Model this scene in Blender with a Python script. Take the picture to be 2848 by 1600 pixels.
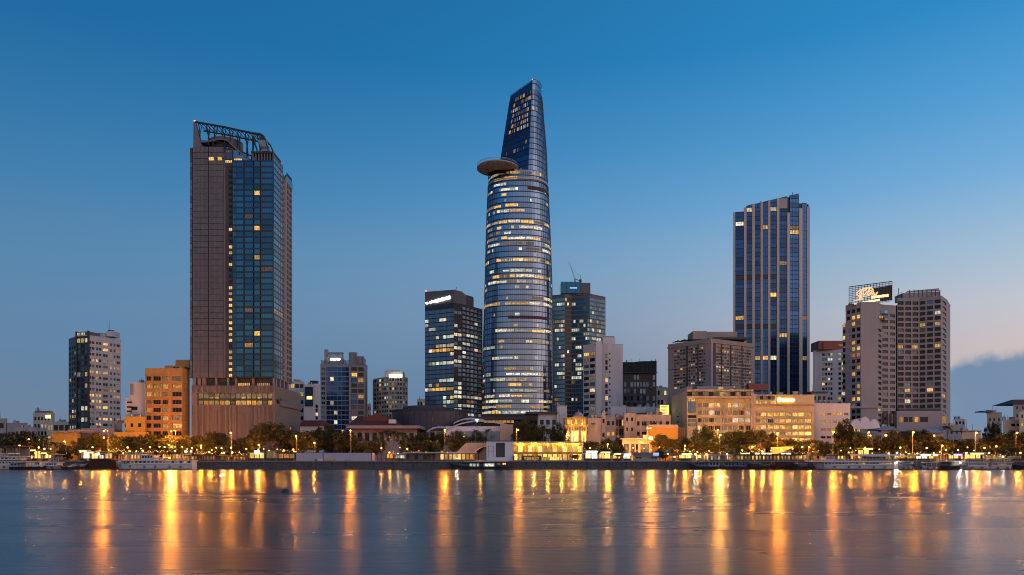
import bpy, math, random
from mathutils import Vector, noise as mnoise
R = math.radians
sc = bpy.context.scene
col = sc.collection
for o in list(bpy.data.objects): bpy.data.objects.remove(o)

# ------------------------------------------------------------------ camera
F, HOR, CZ = 2000.0, 1274.0, 5.0            # focal length in photo pixels, eye level row, eye height
def X(px, Y): return (px - 1424.0) / F * Y
def Z(py, Y): return CZ + (HOR - py) / F * Y
cam = bpy.data.objects.new('camera', bpy.data.cameras.new('camera')); col.objects.link(cam)
cam.location = (0, 0, CZ); cam.rotation_euler = (R(90), 0, 0)
cam.data.sensor_width = 36; cam.data.lens = 36 * F / 2848
cam.data.shift_y = (HOR - 800) / 2848; cam.data.clip_start = .5; cam.data.clip_end = 20000
sc.camera = cam

# ------------------------------------------------------------------ world: dawn sky, glow low behind the viewer's right shoulder
def lin(r, g, b):
    f = lambda c: c / 12.92 if c <= .04045 else ((c + .055) / 1.055) ** 2.4
    return (f(r / 255), f(g / 255), f(b / 255), 1)
world = bpy.data.worlds.new('World'); sc.world = world; world.use_nodes = True
def build_world():
    nt = world.node_tree; n = nt.nodes; L = nt.links.new
    bg = n['Background']
    def math_(op, a, b=None, c=None, clamp=False):
        m = n.new('ShaderNodeMath'); m.operation = op; m.use_clamp = clamp
        for i, v in enumerate((a, b, c)):
            if v is None: continue
            if isinstance(v, (int, float)): m.inputs[i].default_value = v
            else: L(v, m.inputs[i])
        return m.outputs[0]
    def ramp(fac, stops):
        r = n.new('ShaderNodeValToRGB'); r.color_ramp.interpolation = 'LINEAR'
        e = r.color_ramp.elements
        while len(e) < len(stops): e.new(.5)
        for el, (p, c) in zip(e, stops): el.position = p; el.color = lin(*c)
        L(fac, r.inputs[0]); return r.outputs[0]
    def mix(f, a, b):
        m = n.new('ShaderNodeMix'); m.data_type = 'RGBA'; L(f, m.inputs[0]); L(a, m.inputs[6])
        if isinstance(b, tuple): m.inputs[7].default_value = b
        else: L(b, m.inputs[7])
        return m.outputs[2]
    tc = n.new('ShaderNodeTexCoord'); sep = n.new('ShaderNodeSeparateXYZ'); L(tc.outputs['Generated'], sep.inputs[0])
    x, y, z = sep.outputs
    h = math_('SQRT', math_('ADD', math_('MULTIPLY', x, x), math_('MULTIPLY', y, y)))
    d = math_('DIVIDE', math_('ADD', math_('MULTIPLY', x, .8), math_('MULTIPLY', y, -.6)), math_('MAXIMUM', h, .02))
    t = math_('MULTIPLY_ADD', d, .5, .5, True)
    zc = math_('MAXIMUM', z, 0)
    cool = ramp(zc, [(0, (112, 128, 150)), (.06, (108, 131, 158)), (.13, (92, 131, 166)), (.22, (68, 124, 167)), (.32, (47, 114, 163)), (.46, (27, 98, 153)), (.75, (17, 72, 128)), (1, (15, 62, 114))])
    mid = ramp(zc, [(0, (203, 182, 178)), (.13, (205, 191, 190)), (.18, (192, 195, 204)), (.24, (160, 187, 210)), (.315, (116, 170, 213)), (.39, (82, 155, 208)), (.48, (45, 136, 195)), (1, (15, 66, 120))])
    warm = ramp(zc, [(0, (255, 200, 172)), (.08, (255, 202, 182)), (.2, (240, 204, 196)), (.36, (200, 196, 204)), (.55, (130, 160, 195)), (.75, (60, 115, 168)), (1, (15, 66, 120))])
    def sstep(v, a, b):
        m = n.new('ShaderNodeMapRange'); m.interpolation_type = 'SMOOTHSTEP'; L(v, m.inputs[0])
        m.inputs[1].default_value = a; m.inputs[2].default_value = b; return m.outputs[0]
    lo, hi = sstep(t, .16, .56), sstep(t, -.18, .55); e = sstep(zc, .05, .33)
    f0 = math_('ADD', math_('MULTIPLY', lo, math_('SUBTRACT', 1.0, e)), math_('MULTIPLY', hi, e))
    c = mix(f0, cool, mid)
    c = mix(sstep(t, .5, 1.0), c, warm)
    # low dark cloud bank along the horizon on the glow side
    az = math_('ARCTAN2', x, y)
    nz = n.new('ShaderNodeTexNoise'); nz.inputs['Scale'].default_value = 13; nz.inputs['Detail'].default_value = 9; nz.inputs['Roughness'].default_value = .6
    L(tc.outputs['Generated'], nz.inputs['Vector'])
    hh = math_('MULTIPLY', math_('MULTIPLY', sstep(az, R(23.5), R(33)), math_('SUBTRACT', 1.0, sstep(az, R(50), R(110)))), .120)
    top = math_('ADD', hh, math_('MULTIPLY', math_('SUBTRACT', nz.outputs[0], .5), math_('MULTIPLY', hh, .55)))
    cl = sstep(math_('SUBTRACT', top, zc), -.006, .015)
    nz2 = n.new('ShaderNodeTexNoise'); nz2.inputs['Scale'].default_value = 5; nz2.inputs['Detail'].default_value = 4
    L(tc.outputs['Generated'], nz2.inputs['Vector'])
    cc = ramp(nz2.outputs[0], [(.3, (104, 134, 166)), (.7, (124, 142, 168))])
    f = math_('MULTIPLY', cl, .95)
    c = mix(f, c, cc)
    k = math_('MULTIPLY_ADD', math_('POWER', t, 3.0), .40, 1.0)      # the glow itself is brighter than the display range
    L(c, bg.inputs[0]); L(k, bg.inputs[1])
build_world()

# ------------------------------------------------------------------ one weak, very soft low sun: the glow before sunrise
sun = bpy.data.objects.new('sun', bpy.data.lights.new('sun', 'SUN')); col.objects.link(sun)
sun.data.energy = .30; sun.data.angle = R(40); sun.data.color = (1, .66, .56)
sun.rotation_euler = Vector((-.8, .6, -.16)).to_track_quat('-Z', 'Y').to_euler()

vs = sc.view_settings
vs.view_transform = 'Standard'; vs.look = 'None'; vs.exposure = 0; vs.gamma = 1; vs.use_curve_mapping = False
sc.render.engine = 'CYCLES'
sc.cycles.use_denoising = True; sc.cycles.filter_width = 1.0
sc.cycles.max_bounces = 5; sc.cycles.diffuse_bounces = 2; sc.cycles.glossy_bounces = 3; sc.cycles.transmission_bounces = 2
sc.cycles.sample_clamp_indirect = 3; sc.cycles.caustics_reflective = False; sc.cycles.caustics_refractive = False

# ------------------------------------------------------------------ materials
MATS = {}
def mat(name, color, rough=.7, metal=0, var=.12, scale=.25, bump=0, spec=.4, rnd=0, emit=None, estr=0, streak=False):
    if name in MATS: return MATS[name]
    m = bpy.data.materials.new(name); m.use_nodes = True; MATS[name] = m
    nt = m.node_tree; n = nt.nodes; L = nt.links.new; p = n['Principled BSDF']
    p.inputs['Roughness'].default_value = rough; p.inputs['Metallic'].default_value = metal
    p.inputs['Specular IOR Level'].default_value = spec
    c = (*color, 1)
    tc = n.new('ShaderNodeTexCoord'); mp = n.new('ShaderNodeMapping'); L(tc.outputs['Object'], mp.inputs[0])
    mp.inputs['Scale'].default_value = (1, 1, .18 if streak else 1)
    nz = n.new('ShaderNodeTexNoise'); nz.inputs['Scale'].default_value = scale; nz.inputs['Detail'].default_value = 6; nz.inputs['Roughness'].default_value = .65
    L(mp.outputs[0], nz.inputs['Vector'])
    mr = n.new('ShaderNodeMapRange'); L(nz.outputs[0], mr.inputs[0]); mr.inputs[1].default_value = .25; mr.inputs[2].default_value = .75
    mr.inputs[3].default_value = 1 - var; mr.inputs[4].default_value = 1 + var
    fac = mr.outputs[0]
    if rnd:
        oi = n.new('ShaderNodeObjectInfo'); mm = n.new('ShaderNodeMapRange'); L(oi.outputs['Random'], mm.inputs[0])
        mm.inputs[3].default_value = 1 - rnd; mm.inputs[4].default_value = 1 + rnd
        ml = n.new('ShaderNodeMath'); ml.operation = 'MULTIPLY'; L(fac, ml.inputs[0]); L(mm.outputs[0], ml.inputs[1]); fac = ml.outputs[0]
    vm = n.new('ShaderNodeVectorMath'); vm.operation = 'SCALE'; vm.inputs[0].default_value = color; L(fac, vm.inputs['Scale'])
    L(vm.outputs[0], p.inputs['Base Color'])
    if bump:
        b = n.new('ShaderNodeBump'); b.inputs['Strength'].default_value = bump; b.inputs['Distance'].default_value = .3
        n2 = n.new('ShaderNodeTexNoise'); n2.inputs['Scale'].default_value = scale * 6; n2.inputs['Detail'].default_value = 5
        L(tc.outputs['Object'], n2.inputs['Vector']); L(n2.outputs[0], b.inputs['Height']); L(b.outputs[0], p.inputs['Normal'])
    if emit:
        p.inputs['Emission Color'].default_value = (*emit, 1); p.inputs['Emission Strength'].default_value = estr
    return m

def lit_mat(name, ca, cb, lo, hi, nscale=3.0):
    """a lit room behind glass: brightness differs from window to window and with curtains and furniture"""
    m = bpy.data.materials.new(name); m.use_nodes = True; MATS[name] = m
    nt = m.node_tree; n = nt.nodes; L = nt.links.new; p = n['Principled BSDF']
    p.inputs['Base Color'].default_value = (.05, .04, .03, 1); p.inputs['Roughness'].default_value = .15
    oi = n.new('ShaderNodeObjectInfo')
    tc = n.new('ShaderNodeTexCoord'); mp = n.new('ShaderNodeMapping'); L(tc.outputs['Generated'], mp.inputs[0])
    ad = n.new('ShaderNodeVectorMath'); ad.operation = 'ADD'; L(mp.outputs[0], ad.inputs[0])
    sc_ = n.new('ShaderNodeMath'); sc_.operation = 'MULTIPLY'; L(oi.outputs['Random'], sc_.inputs[0]); sc_.inputs[1].default_value = 57.3
    L(sc_.outputs[0], ad.inputs[1])
    mp.inputs['Scale'].default_value = (nscale, 1, .9)
    nz = n.new('ShaderNodeTexNoise'); nz.inputs['Scale'].default_value = 2.2; nz.inputs['Detail'].default_value = 3; L(ad.outputs[0], nz.inputs['Vector'])
    cr = n.new('ShaderNodeMapRange'); L(nz.outputs[0], cr.inputs[0]); cr.inputs[1].default_value = .36; cr.inputs[2].default_value = .62
    cr.inputs[3].default_value = .35; cr.inputs[4].default_value = 1.15
    mr = n.new('ShaderNodeMapRange'); L(oi.outputs['Random'], mr.inputs[0]); mr.inputs[3].default_value = lo; mr.inputs[4].default_value = hi
    mu = n.new('ShaderNodeMath'); mu.operation = 'MULTIPLY'; L(cr.outputs[0], mu.inputs[0]); L(mr.outputs[0], mu.inputs[1])
    wn = n.new('ShaderNodeTexWhiteNoise'); wn.noise_dimensions = '1D'; L(sc_.outputs[0], wn.inputs['W'])
    mx = n.new('ShaderNodeMix'); mx.data_type = 'RGBA'; L(wn.outputs['Value'], mx.inputs[0]); mx.inputs[6].default_value = (*ca, 1); mx.inputs[7].default_value = (*cb, 1)
    L(mx.outputs[2], p.inputs['Emission Color']); L(mu.outputs[0], p.inputs['Emission Strength'])
    m.cycles.emission_sampling = 'NONE'
    return m
def glow_mat(name, c, s, sampling='AUTO'):
    m = bpy.data.materials.new(name); m.use_nodes = True; MATS[name] = m
    p = m.node_tree.nodes['Principled BSDF']; p.inputs['Base Color'].default_value = (.8, .8, .8, 1)
    p.inputs['Emission Color'].default_value = (*c, 1); p.inputs['Emission Strength'].default_value = s
    m.cycles.emission_sampling = sampling
    return m
lit_mat('lit_yellow', (1, .52, .09), (1, .60, .17), .30, 1.5)
lit_mat('lit_white', (1, .80, .50), (1, .88, .62), .30, 1.3)
lit_mat('lit_cool', (.95, .98, .72), (.9, 1, .85), .35, 1.2)
lit_mat('lit_orange', (1, .38, .05), (1, .5, .1), .35, 1.0)
lit_mat('lit_dim', (1, .55, .2), (1, .7, .4), .08, .30)
lit_mat('lit_shop', (1, .50, .09), (1, .60, .15), .9, 3.2, 6)
lit_mat('lit_shop_white', (1, .86, .6), (1, .95, .85), 1.5, 3.5, 6)
glow_mat('glow_orange', (1, .36, .03), 10); glow_mat('glow_warm', (1, .48, .08), 7); glow_mat('glow_white', (1, .93, .80), 8)
glow_mat('glow_bulb', (1, .62, .22), 4, 'NONE'); glow_mat('sign_white', (1, .97, .88), 4.5); glow_mat('sign_gold', (1, .50, .05), .85); glow_mat('sign_cream', (1, .74, .28), 1.2)
glow_mat('sign_orange', (1, .80, .40), 9); glow_mat('red_light', (1, .05, .06), 8); glow_mat('sign_purple', (.35, .18, 1), 3)
glow_mat('screen_blue', (.12, .35, .9), .9); glow_mat('sign_yellow', (1, .62, .12), 1.6)

mat('wall_white', (.60, .55, .53), var=.17, streak=True); mat('wall_grey', (.36, .33, .32), var=.12, streak=True)
mat('wall_pinkgrey', (.33, .295, .295), var=.10, streak=True); mat('wall_tan', (.31, .255, .225), var=.12, streak=True)
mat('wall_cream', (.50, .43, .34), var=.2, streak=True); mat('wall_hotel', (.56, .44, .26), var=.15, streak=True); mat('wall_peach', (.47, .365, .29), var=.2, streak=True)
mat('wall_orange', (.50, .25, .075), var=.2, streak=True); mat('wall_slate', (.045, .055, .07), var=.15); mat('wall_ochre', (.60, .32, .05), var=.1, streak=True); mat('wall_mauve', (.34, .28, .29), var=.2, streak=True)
mat('wall_dark', (.07, .065, .07), var=.15); mat('wall_red', (.32, .09, .06), var=.12)
mat('cladding_brown', (.160, .144, .148), rough=.55, var=.1, rnd=.08); mat('cladding_seam', (.05, .04, .045))
mat('podium_brown', (.235, .175, .155), rough=.6, var=.1, rnd=.07)
mat('metal_dark', (.045, .045, .05), rough=.45, metal=.4); mat('metal_grey', (.3, .31, .33), rough=.4, metal=.6)
mat('frame_dark', (.03, .032, .038), rough=.4); mat('frame_pale', (.45, .42, .40), rough=.5); mat('frame_mid', (.14, .13, .13), rough=.5)
mat('pier_pale', (.52, .43, .375), rough=.55, var=.1, streak=True); mat('slab_grey', (.30, .31, .32), var=.1)
mat('roof_grey', (.16, .16, .17), var=.2); mat('roof_red', (.12, .035, .025), var=.2, scale=1.2); mat('roof_white', (.48, .46, .46), var=.06)
mat('hall_dark', (.055, .05, .062), rough=.5, var=.15); mat('net_dark', (.03, .042, .045), rough=.9, var=.2, scale=.8)
G = dict(rough=.1, var=.06, spec=.25)
mat('glass_dark', (.010, .011, .014), rnd=.4, **G); mat('glass_teal', (.028, .125, .20), metal=.75, rnd=.35, **G)
mat('glass_navy', (.022, .075, .19), metal=.75, rnd=.3, **G); mat('glass_tower', (.165, .235, .34), metal=.92, rough=.13, var=.05, rnd=.16)
mat('glass_shard', (.04, .11, .20), metal=.8, rnd=.3, **G); mat('glass_blue', (.12, .27, .36), metal=.7, rnd=.35, **G)
mat('glass_grey', (.10, .165, .24), metal=.6, rnd=.35, **G); mat('curtain', (.26, .21, .17), rough=.4, rnd=.4)
mat('spandrel_tower', (.03, .04, .055), rough=.3, metal=.4)
mat('boat_white', (.60, .58, .58), rough=.45, var=.1, scale=.6); mat('boat_dark', (.03, .03, .034), rough=.5); mat('boat_brown', (.07, .028, .02), var=.2)
mat('boat_blue', (.05, .14, .24), rough=.4); mat('boat_grey', (.28, .29, .31), rough=.5, var=.15); mat('canvas_blue', (.25, .30, .38), rough=.8)
mat('pole_grey', (.22, .20, .18), rough=.5); mat('wood_dark', (.07, .04, .025), var=.25, scale=2); mat('fence_red', (.14, .05, .025), var=.2)
mat('stone_quay', (.10, .095, .10), rough=.9, var=.45, scale=.9, bump=.9); mat('coping', (.30, .28, .27), var=.2, scale=.6)
mat('hoarding', (.43, .40, .43), rough=.6, var=.08, streak=True)
mat('paving', (.17, .15, .14), var=.25, scale=.4); mat('asphalt', (.05, .05, .052), var=.25, scale=.5)
mat('bark', (.10, .075, .055), rough=.9, var=.3, scale=2)
mat('tent_white', (.66, .64, .68), rough=.7, var=.05); mat('tent_yellow', (.62, .45, .14), rough=.8, var=.05)

def foliage(name, c, c2):
    m = bpy.data.materials.new(name); m.use_nodes = True; MATS[name] = m
    nt = m.node_tree; n = nt.nodes; L = nt.links.new; p = n['Principled BSDF']
    p.inputs['Roughness'].default_value = .6; p.inputs['Specular IOR Level'].default_value = .25
    oi = n.new('ShaderNodeObjectInfo'); tc = n.new('ShaderNodeTexCoord')
    nz = n.new('ShaderNodeTexNoise'); nz.inputs['Scale'].default_value = 7; nz.inputs['Detail'].default_value = 2; L(tc.outputs['Object'], nz.inputs['Vector'])
    a = n.new('ShaderNodeMath'); a.operation = 'MULTIPLY_ADD'; L(oi.outputs['Random'], a.inputs[0]); a.inputs[1].default_value = .5; L(nz.outputs[0], a.inputs[2])
    s = n.new('ShaderNodeMath'); s.operation = 'SUBTRACT'; L(a.outputs[0], s.inputs[0]); s.inputs[1].default_value = .25; s.use_clamp = True
    mx = n.new('ShaderNodeMix'); mx.data_type = 'RGBA'; L(s.outputs[0], mx.inputs[0]); mx.inputs[6].default_value = (*c, 1); mx.inputs[7].default_value = (*c2, 1)
    L(mx.outputs[2], p.inputs['Base Color'])
    tr = n.new('ShaderNodeBsdfTranslucent'); L(mx.outputs[2], tr.inputs[0])
    ms = n.new('ShaderNodeMixShader'); ms.inputs[0].default_value = .3; L(p.outputs[0], ms.inputs[1]); L(tr.outputs[0], ms.inputs[2])
    L(ms.outputs[0], n['Material Output'].inputs[0])
    return m
foliage('leaves', (.030, .038, .014), (.115, .110, .038)); foliage('palm_leaves', (.030, .042, .018), (.06, .075, .03))

def water_mat():
    m = bpy.data.materials.new('river_water'); m.use_nodes = True; MATS['river_water'] = m
    nt = m.node_tree; n = nt.nodes; L = nt.links.new; p = n['Principled BSDF']
    p.inputs['Base Color'].default_value = (.035, .046, .058, 1); p.inputs['IOR'].default_value = 1.333; p.inputs['Specular IOR Level'].default_value = .5
    tc = n.new('ShaderNodeTexCoord'); sep = n.new('ShaderNodeSeparateXYZ'); L(tc.outputs['Object'], sep.inputs[0])
    # calm strip in the lee of the far bank, breeze-ruffled water towards the middle of the river
    w = n.new('ShaderNodeTexNoise'); w.inputs['Scale'].default_value = .02; w.inputs['Detail'].default_value = 3; L(tc.outputs['Object'], w.inputs['Vector'])
    yy = n.new('ShaderNodeMath'); yy.operation = 'MULTIPLY_ADD'; L(w.outputs[0], yy.inputs[0]); yy.inputs[1].default_value = 40; L(sep.outputs[1], yy.inputs[2])
    calm = n.new('ShaderNodeMapRange'); calm.interpolation_type = 'SMOOTHSTEP'; L(yy.outputs[0], calm.inputs[0]); calm.inputs[1].default_value = 108; calm.inputs[2].default_value = 160
    calm.inputs[3].default_value = .275; calm.inputs[4].default_value = .19
    mp0 = n.new('ShaderNodeMapping'); L(tc.outputs['Object'], mp0.inputs[0]); mp0.inputs['Scale'].default_value = (.012, .05, 1)
    pn = n.new('ShaderNodeTexNoise'); pn.inputs['Scale'].default_value = 1; pn.inputs['Detail'].default_value = 5; L(mp0.outputs[0], pn.inputs['Vector'])
    pm = n.new('ShaderNodeMapRange'); L(pn.outputs[0], pm.inputs[0]); pm.inputs[1].default_value = .3; pm.inputs[2].default_value = .7; pm.inputs[3].default_value = .8; pm.inputs[4].default_value = 1.18
    rm = n.new('ShaderNodeMath'); rm.operation = 'MULTIPLY'; L(calm.outputs[0], rm.inputs[0]); L(pm.outputs[0], rm.inputs[1]); L(rm.outputs[0], p.inputs['Roughness'])
    mp = n.new('ShaderNodeMapping'); L(tc.outputs['Object'], mp.inputs[0]); mp.inputs['Scale'].default_value = (.55, 1.5, 1)
    nz = n.new('ShaderNodeTexNoise'); nz.inputs['Scale'].default_value = 1; nz.inputs['Detail'].default_value = 5; L(mp.outputs[0], nz.inputs['Vector'])
    mp2 = n.new('ShaderNodeMapping'); L(tc.outputs['Object'], mp2.inputs[0]); mp2.inputs['Scale'].default_value = (.10, .30, 1); mp2.inputs['Rotation'].default_value = (0, 0, .12)
    n2 = n.new('ShaderNodeTexNoise'); n2.inputs['Scale'].default_value = 1; n2.inputs['Detail'].default_value = 4; L(mp2.outputs[0], n2.inputs['Vector'])
    hs = n.new('ShaderNodeMath'); hs.operation = 'MULTIPLY_ADD'; L(n2.outputs[0], hs.inputs[0]); hs.inputs[1].default_value = 1.5; L(nz.outputs[0], hs.inputs[2])
    b = n.new('ShaderNodeBump'); b.inputs['Strength'].default_value = .5; b.inputs['Distance'].default_value = .07
    L(hs.outputs[0], b.inputs['Height']); L(b.outputs[0], p.inputs['Normal'])
    return m
water_mat()

# ------------------------------------------------------------------ helpers
rng = random.Random(7)
class MB:
    def __init__(s): s.v = []; s.f = []; s.m = []
    def face(s, pts, mi=0):
        k = len(s.v); s.v.extend([tuple(p) for p in pts]); s.f.append(tuple(range(k, k + len(pts)))); s.m.append(mi)
    def box(s, x0, x1, y0, y1, z0, z1, mi=0):
        s.hexa([(x0, y0), (x1, y0), (x1, y1), (x0, y1)], z0, z1, mi)
    def hexa(s, q, z0, z1, mi=0, q2=None):
        q2 = q2 or q; n = len(q); k = len(s.v)
        s.v += [(x, y, z0) for x, y in q] + [(x, y, z1) for x, y in q2]
        for i in range(n):
            j = (i + 1) % n; s.f.append((k + i, k + j, k + n + j, k + n + i)); s.m.append(mi)
        s.f.append(tuple(k + n + i for i in range(n))); s.m.append(mi)
        s.f.append(tuple(k + i for i in reversed(range(n)))); s.m.append(mi)
    def fbox(s, fr, u0, u1, d0, d1, z0, z1, mi=0):
        q = [fr.P(u0, d1), fr.P(u1, d1), fr.P(u1, d0), fr.P(u0, d0)]
        s.hexa([(p[0], p[1]) for p in q], z0, z1, mi)
    def tube(s, a, b, r0, r1=None, n=6, mi=0):
        r1 = r0 if r1 is None else r1; a = Vector(a); b = Vector(b); d = (b - a)
        if d.length < 1e-6: return
        d.normalize(); u = d.orthogonal().normalized(); w = d.cross(u); k = len(s.v)
        for c, r in ((a, r0), (b, r1)):
            for i in range(n):
                t = 2 * math.pi * i / n; s.v.append(tuple(c + u * (math.cos(t) * r) + w * (math.sin(t) * r)))
        for i in range(n):
            j = (i + 1) % n; s.f.append((k + i, k + j, k + n + j, k + n + i)); s.m.append(mi)
        s.f.append(tuple(k + n + i for i in range(n))); s.m.append(mi); s.f.append(tuple(k + i for i in reversed(range(n)))); s.m.append(mi)
    def path(s, pts, r, n=5, mi=0):
        for a, b in zip(pts, pts[1:]): s.tube(a, b, r, r, n, mi)
    def lathe(s, c, prof, n=24, mi=0):
        k = len(s.v); cx, cy, cz = c
        for r, z in prof:
            for i in range(n):
                t = 2 * math.pi * i / n; s.v.append((cx + r * math.cos(t), cy + r * math.sin(t), cz + z))
        for j in range(len(prof) - 1):
            for i in range(n):
                i2 = (i + 1) % n; s.f.append((k + j * n + i, k + j * n + i2, k + (j + 1) * n + i2, k + (j + 1) * n + i)); s.m.append(mi)
    def mesh(s, name, mats):
        me = bpy.data.meshes.new(name); me.from_pydata(s.v, [], s.f)
        for m in mats: me.materials.append(MATS[m])
        if len(mats) > 1: me.polygons.foreach_set('material_index', s.m)
        me.update(); return me
    def build(s, name, mats, parent=None, smooth=False, local=False):
        if isinstance(mats, str): mats = [mats]
        me = s.mesh(name, mats)
        if smooth: me.polygons.foreach_set('use_smooth', [True] * len(me.polygons))
        o = bpy.data.objects.new(name, me); col.objects.link(o)
        if parent is not None:
            o.parent = parent
            if not local:
                w = parent
                while w is not None: o.location -= w.location; w = w.parent
        return o
class FR:
    """a facade frame: u along A->B, d outwards, z up"""
    def __init__(s, A, B):
        s.A = Vector(A[:2]); s.B = Vector(B[:2]); d = s.B - s.A; s.L = d.length; s.d = d.normalized(); s.n = Vector((s.d.y, -s.d.x)); s.ang = math.atan2(s.d.y, s.d.x)
    def P(s, u, d=0, z=0):
        p = s.A + s.d * u + s.n * d; return (p.x, p.y, z)
def wpt(p): return (X(p[0], p[1]), p[1])
def thing(name, label, cat, loc, group=None):
    o = bpy.data.objects.new(name, None); col.objects.link(o); o.location = loc; o.empty_display_size = .5
    o['label'] = label; o['category'] = cat
    if group: o['group'] = group
    return o
def tag(o, label, cat, group=None, kind=None):
    if label: o['label'] = label
    if cat: o['category'] = cat
    if group: o['group'] = group
    if kind: o['kind'] = kind
    return o

# shared unit pieces ------------------------------------------------
UNIT = {}
def unit_box(m):
    k = ('box', m)
    if k not in UNIT:
        b = MB(); b.box(-.5, .5, -.5, .5, -.5, .5); UNIT[k] = b.mesh('block_' + m, [m])
    return UNIT[k]
def unit_window(kind, mull, frame):
    """1 x 1 window lying in the xz plane facing -y: glass set back in a thin frame, with upright bars"""
    k = ('win', kind, mull, frame)
    if k not in UNIT:
        b = MB(); f = .045; y0 = -.06
        b.face([(-.5, 0, -.5), (.5, 0, -.5), (.5, 0, .5), (-.5, 0, .5)], 0)
        if frame:
            b.box(-.5, .5, y0, .0, -.5, -.5 + f, 1); b.box(-.5, .5, y0, .0, .5 - f, .5, 1)
            b.box(-.5, -.5 + f, y0 - .002, .0, -.5 + f, .5 - f, 1); b.box(.5 - f, .5, y0 - .002, .0, -.5 + f, .5 - f, 1)
            for i in range(mull):
                c = -.5 + (i + 1) / (mull + 1); b.box(c - .018, c + .018, y0 + .01, .0, -.5 + f, .5 - f, 1)
        UNIT[k] = b.mesh('window_' + kind, [kind] + ([frame] if frame else []))
    return UNIT[k]
def piece(name, me, root, loc, ang=0, scale=(1, 1, 1), tilt=0):
    o = bpy.data.objects.new(name, me); col.objects.link(o); o.parent = root; w = root; o.location = Vector(loc)
    while w is not None: o.location -= w.location; w = w.parent
    o.rotation_euler = (rng.uniform(-tilt, tilt), 0, ang + rng.uniform(-tilt, tilt)); o.scale = scale
    return o
PEND = {}
def win(root, fr, u0, u1, z0, z1, d, kind, mull=1, frame='frame_dark', tilt=0, name='window'):
    PEND.setdefault(root.name, []).append((fr, u0, u1, z0, z1, d, kind, mull, frame, tilt, name))
def finish(root, limit=300, parent=None):
    L = PEND.pop(root.name, [])
    parent = parent or root
    L.sort(key=lambda t: (-(t[6].startswith('lit')), -(t[2] - t[1]) * (t[4] - t[3])))
    for (fr, u0, u1, z0, z1, d, kind, mull, frame, tilt, name) in L[:limit]:
        c = fr.P((u0 + u1) / 2, d, (z0 + z1) / 2)
        piece(name, unit_window(kind, mull, frame), parent, c, fr.ang, (u1 - u0, 1.6, z1 - z0), tilt)
    rest = {}
    for t in L[limit:]: rest.setdefault(t[6], []).append(t)
    for kind, T in rest.items():
        b = MB()
        for (fr, u0, u1, z0, z1, d, kd, mull, frame, tilt, name) in T:
            b.face([fr.P(u0, d, z0), fr.P(u1, d, z0), fr.P(u1, d, z1), fr.P(u0, d, z1)])
            for i in range(1, mull + 1):
                c = u0 + (u1 - u0) * i / (mull + 1); b.fbox(fr, c - .03, c + .03, d, d + .08, z0, z1, 1)
        o = b.build('window_glazing', [kind, T[0][8] or 'frame_dark'], root); o['kind'] = 'stuff'
def even(a, b, n, ratio, margin=0):
    """n equal openings between a and b"""
    a += margin; b -= margin; s = (b - a) / n
    return [(a + s * (i + .5 - ratio / 2), a + s * (i + .5 + ratio / 2)) for i in range(n)]
def frac(L, *pairs): return [(a * L, b * L) for a, b in pairs]
def lit(p=.1, kinds=('lit_yellow', 'lit_white'), base='glass_dark', rows=None, alt=None, altp=0, seed=1, run=.45):
    r = random.Random(seed); st = {}
    def f(i, j):
        q = rows.get(i, p) if rows else p
        prev = st.get((i, j - 1))
        if prev and r.random() < run: k = prev
        elif r.random() < q: k = r.choice(kinds)
        else: k = None
        st[(i, j)] = k
        if k: return k
        if alt and r.random() < altp: return alt if isinstance(alt, str) else r.choice(alt)
        return base if isinstance(base, str) else r.choice(base)
    return f
def facade(root, wb, fr, z0, z1, cols, rows, kind, depth=.25, mi=0, mull=1, frame='frame_dark', tilt=0, skip=None, u0=0, u1=None, name='window', ac=0):
    """wall with real openings (reveals of the given depth) and a window object in each"""
    u1 = fr.L if u1 is None else u1
    def q(ua, ub, za, zb, d=0): wb.face([fr.P(ua, d, za), fr.P(ub, d, za), fr.P(ub, d, zb), fr.P(ua, d, zb)], mi)
    z = z0
    for i, (za, zb) in enumerate(rows):
        if za > z + 1e-4: q(u0, u1, z, za)
        u = u0
        for j, (ua, ub) in enumerate(cols):
            if skip and skip(i, j): continue
            if ua > u + 1e-4: q(u, ua, za, zb)
            for a, b, c, d_ in (((ua, za), (ua, zb), -depth, 0), ((ub, zb), (ub, za), -depth, 0)):
                wb.face([fr.P(a[0], 0, a[1]), fr.P(a[0], c, a[1]), fr.P(b[0], c, b[1]), fr.P(b[0], 0, b[1])], mi)
            for zz in (za, zb):
                wb.face([fr.P(ua, 0, zz), fr.P(ub, 0, zz), fr.P(ub, -depth, zz), fr.P(ua, -depth, zz)], mi)
            k = kind(i, j) if callable(kind) else kind
            win(root, fr, ua, ub, za, zb, -depth, k, mull, frame, tilt, name)
            if ac and rng.random() < ac: piece('air_conditioner', unit_box('metal_grey'), root, fr.P(ua + rng.uniform(.2, .8) * (ub - ua), .32, za - .55), fr.ang, (.95, .6, .7))
            u = ub
        if u < u1 - 1e-4: q(u, u1, za, zb)
        z = zb
    if z1 > z + 1e-4: q(u0, u1, z, z1)
GZ = 3.7
def shell(pts, depth):
    """visible corners (px, Y) left to right -> world outline with two back corners"""
    P = [Vector(wpt(p)) for p in pts]
    yb = max(p.y for p in P) + depth * .4; yb = max(yb, min(p.y for p in P) + depth)
    e = P[0] if P[0].x > 0 else P[-1]           # plan skewed along the view ray, which keeps the side wall hidden
    if P[0].x < 0 < P[-1].x: s = 0
    else: s = (yb - e.y) * e.x / e.y
    return P, [Vector((P[-1].x + s, yb)), Vector((P[0].x + s, yb))]
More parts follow.
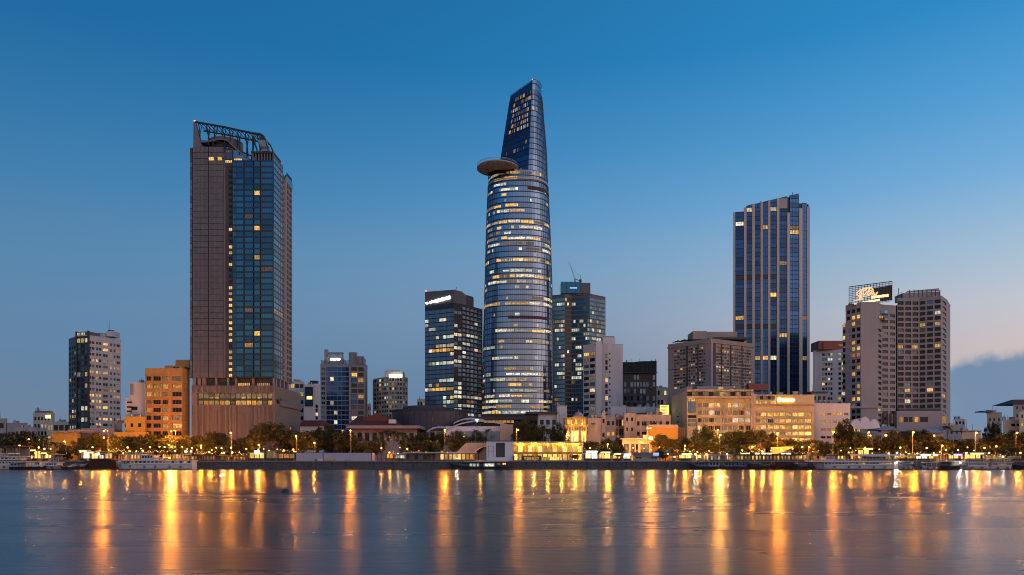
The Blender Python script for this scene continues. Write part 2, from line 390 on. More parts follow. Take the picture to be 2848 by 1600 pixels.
def bld(name, label, pts, depth, top, faces, wall='wall_white', z0=GZ, cat='building', parapet=.8, roof='roof_grey', tops=None, group=None, extra=(), clutter=5):
    """a building: faces[i] is a function(root, wallmesh, frame, z0, z1) for the wall between corner i and i+1 (None: plain)"""
    P, B = shell(pts, depth)
    z1 = top if top < 400 and isinstance(top, float) else Z(top, min(p[1] for p in pts))
    c = sum(P, Vector((0, 0))) / len(P)
    root = thing(name, label, cat, (c.x, min(p.y for p in P), z0), group)
    wb = MB()
    for i in range(len(P) - 1):
        fr = FR(P[i], P[i + 1]); f = faces[i] if i < len(faces) else None
        if f: f(root, wb, fr, z0, z1)
        else: wb.face([fr.P(0, 0, z0), fr.P(fr.L, 0, z0), fr.P(fr.L, 0, z1), fr.P(0, 0, z1)])
    ring = P + B
    for a, b in ((P[-1], B[0]), (B[0], B[1]), (B[1], P[0])):
        wb.face([(a.x, a.y, z0), (b.x, b.y, z0), (b.x, b.y, z1), (a.x, a.y, z1)])
    wb.build('wall', [wall] + list(extra), root)
    rb = MB(); rb.face([(p.x, p.y, z1 - .02) for p in ring]); roof_o = rb.build('roof', roof, root)
    rr = random.Random(int(abs(c.x) * 10)); y0_ = min(p.y for p in ring); xa_, xb_ = P[0].x, P[-1].x
    for k in range(clutter):            # tanks, plant boxes and masts on the roof
        x_ = xa_ + (xb_ - xa_) * rr.uniform(.12, .88); y_ = max(p.y for p in P) + rr.uniform(1.5, 5); s_ = rr.uniform(1.0, 2.6); h_ = rr.uniform(.9, 2.4); q_ = rr.random()
        if q_ < .5: piece('roof_plant_box', unit_box(rr.choice(('wall_grey', 'metal_grey', 'wall_pinkgrey'))), roof_o, (x_, y_, z1 + h_ / 2), 0, (s_ * 1.3, s_, h_))
        elif q_ < .75: mb = MB(); mb.lathe((x_, y_, z1), [(.9, 0), (.9, 2.0), (.5, 2.4), (0, 2.45)], 10); mb.build('water_tank', 'metal_grey', roof_o)
        else: mb = MB(); mb.tube((x_, y_, z1), (x_, y_, z1 + rr.uniform(3, 7)), .12, .06, 5); mb.build('mast', 'metal_dark', roof_o)
    if parapet:
        pb = MB(); n = len(ring)
        for i in range(n):
            fr = FR(ring[i], ring[(i + 1) % n]); pb.fbox(fr, 0, fr.L, -.3, .06, z1 + .003, z1 + parapet)
        pb.build('parapet', wall, root)
    return root, P, B, z1
def grid(nc, nr, wr=.7, hr=.55, kind='glass_dark', mu=.03, zb=0, zt=0, **kw):
    def f(root, wb, fr, z0, z1):
        cols = even(0, fr.L, nc, wr, mu * fr.L) if isinstance(nc, int) else frac(fr.L, *nc)
        facade(root, wb, fr, z0, z1, cols, even(z0 + zb, z1 - zt, nr, hr), kind, **kw)
    return f
def block(root, name, m, px0, px1, py0, py1, Y, depth, dY=0):
    """a box part given by its picture edges at distance Y"""
    x0, x1 = X(px0, Y), X(px1, Y); z0, z1 = Z(py1, Y), Z(py0, Y)
    return piece(name, unit_box(m), root, ((x0 + x1) / 2, Y + dY + depth / 2, (z0 + z1) / 2), 0, (x1 - x0, depth, z1 - z0))
def same_x(px0, Y0, px1):
    """corner straight behind (px0, Y0) that appears at px1"""
    return (px1, X(px0, Y0) * F / (px1 - 1424))
# ================================================================== the setting
QY = 324.0
b = MB(); b.face([(-2500, -900, 0), (2500, -900, 0), (2500, QY + 2, 0), (-2500, QY + 2, 0)]); tag(b.build('river', 'river_water'), None, None, kind='structure')
b = MB(); b.face([(-6000, QY + .6, GZ), (6000, QY + .6, GZ), (6000, 9000, GZ), (-6000, 9000, GZ)]); tag(b.build('ground', 'paving'), None, None, kind='structure')
b = MB(); b.face([(-1500, 366, GZ + .01), (1500, 366, GZ + .01), (1500, 376, GZ + .01), (-1500, 376, GZ + .01)]); tag(b.build('road', 'asphalt'), None, None, kind='structure')
b = MB()
b.face([(-1500, QY, -2), (1500, QY, -2), (1500, QY + .5, GZ - .3), (-1500, QY + .5, GZ - .3)])
q = tag(b.build('quay_wall', 'stone_quay'), None, None, kind='structure')
cb = unit_box('coping'); 
for i in range(-46, 47):
    o = bpy.data.objects.new('coping_stone', cb); col.objects.link(o); o.parent = q
    o.location = (i * 6.0, QY + .35, GZ - .14 + rng.uniform(-.03, .03)); o.scale = (5.9, 1.2, .34)
for i in range(-30, 31):
    o = bpy.data.objects.new('buttress', unit_box('stone_quay')); col.objects.link(o); o.parent = q
    o.location = (i * 9.0 + rng.uniform(-2, 2), QY + .1, 1.2); o.scale = (.7, .8, 4.4)

# ================================================================== far left low houses
def simple(name, label, px0, px1, py0, Y, wall, nc=0, nr=0, depth=14, kind=None, wr=.6, hr=.5, side=None, parapet=.5, roof='roof_grey', **kw):
    pts = [(px0, Y), (px1, Y)]; faces = [grid(nc, nr, wr, hr, kind or 'glass_dark', ac=.22, **kw) if nc else None]
    if side: pts.append(same_x(px1, Y, side)) if px1 < 1424 else pts.insert(0, same_x(px0, Y, side)); faces = faces + [None] if px1 < 1424 else [None] + faces
    return bld(name, label, pts, depth, py0, faces, wall, parapet=parapet, roof=roof, clutter=4 if parapet else 0)
r_, *_ = simple('low_building', 'plain grey low block at the far left edge of the skyline', -60, 16, 1166, 520, 'wall_grey', 4, 3, zb=6, zt=1, side=20)
finish(r_)
r_, *_ = simple('low_building', 'long grey ribbed shed roofline left of the lit white block', 20, 76, 1178, 520, 'wall_pinkgrey', 6, 1, zb=8, zt=2); finish(r_)
r_, P, B, z1 = simple('office_block', 'small pale office block with roof antennas and a bright white panel, far left', 92, 142, 1150, 560, 'wall_cream', 5, 4, kind=lit(.2, ('lit_white',), seed=4), zb=12, zt=1.2, side=152, hr=.5)
finish(r_); block(r_, 'lit_panel', 'sign_cream', 126, 139, 1155, 1164, 558, 1)
block(r_, 'plant_room', 'roof_grey', 96, 130, 1143, 1150, 564, 8)
mb = MB()
for px in (100, 104, 107, 111): mb.tube((X(px, 566), 566, z1), (X(px, 566), 566, Z(1131 + rng.random() * 6, 566)), .22)
mb.build('antenna', 'metal_dark', r_)
r_, *_ = simple('low_building', 'long white low building lit at its floors beside the dark glass tower', 130, 196, 1175, 500, 'wall_cream', 4, 3, kind=lit(.45, ('lit_white', 'lit_dim'), seed=8), wr=.8, zb=3); finish(r_)
r_, *_ = simple('low_building', 'grey low block with flat roof behind the dark tree mound', 40, 100, 1192, 440, 'wall_grey', 5, 2, zb=5); finish(r_)

# orange-lit flat-roofed house and neighbours
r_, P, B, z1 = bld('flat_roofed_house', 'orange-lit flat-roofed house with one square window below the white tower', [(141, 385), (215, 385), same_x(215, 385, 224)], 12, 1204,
    [grid([(.40, .54)], 1, 1, .32, 'glass_dark', zb=2.5, zt=5.5, mull=1), None], 'wall_ochre', parapet=0, clutter=0)
finish(r_)
pb = MB(); pb.box(X(139, 384), X(224, 384), 383.6, 398, z1, z1 + 1.1); pb.build('roof_slab', 'wall_tan', r_)
pb = MB(); pb.box(X(190, 385), X(224, 385), 384.4, 396, z1 + 1.1, z1 + 1.7); pb.build('upper_slab', 'wall_peach', r_)
r_, *_ = simple('low_building', 'long mauve windowless wall between orange house and yellow house', 226, 318, 1194, 400, 'wall_mauve', 0, 0, side=322); finish(r_)
r_, *_ = simple('low_building', 'small tan rooftop box beside the yellow house', 316, 340, 1176, 410, 'wall_tan', 2, 1, zb=20, zt=1.2); finish(r_)

# white apartment tower with dark glass flank
def tower_a():
    pts = [(191, 482), (213, 471), (246, 468), (305, 479), (336, 485)]
    f_gl = grid(3, 20, .86, .78, lit(.03, ('lit_yellow', 'lit_white'), ('glass_dark', 'glass_grey'), {17: .4, 16: .3, 14: .2, 13: .6, 7: .6, 5: .5, 19: .7}, seed=3), mu=.02, zb=6, zt=1, depth=.15, tilt=.006, mi=1, mull=3)
    f_left = grid(3, 20, .7, .6, lit(.22, ('lit_white', 'lit_yellow'), 'glass_dark', seed=5), zb=6, zt=5, depth=.3, mi=1)
    kinds = lit(.16, ('lit_yellow', 'lit_orange'), 'glass_dark', {15: .5, 5: .4, 9: .25, 13: .3}, ('curtain', 'lit_dim'), .22, seed=11)
    f_w1 = grid([(.02, .13), (.15, .28), (.36, .46), (.49, .60), (.68, .92)], 19, 1, .46, kinds, zb=6, zt=2.2, frame='frame_pale', ac=.12)
    f_w2 = grid([(.05, .2), (.36, .52), (.62, .92)], 19, 1, .46, kinds, zb=6, zt=2.2, frame='frame_pale')
    root, P, B, z1 = bld('apartment_tower', 'white apartment tower with dark glass flank at far left of the skyline', pts, 26, 934, [f_left, f_gl, f_w1, f_w2], 'wall_white', parapet=.4, extra=['frame_dark'])
    finish(root)
    # dark corner mullion posts and the taller glass top
    mb = MB()
    for p in (P[1], P[2]): mb.box(p.x - .55, p.x + .55, p.y - .5, p.y + .5, GZ, z1 + 3.2)
    mb.build('corner_post', 'frame_dark', root)
    mb = MB(); fr = FR(P[1], P[2]); mb.fbox(fr, 0, fr.L, -9, 0, z1 + .4, z1 + 2.8); mb.build('glass_crown', 'frame_mid', root)
    fr2 = FR(P[1], P[2])
    for i in range(5): win(root, fr2, .8 + i * 1.35, 1.7 + i * 1.35, z1 + .5, z1 + 2.4, .05, 'lit_white', 0)
    finish(root)
    mb = MB(); mb.lathe((X(272, 482), 490, z1), [(5.6, 0), (5.6, 4.4), (4.2, 5.0), (0, 5.1)], 20); mb.build('roof_drum', 'metal_grey', root)
    block(root, 'lift_house', 'wall_white', 296, 315, 921, 936, 482, 8)
    mb = MB(); a = (X(299, 484), 486, Z(920, 484)); mb.tube(a, (a[0], a[1], Z(893, 486)), .18, .08); mb.build('antenna', 'metal_dark', root)
    for px in (300, 304, 310): block(root, 'water_tank', 'metal_dark', px, px + 3.6, 918.5, 921, 482, 2)
tower_a()

# stepped white house, yellow house and orange apartment block
r_, P, B, z1 = bld('white_house', 'narrow stepped white house between apartment tower and orange block', [(362, 402), (403, 402)], 12, 1068, [grid([(.08, .5)], 7, 1, .42, lit(0), zb=6, zt=1, skip=lambda i, j: i not in (4,))], 'wall_white')
finish(r_)
block(r_, 'stair_shaft', 'wall_tan', 361.8, 370, 1067.4, 1098, 401.6, 5)
fr = None; lw = MB(); x0, x1 = X(349, 401), X(362.5, 401); zt = Z(1107, 401); lw.box(x0, x1, 401, 412, GZ, zt); lw.build('lower_wing', 'wall_white', r_)
for py in (1117, 1130, 1142): block(r_, 'window', 'glass_dark', 353, 366, py, py + 5, 400.95 if py else 0, .2)
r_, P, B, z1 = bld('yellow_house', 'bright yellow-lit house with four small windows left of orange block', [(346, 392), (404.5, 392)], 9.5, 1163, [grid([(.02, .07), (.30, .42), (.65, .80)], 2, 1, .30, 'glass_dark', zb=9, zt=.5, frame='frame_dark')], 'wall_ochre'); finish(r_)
x0, x1 = X(316, 388), X(405, 388); tb = MB(); tb.box(x0, x1, 388, 391.9, GZ, Z(1202, 388)); tb.build('terrace', 'wall_ochre', r_)
for i in range(9):
    u = x0 + (x1 - x0) * (i + .5) / 9; piece('railing_post', unit_box('frame_dark'), r_, (u, 388.4, Z(1202, 388) + .5), 0, (.12, .12, 1))
def orange_block():
    pts = [(403.5, 396), (507, 396), same_x(507, 396, 527.5)]
    kd = lit(.28, ('lit_yellow', 'lit_white', 'lit_orange'), 'glass_dark', None, ('lit_dim', 'lit_dim', 'curtain'), .35, seed=21)
    f = grid([(.03, .17), (.21, .42), (.46, .61), (.725, .98)], 10, 1, .56, kd, zb=4, zt=2.6, depth=.7, mull=2, frame='frame_mid')
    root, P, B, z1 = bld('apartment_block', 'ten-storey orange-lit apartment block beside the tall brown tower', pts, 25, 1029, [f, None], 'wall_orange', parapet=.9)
    finish(root)
    block(root, 'penthouse', 'wall_orange', 458, 505, 1017, 1029, 399, 10)
    for px in (482, 491): block(root, 'penthouse_window', 'glass_dark', px, px + 6, 1020, 1026, 398.9, .2)
    fr = FR(P[0], P[1])
    mb = MB()
    for i in range(11):
        z = GZ + 4 + (z1 - GZ - 6.6) * i / 10; mb = MB(); mb.fbox(fr, 0, fr.L * .63, .002, .45, z - .22, z + .05); mb.build('floor_ledge', 'wall_orange', root)
    fr = FR(P[1], P[2])
    for i in range(9):
        z = GZ + 8 + i * 4.4
        for u in (.35, .7): piece('air_conditioner', unit_box('metal_grey'), root, fr.P(fr.L * u, .3, z), fr.ang, (.9, .6, .7))
    block(root, 'rear_block', 'wall_orange', 488, 527, 1001, 1024, 408, 8)
orange_block()

# ================================================================== brown tower with the curved crown
def brown_tower():
    Y0 = 400.0
    root = thing('office_tower', 'tall brown and teal glass tower with open lattice crown, left of centre', 'tower', (X(650, Y0), Y0, GZ))
    zt = Z(1051, Y0); zb = Z(1073, Y0); topB = Z(407, Y0); topG = Z(449, Y0)
    nfl = 37; fh = (topG - zt) / nfl
    # core body (dark, behind the skins)
    mb = MB(); mb.box(X(528, Y0) , X(760, Y0) - .2, Y0 + 1.2, Y0 + 34, zt, topG - .3); mb.build('core', 'wall_dark', root)
    mb = MB(); mb.box(X(534, Y0), X(628, Y0) - .2, Y0 + 1.0, Y0 + 26, topG - .3, topB); mb.build('upper_core', 'cladding_brown', root)
    mb = MB(); mb.box(X(527, Y0), X(534, Y0) - .02, Y0 + .6, Y0 + 20, zt, Z(410, Y0)); mb.build('edge_fin', 'wall_dark', root)
    for i in range(38): piece('edge_panel', unit_box('glass_grey'), root, ((X(527, Y0) + X(534, Y0)) / 2 - .1, Y0 + .55, zt + fh * (i + .5)), 0, (1.0, .12, fh * .86))
    # cladding panels: unit panel with upright ribs
    pm = MB()
    for i in range(4): pm.box(-.5 + i * .25 + .02, -.5 + i * .25 + .23, -.5, .5, -.49, .49)
    pm = pm.mesh('cladding_panel', ['cladding_brown'])
    cols = [535, 549.5, 564, 577.2, 580.2, 594, 608, 621]
    nrow = 39; ph = (topB - zt) / nrow
    for j in range(7):
        if j == 3: continue
        for i in range(nrow):
            x0, x1 = X(cols[j], Y0), X(cols[j + 1], Y0)
            piece('cladding_panel', pm, root, ((x0 + x1) / 2, Y0 + .7 - rng.uniform(0, .06), zt + ph * (i + .5)), 0, (x1 - x0 - .12, .5, ph - .14))
    mb = MB(); mb.box(X(534, Y0), X(621.5, Y0), Y0 + .85, Y0 + 1.1, zt, topB); mb.build('backing', 'cladding_seam', root)
    mb = MB(); mb.hexa([(X(621.4, Y0), Y0 + .5), (X(629, Y0), Y0 + 2.2), (X(629, Y0), Y0 + 3), (X(621.4, Y0), Y0 + 3)], zt, Z(425, Y0)); mb.build('return_wall', 'cladding_brown', root)
    # dark slot with one lit room on each floor
    fr = FR((X(630, Y0), Y0 + 1.15), (X(646, Y0), Y0 + 1.15))
    for i in range(nfl):
        z = zt + fh * (i + .18)
        lk = 'lit_yellow' if (i < 16 or i in (17, 19, 21, 22, 25)) and i not in (18,) and rng.random() < .85 else ('curtain' if rng.random() < .3 else 'glass_dark')
        if rng.random() < .25 and lk == 'lit_yellow': lk = 'lit_white'
        win(root, fr, fr.L * .25, fr.L * .88, z, z + fh * .55, .02, lk, 1, 'frame_dark', 0, 'slot_window')
    # teal curtain wall
    gx0, gx1 = X(647, Y0), X(760, Y0); fr = FR((gx0, Y0), (gx1, Y0)); bays = [(0, .085), (.085, .275), (.29, .51), (.53, .675), (.69, 1)]
    for i in range(nfl):
        z = zt + fh * i
        for j, (a, c) in enumerate(bays):
            k = 'glass_teal'
            if (i, j) in ((31, 3), (25, 3), (7, 3)) or (i, j) == (20, 3): k = 'lit_yellow'
            elif (i, j) in ((11, 2), (27, 2)): k = 'curtain'
            elif (i, j) == (18, 4): k = 'lit_dim'
            elif rng.random() < .012: k = 'lit_orange'
            win(root, fr, fr.L * a + .05, fr.L * c - .05, z + .60, z + fh - .04, .06, k, {0: 1, 1: 3, 2: 4, 3: 2, 4: 5}[j], 'frame_dark', .004)
    for i in range(nfl + 1):
        z = zt + fh * i; piece('spandrel', unit_box('spandrel_tower'), root, ((gx0 + gx1) / 2, Y0 + .1, z + .30), 0, (gx1 - gx0, .4, .55))
    # right flank: grey glass then ribbed concrete with windows
    A = (X(760, Y0), Y0); Bq = wpt(same_x(760, Y0, 787)); C = (Bq[0], Bq[1] + 17.5)
    fg = FR(A, Bq); fc = FR(Bq, C); topR = Z(428, Y0) 
    wbk = MB(); wbk.face([fg.P(0, .02, zt), fg.P(fg.L, .02, zt), fg.P(fg.L, .02, topR), fg.P(0, .02, topR)]); wbk.build('flank_backing', 'frame_mid', root)
    for i in range(nfl + 1):
        z = zt + fh * i; win(root, fg, .1, fg.L - .4, z + .3, z + fh - .1, .12, 'glass_blue' if rng.random() < .93 else 'lit_dim', 3, 'frame_mid', .006, 'flank_window')
    wb = MB()
    facade(root, wb, fc, zt, topR - 7, frac(fc.L, (.04, .16), (.34, .62), (.68, .95)), even(zt, topR - 7, nfl - 2, .72), lit(.05, ('lit_yellow', 'lit_white'), 'glass_dark', None, 'curtain', .25, seed=31), .6, frame='frame_mid', name='flank_window')
    wb.box(Bq[0] - 12, Bq[0] - .8, Bq[1] + .1, C[1], zt, topR - 7.1); wb.build('flank_wall', 'wall_pinkgrey', root)
    pr = MB(); pr.fbox(fc, fc.L * .18, fc.L * .30, .0, .7, zt, topR - 5); pr.build('flank_pier', 'wall_pinkgrey', root)
    pr = MB(); pr.fbox(fc, fc.L * .3, fc.L, -.5, .25, topR - 7 + .01, topR - 3); pr.build('flank_parapet', 'glass_blue', root)
    sg = MB()
    for k in range(6): sg.fbox(fc, fc.L * (.35 + k * .1), fc.L * (.41 + k * .1), .1, .35, topR - 2.9, topR - 1.2)
    sg.build('sign_letter', 'metal_dark', root)
    # column-and-roof box on the glass part
    rz0, rz1 = topG + .4, Z(426, Y0)
    for k in range(8): piece('roof_column', unit_box('frame_mid'), root, (X(703, Y0) + k * (X(759, Y0) - X(703, Y0)) / 7, Y0 + .6, (rz0 + rz1) / 2), 0, (.7, .7, rz1 - rz0))
    mb = MB(); mb.box(X(698, Y0), X(761, Y0), Y0 - .2, Y0 + 13, rz1, rz1 + .9); mb.build('roof_slab', 'frame_dark', root)
    mb = MB(); mb.box(X(700, Y0), X(759, Y0), Y0 + 4, Y0 + 12, rz0 - .3, rz1); mb.build('plant_room', 'wall_dark', root)
    # lit sky lounge
    fr = FR((X(579, Y0), Y0 + .05), (X(621, Y0), Y0 + .05)); zl = Z(447, Y0)
    win(root, fr, .2, fr.L * .38, zl, zl + 2, .02, 'lit_yellow', 2); win(root, fr, fr.L * .62, fr.L * .92, zl, zl + 2.2, .02, 'lit_yellow', 1)
    fr = FR((X(623, Y0), Y0 + .6), (X(646, Y0), Y0 + .6))
    mb = MB(); mb.box(X(622, Y0), X(647, Y0), Y0 + .8, Y0 + 8, zl - 3, Z(410, Y0)); mb.build('lounge', 'wall_dark', root)
    win(root, fr, .3, fr.L - .2, Z(452, Y0), Z(444, Y0), .0, 'lit_yellow', 3); win(root, fr, .3, fr.L - .2, Z(442, Y0), Z(414, Y0), .0, 'glass_grey', 4); win(root, fr, .8, fr.L - .8, Z(424, Y0), Z(416, Y0), .06, 'lit_dim', 2)
    fr = FR((X(648, Y0), Y0 + .8), (X(690, Y0), Y0 + .8)); win(root, fr, .3, fr.L * .6, Z(447, Y0), Z(440, Y0), .3, 'lit_yellow', 4)
    mb = MB(); mb.hexa([(X(647, Y0), Y0 + 1), (X(700, Y0), Y0 + 1), (X(700, Y0), Y0 + 9), (X(647, Y0), Y0 + 9)], topG, topG + .5)
    for k in range(10):
        a, c = k / 10, (k + 1) / 10; f = lambda u: topG + (Z(415, Y0) - topG) * max(0, math.cos(u * math.pi / 2)) ** .8
        mb.face([(X(647 + 53 * a, Y0), Y0 + 1, topG), (X(647 + 53 * c, Y0), Y0 + 1, topG), (X(647 + 53 * c, Y0), Y0 + 1, f(c)), (X(647 + 53 * a, Y0), Y0 + 1, f(a))])
    mb.build('curved_lounge_glass', 'glass_grey', root)
    finish(root, 330)
    # crown: tapering corner blade, sweeping top chord, lattice legs, louvred shoulder
    mb = MB(); mb.hexa([(X(536, Y0), Y0 + .6), (X(560, Y0), Y0 + .6), (X(560, Y0), Y0 + 3), (X(536, Y0), Y0 + 3)], topB, Z(337, Y0), q2=[(X(536.4, Y0), Y0 + .6), (X(541, Y0), Y0 + .6), (X(541, Y0), Y0 + 3), (X(536.4, Y0), Y0 + 3)])
    mb.build('corner_blade', 'cladding_brown', root)
    def chord(t):   # photo-traced sweep of the top rail, front edge
        pts = [(540, 337), (580, 344), (620, 351), (660, 360), (700, 368), (722, 371), (732, 378), (739, 395), (746, 421)]
        s = t * (len(pts) - 1); i = min(int(s), len(pts) - 2); f = s - i
        return pts[i][0] * (1 - f) + pts[i + 1][0] * f, pts[i][1] * (1 - f) + pts[i + 1][1] * f
    def base(px):
        return 400 if px < 600 else min(446, 400 + (px - 600) * .42)
    for dy, nm in ((1.0, 'crown_rail'), (12.0, 'crown_rail')):
        mb = MB(); mb.path([(X(chord(k / 32)[0], Y0), Y0 + dy, Z(chord(k / 32)[1], Y0)) for k in range(33)], .55 if dy < 2 else .4, 6); mb.build(nm, 'metal_dark', root)
        mb = MB(); mb.path([(X(545 + k * 6, Y0), Y0 + dy, Z(base(545 + k * 6) - 9, Y0)) for k in range(27)], .4, 5); mb.build('crown_lower_rail', 'metal_dark', root)
    for k in range(22):
        px, py = chord(.03 + k * .034); x = X(px, Y0); zz = Z(py, Y0); bx = px + 7 * math.sin(k * 1.3) + 3
        z0 = Z(base(bx) + 2, Y0)
        mb = MB(); dy = 1.0 if k % 2 == 0 else 6
        mid_ = (X((px + bx) / 2 + 3, Y0), Y0 + dy, (zz + z0) / 2)
        mb.tube((x, Y0 + dy, zz), mid_, .28, .34, 5); mb.tube(mid_, (X(bx, Y0), Y0 + dy, z0), .34, .45, 5)
        if k < 21:
            p2, q2 = chord(.03 + (k + 1) * .034); mb.tube(mid_, (X(p2, Y0), Y0 + dy + .4, Z(q2, Y0)), .2, .2, 4)
        mb.tube((x, Y0 + 1, zz), (x, Y0 + 12, zz), .22, .22, 4)
        mb.build('crown_strut', 'metal_dark', root)
    for k in range(12):
        t = .80 + k * .0165; px, py = chord(t); piece('louvre', unit_box('metal_grey'), root, ((X(px - 11 - (11 - k) * .4, Y0) + X(px, Y0)) / 2, Y0 + 1.2, Z(py + 4, Y0)), 0, ((11 + (11 - k) * .4) * .2 + 2, 1.2, .35))
    mb = MB(); mb.path([(X(703, Y0), Y0 + 1, Z(378, Y0)), (X(708, Y0), Y0 + 1, Z(400, Y0)), (X(716, Y0), Y0 + 1, Z(424, Y0))], .5, 6); mb.build('louvre_frame', 'metal_dark', root)
    # inner drum and wavy soffit
    mb = MB()
    for k in range(12):
        a = math.pi * (1 + k / 12); a2 = math.pi * (1 + (k + 1) / 12); cx = X(604, Y0); r = 9.6
        mb.face([(cx + r * math.cos(a), Y0 + 13 + r * math.sin(a), Z(398, Y0)), (cx + r * math.cos(a2), Y0 + 13 + r * math.sin(a2), Z(398, Y0)), (cx + r * math.cos(a2), Y0 + 13 + r * math.sin(a2), Z(371, Y0)), (cx + r * math.cos(a), Y0 + 13 + r * math.sin(a), Z(371, Y0))])
    mb.face([(X(604, Y0) + 9.6 * math.cos(math.pi * (1 + k / 12)), Y0 + 13 + 9.6 * math.sin(math.pi * (1 + k / 12)), Z(371, Y0)) for k in range(13)])
    mb.build('crown_drum', 'cladding_brown', root)
    mb = MB(); w = lambda px: 396 - 8 * math.exp(-((px - 612) / 26) ** 2) + (max(0, px - 630) * .75)
    for k in range(16):
        a, c = 550 + k * 9, 559 + k * 9
        mb.face([(X(a, Y0), Y0 + .4, Z(w(a), Y0)), (X(c, Y0), Y0 + .4, Z(w(c), Y0)), (X(c, Y0), Y0 + .4, Z(w(c) - 4, Y0)), (X(a, Y0), Y0 + .4, Z(w(a) - 4, Y0))])
        mb.face([(X(a, Y0), Y0 + .4, Z(w(a) - 4, Y0)), (X(c, Y0), Y0 + .4, Z(w(c) - 4, Y0)), (X(c, Y0), Y0 + 12, Z(w(c) - 4, Y0)), (X(a, Y0), Y0 + 12, Z(w(a) - 4, Y0))])
    mb.build('wavy_roof', 'cladding_brown', root)
    mb = MB(); mb.tube((X(681, Y0), Y0 + 6, Z(362, Y0)), (X(681, Y0), Y0 + 6, Z(350, Y0)), .12); mb.build('antenna', 'metal_dark', root)
    mb = MB(); mb.lathe((X(538.5, Y0), Y0 + 1.5, Z(334, Y0)), [(0, -.55), (.5, -.3), (.5, .3), (0, .55)], 10); mb.build('beacon', 'red_light', root)
    # pilotis storey and podium
    for px in (534, 548, 561, 597, 630, 652, 700, 757):
        w_ = 9 if px in (534, 548, 561) else 5
        piece('pilotis_column', unit_box('podium_brown'), root, (X(px + w_ / 2, Y0), Y0 + 1.5, (zt + zb) / 2), 0, (w_ * .2, 1.6, zt - zb))
    mb = MB(); mb.box(X(534, Y0), X(758, Y0), Y0 + 3.2, Y0 + 30, zb, zt); mb.build('recessed_storey', 'wall_dark', root)
    fr = FR((X(534, Y0), Y0 + 3.1), (X(758, Y0), Y0 + 3.1))
    for a, c in ((.52, .70), (.78, .95)): win(root, fr, fr.L * a, fr.L * c, zb + .3, zb + 1.9, .03, 'lit_orange', 6, 'frame_dark')
    for k in range(4): piece('pilotis_column', unit_box('wall_pinkgrey'), root, (X(757, Y0), Y0 + 6 + k * 7, (zt + zb) / 2), 0, (1.2, 1.4, zt - zb))
    px0, px1 = X(534, Y0), X(765, Y0); pw = MB(); fr = FR((px0, Y0 - .5), (px1, Y0 - .5)); zr0, zr1 = Z(1127, Y0), Z(1093, Y0); ua, ub = X(549, Y0) - px0, X(757, Y0) - px0
    facade(root, pw, fr, GZ, zb, [(ua, ub)], [(zr0, zr1)], 'wall_dark', 2.0, frame=None, mull=0, name='ribbon_recess')
    side = FR((px1, Y0 - .5), (px1, Y0 + 48.5))
    facade(root, pw, side, GZ, zb, [(3, 8.5)], [(Z(1121, Y0), Z(1109, Y0))], 'glass_dark', .8, name='side_window')
    pw.box(px0, px0 + .1, Y0, Y0 + 40, GZ, zb); pw.build('podium_wall', 'podium_brown', root)
    mb = MB(); mb.face([(px0, Y0 - .5, zb - .02), (px1, Y0 - .5, zb - .02), (px1, Y0 + 48, zb - .02), (px0, Y0 + 48, zb - .02)]); mb.build('podium_roof', 'roof_grey', root)
    r2 = FR((X(549, Y0), Y0 + 1.2), (X(757, Y0), Y0 + 1.2)); zm = (zr0 + zr1) / 2
    n = 14
    for i in range(n):
        u0, u1 = r2.L * i / n + .12, r2.L * (i + 1) / n - .12
        win(root, r2, u0, u1, zr0 + .2, zm - .7, .0, 'lit_yellow' if i in (3, 7, 9, 11) else ('lit_orange' if i % 3 else 'lit_dim'), 2, 'frame_dark', 0, 'ribbon_window')
        win(root, r2, u0, u1, zm + .3, zr1 - .1, .0, 'lit_dim', 2, 'frame_mid', 0, 'ribbon_window')
        if i in (2, 3, 8, 9, 10, 11): win(root, r2, u0 + .2, u1 - .2, zm + .35, zm + .95, .15, 'lit_yellow', 4, 'frame_dark', 0, 'ribbon_window')
    mb = MB(); mb.box(X(556, Y0), X(755, Y0), Y0 - .2, Y0 + 1.1, zm - .5, zm + .1); mb.build('ribbon_canopy', 'wall_dark', root)
    # upright fins on the podium front, one per strip
    k = 0; px = 536.0
    while px < 763:
        w_ = rng.choice((1.6, 2.2, 3.0)); z0, z1 = (GZ, zr0 - .4)
        for za, zc in ((GZ, Z(1172, Y0)), (Z(1171, Y0), Z(1148, Y0)), (Z(1147, Y0), zr0 - .3), (zr1 + .4, zb - .1)):
            piece('podium_fin', unit_box('podium_brown'), root, (X(px, Y0), Y0 - .62 - rng.random() * .15, (za + zc) / 2), 0, (w_ * .2 * .8, .4, zc - za))
        px += w_ + 1.1
        k += 1
    fs = side
    mb = MB(); mb.fbox(fs, 8, 49, .02, .8, Z(1126, Y0), Z(1112, Y0)); mb.build('side_ledge', 'podium_brown', root)
    mb = MB(); mb.fbox(fs, 9, 48, .02, .25, Z(1111, Y0), Z(1104, Y0)); mb.build('side_ribbon', 'glass_dark', root)
    win(root, fs, 27, 29, Z(1196, Y0), Z(1182, Y0), .05, 'lit_orange', 0, 'frame_dark')
    finish(root)
brown_tower()

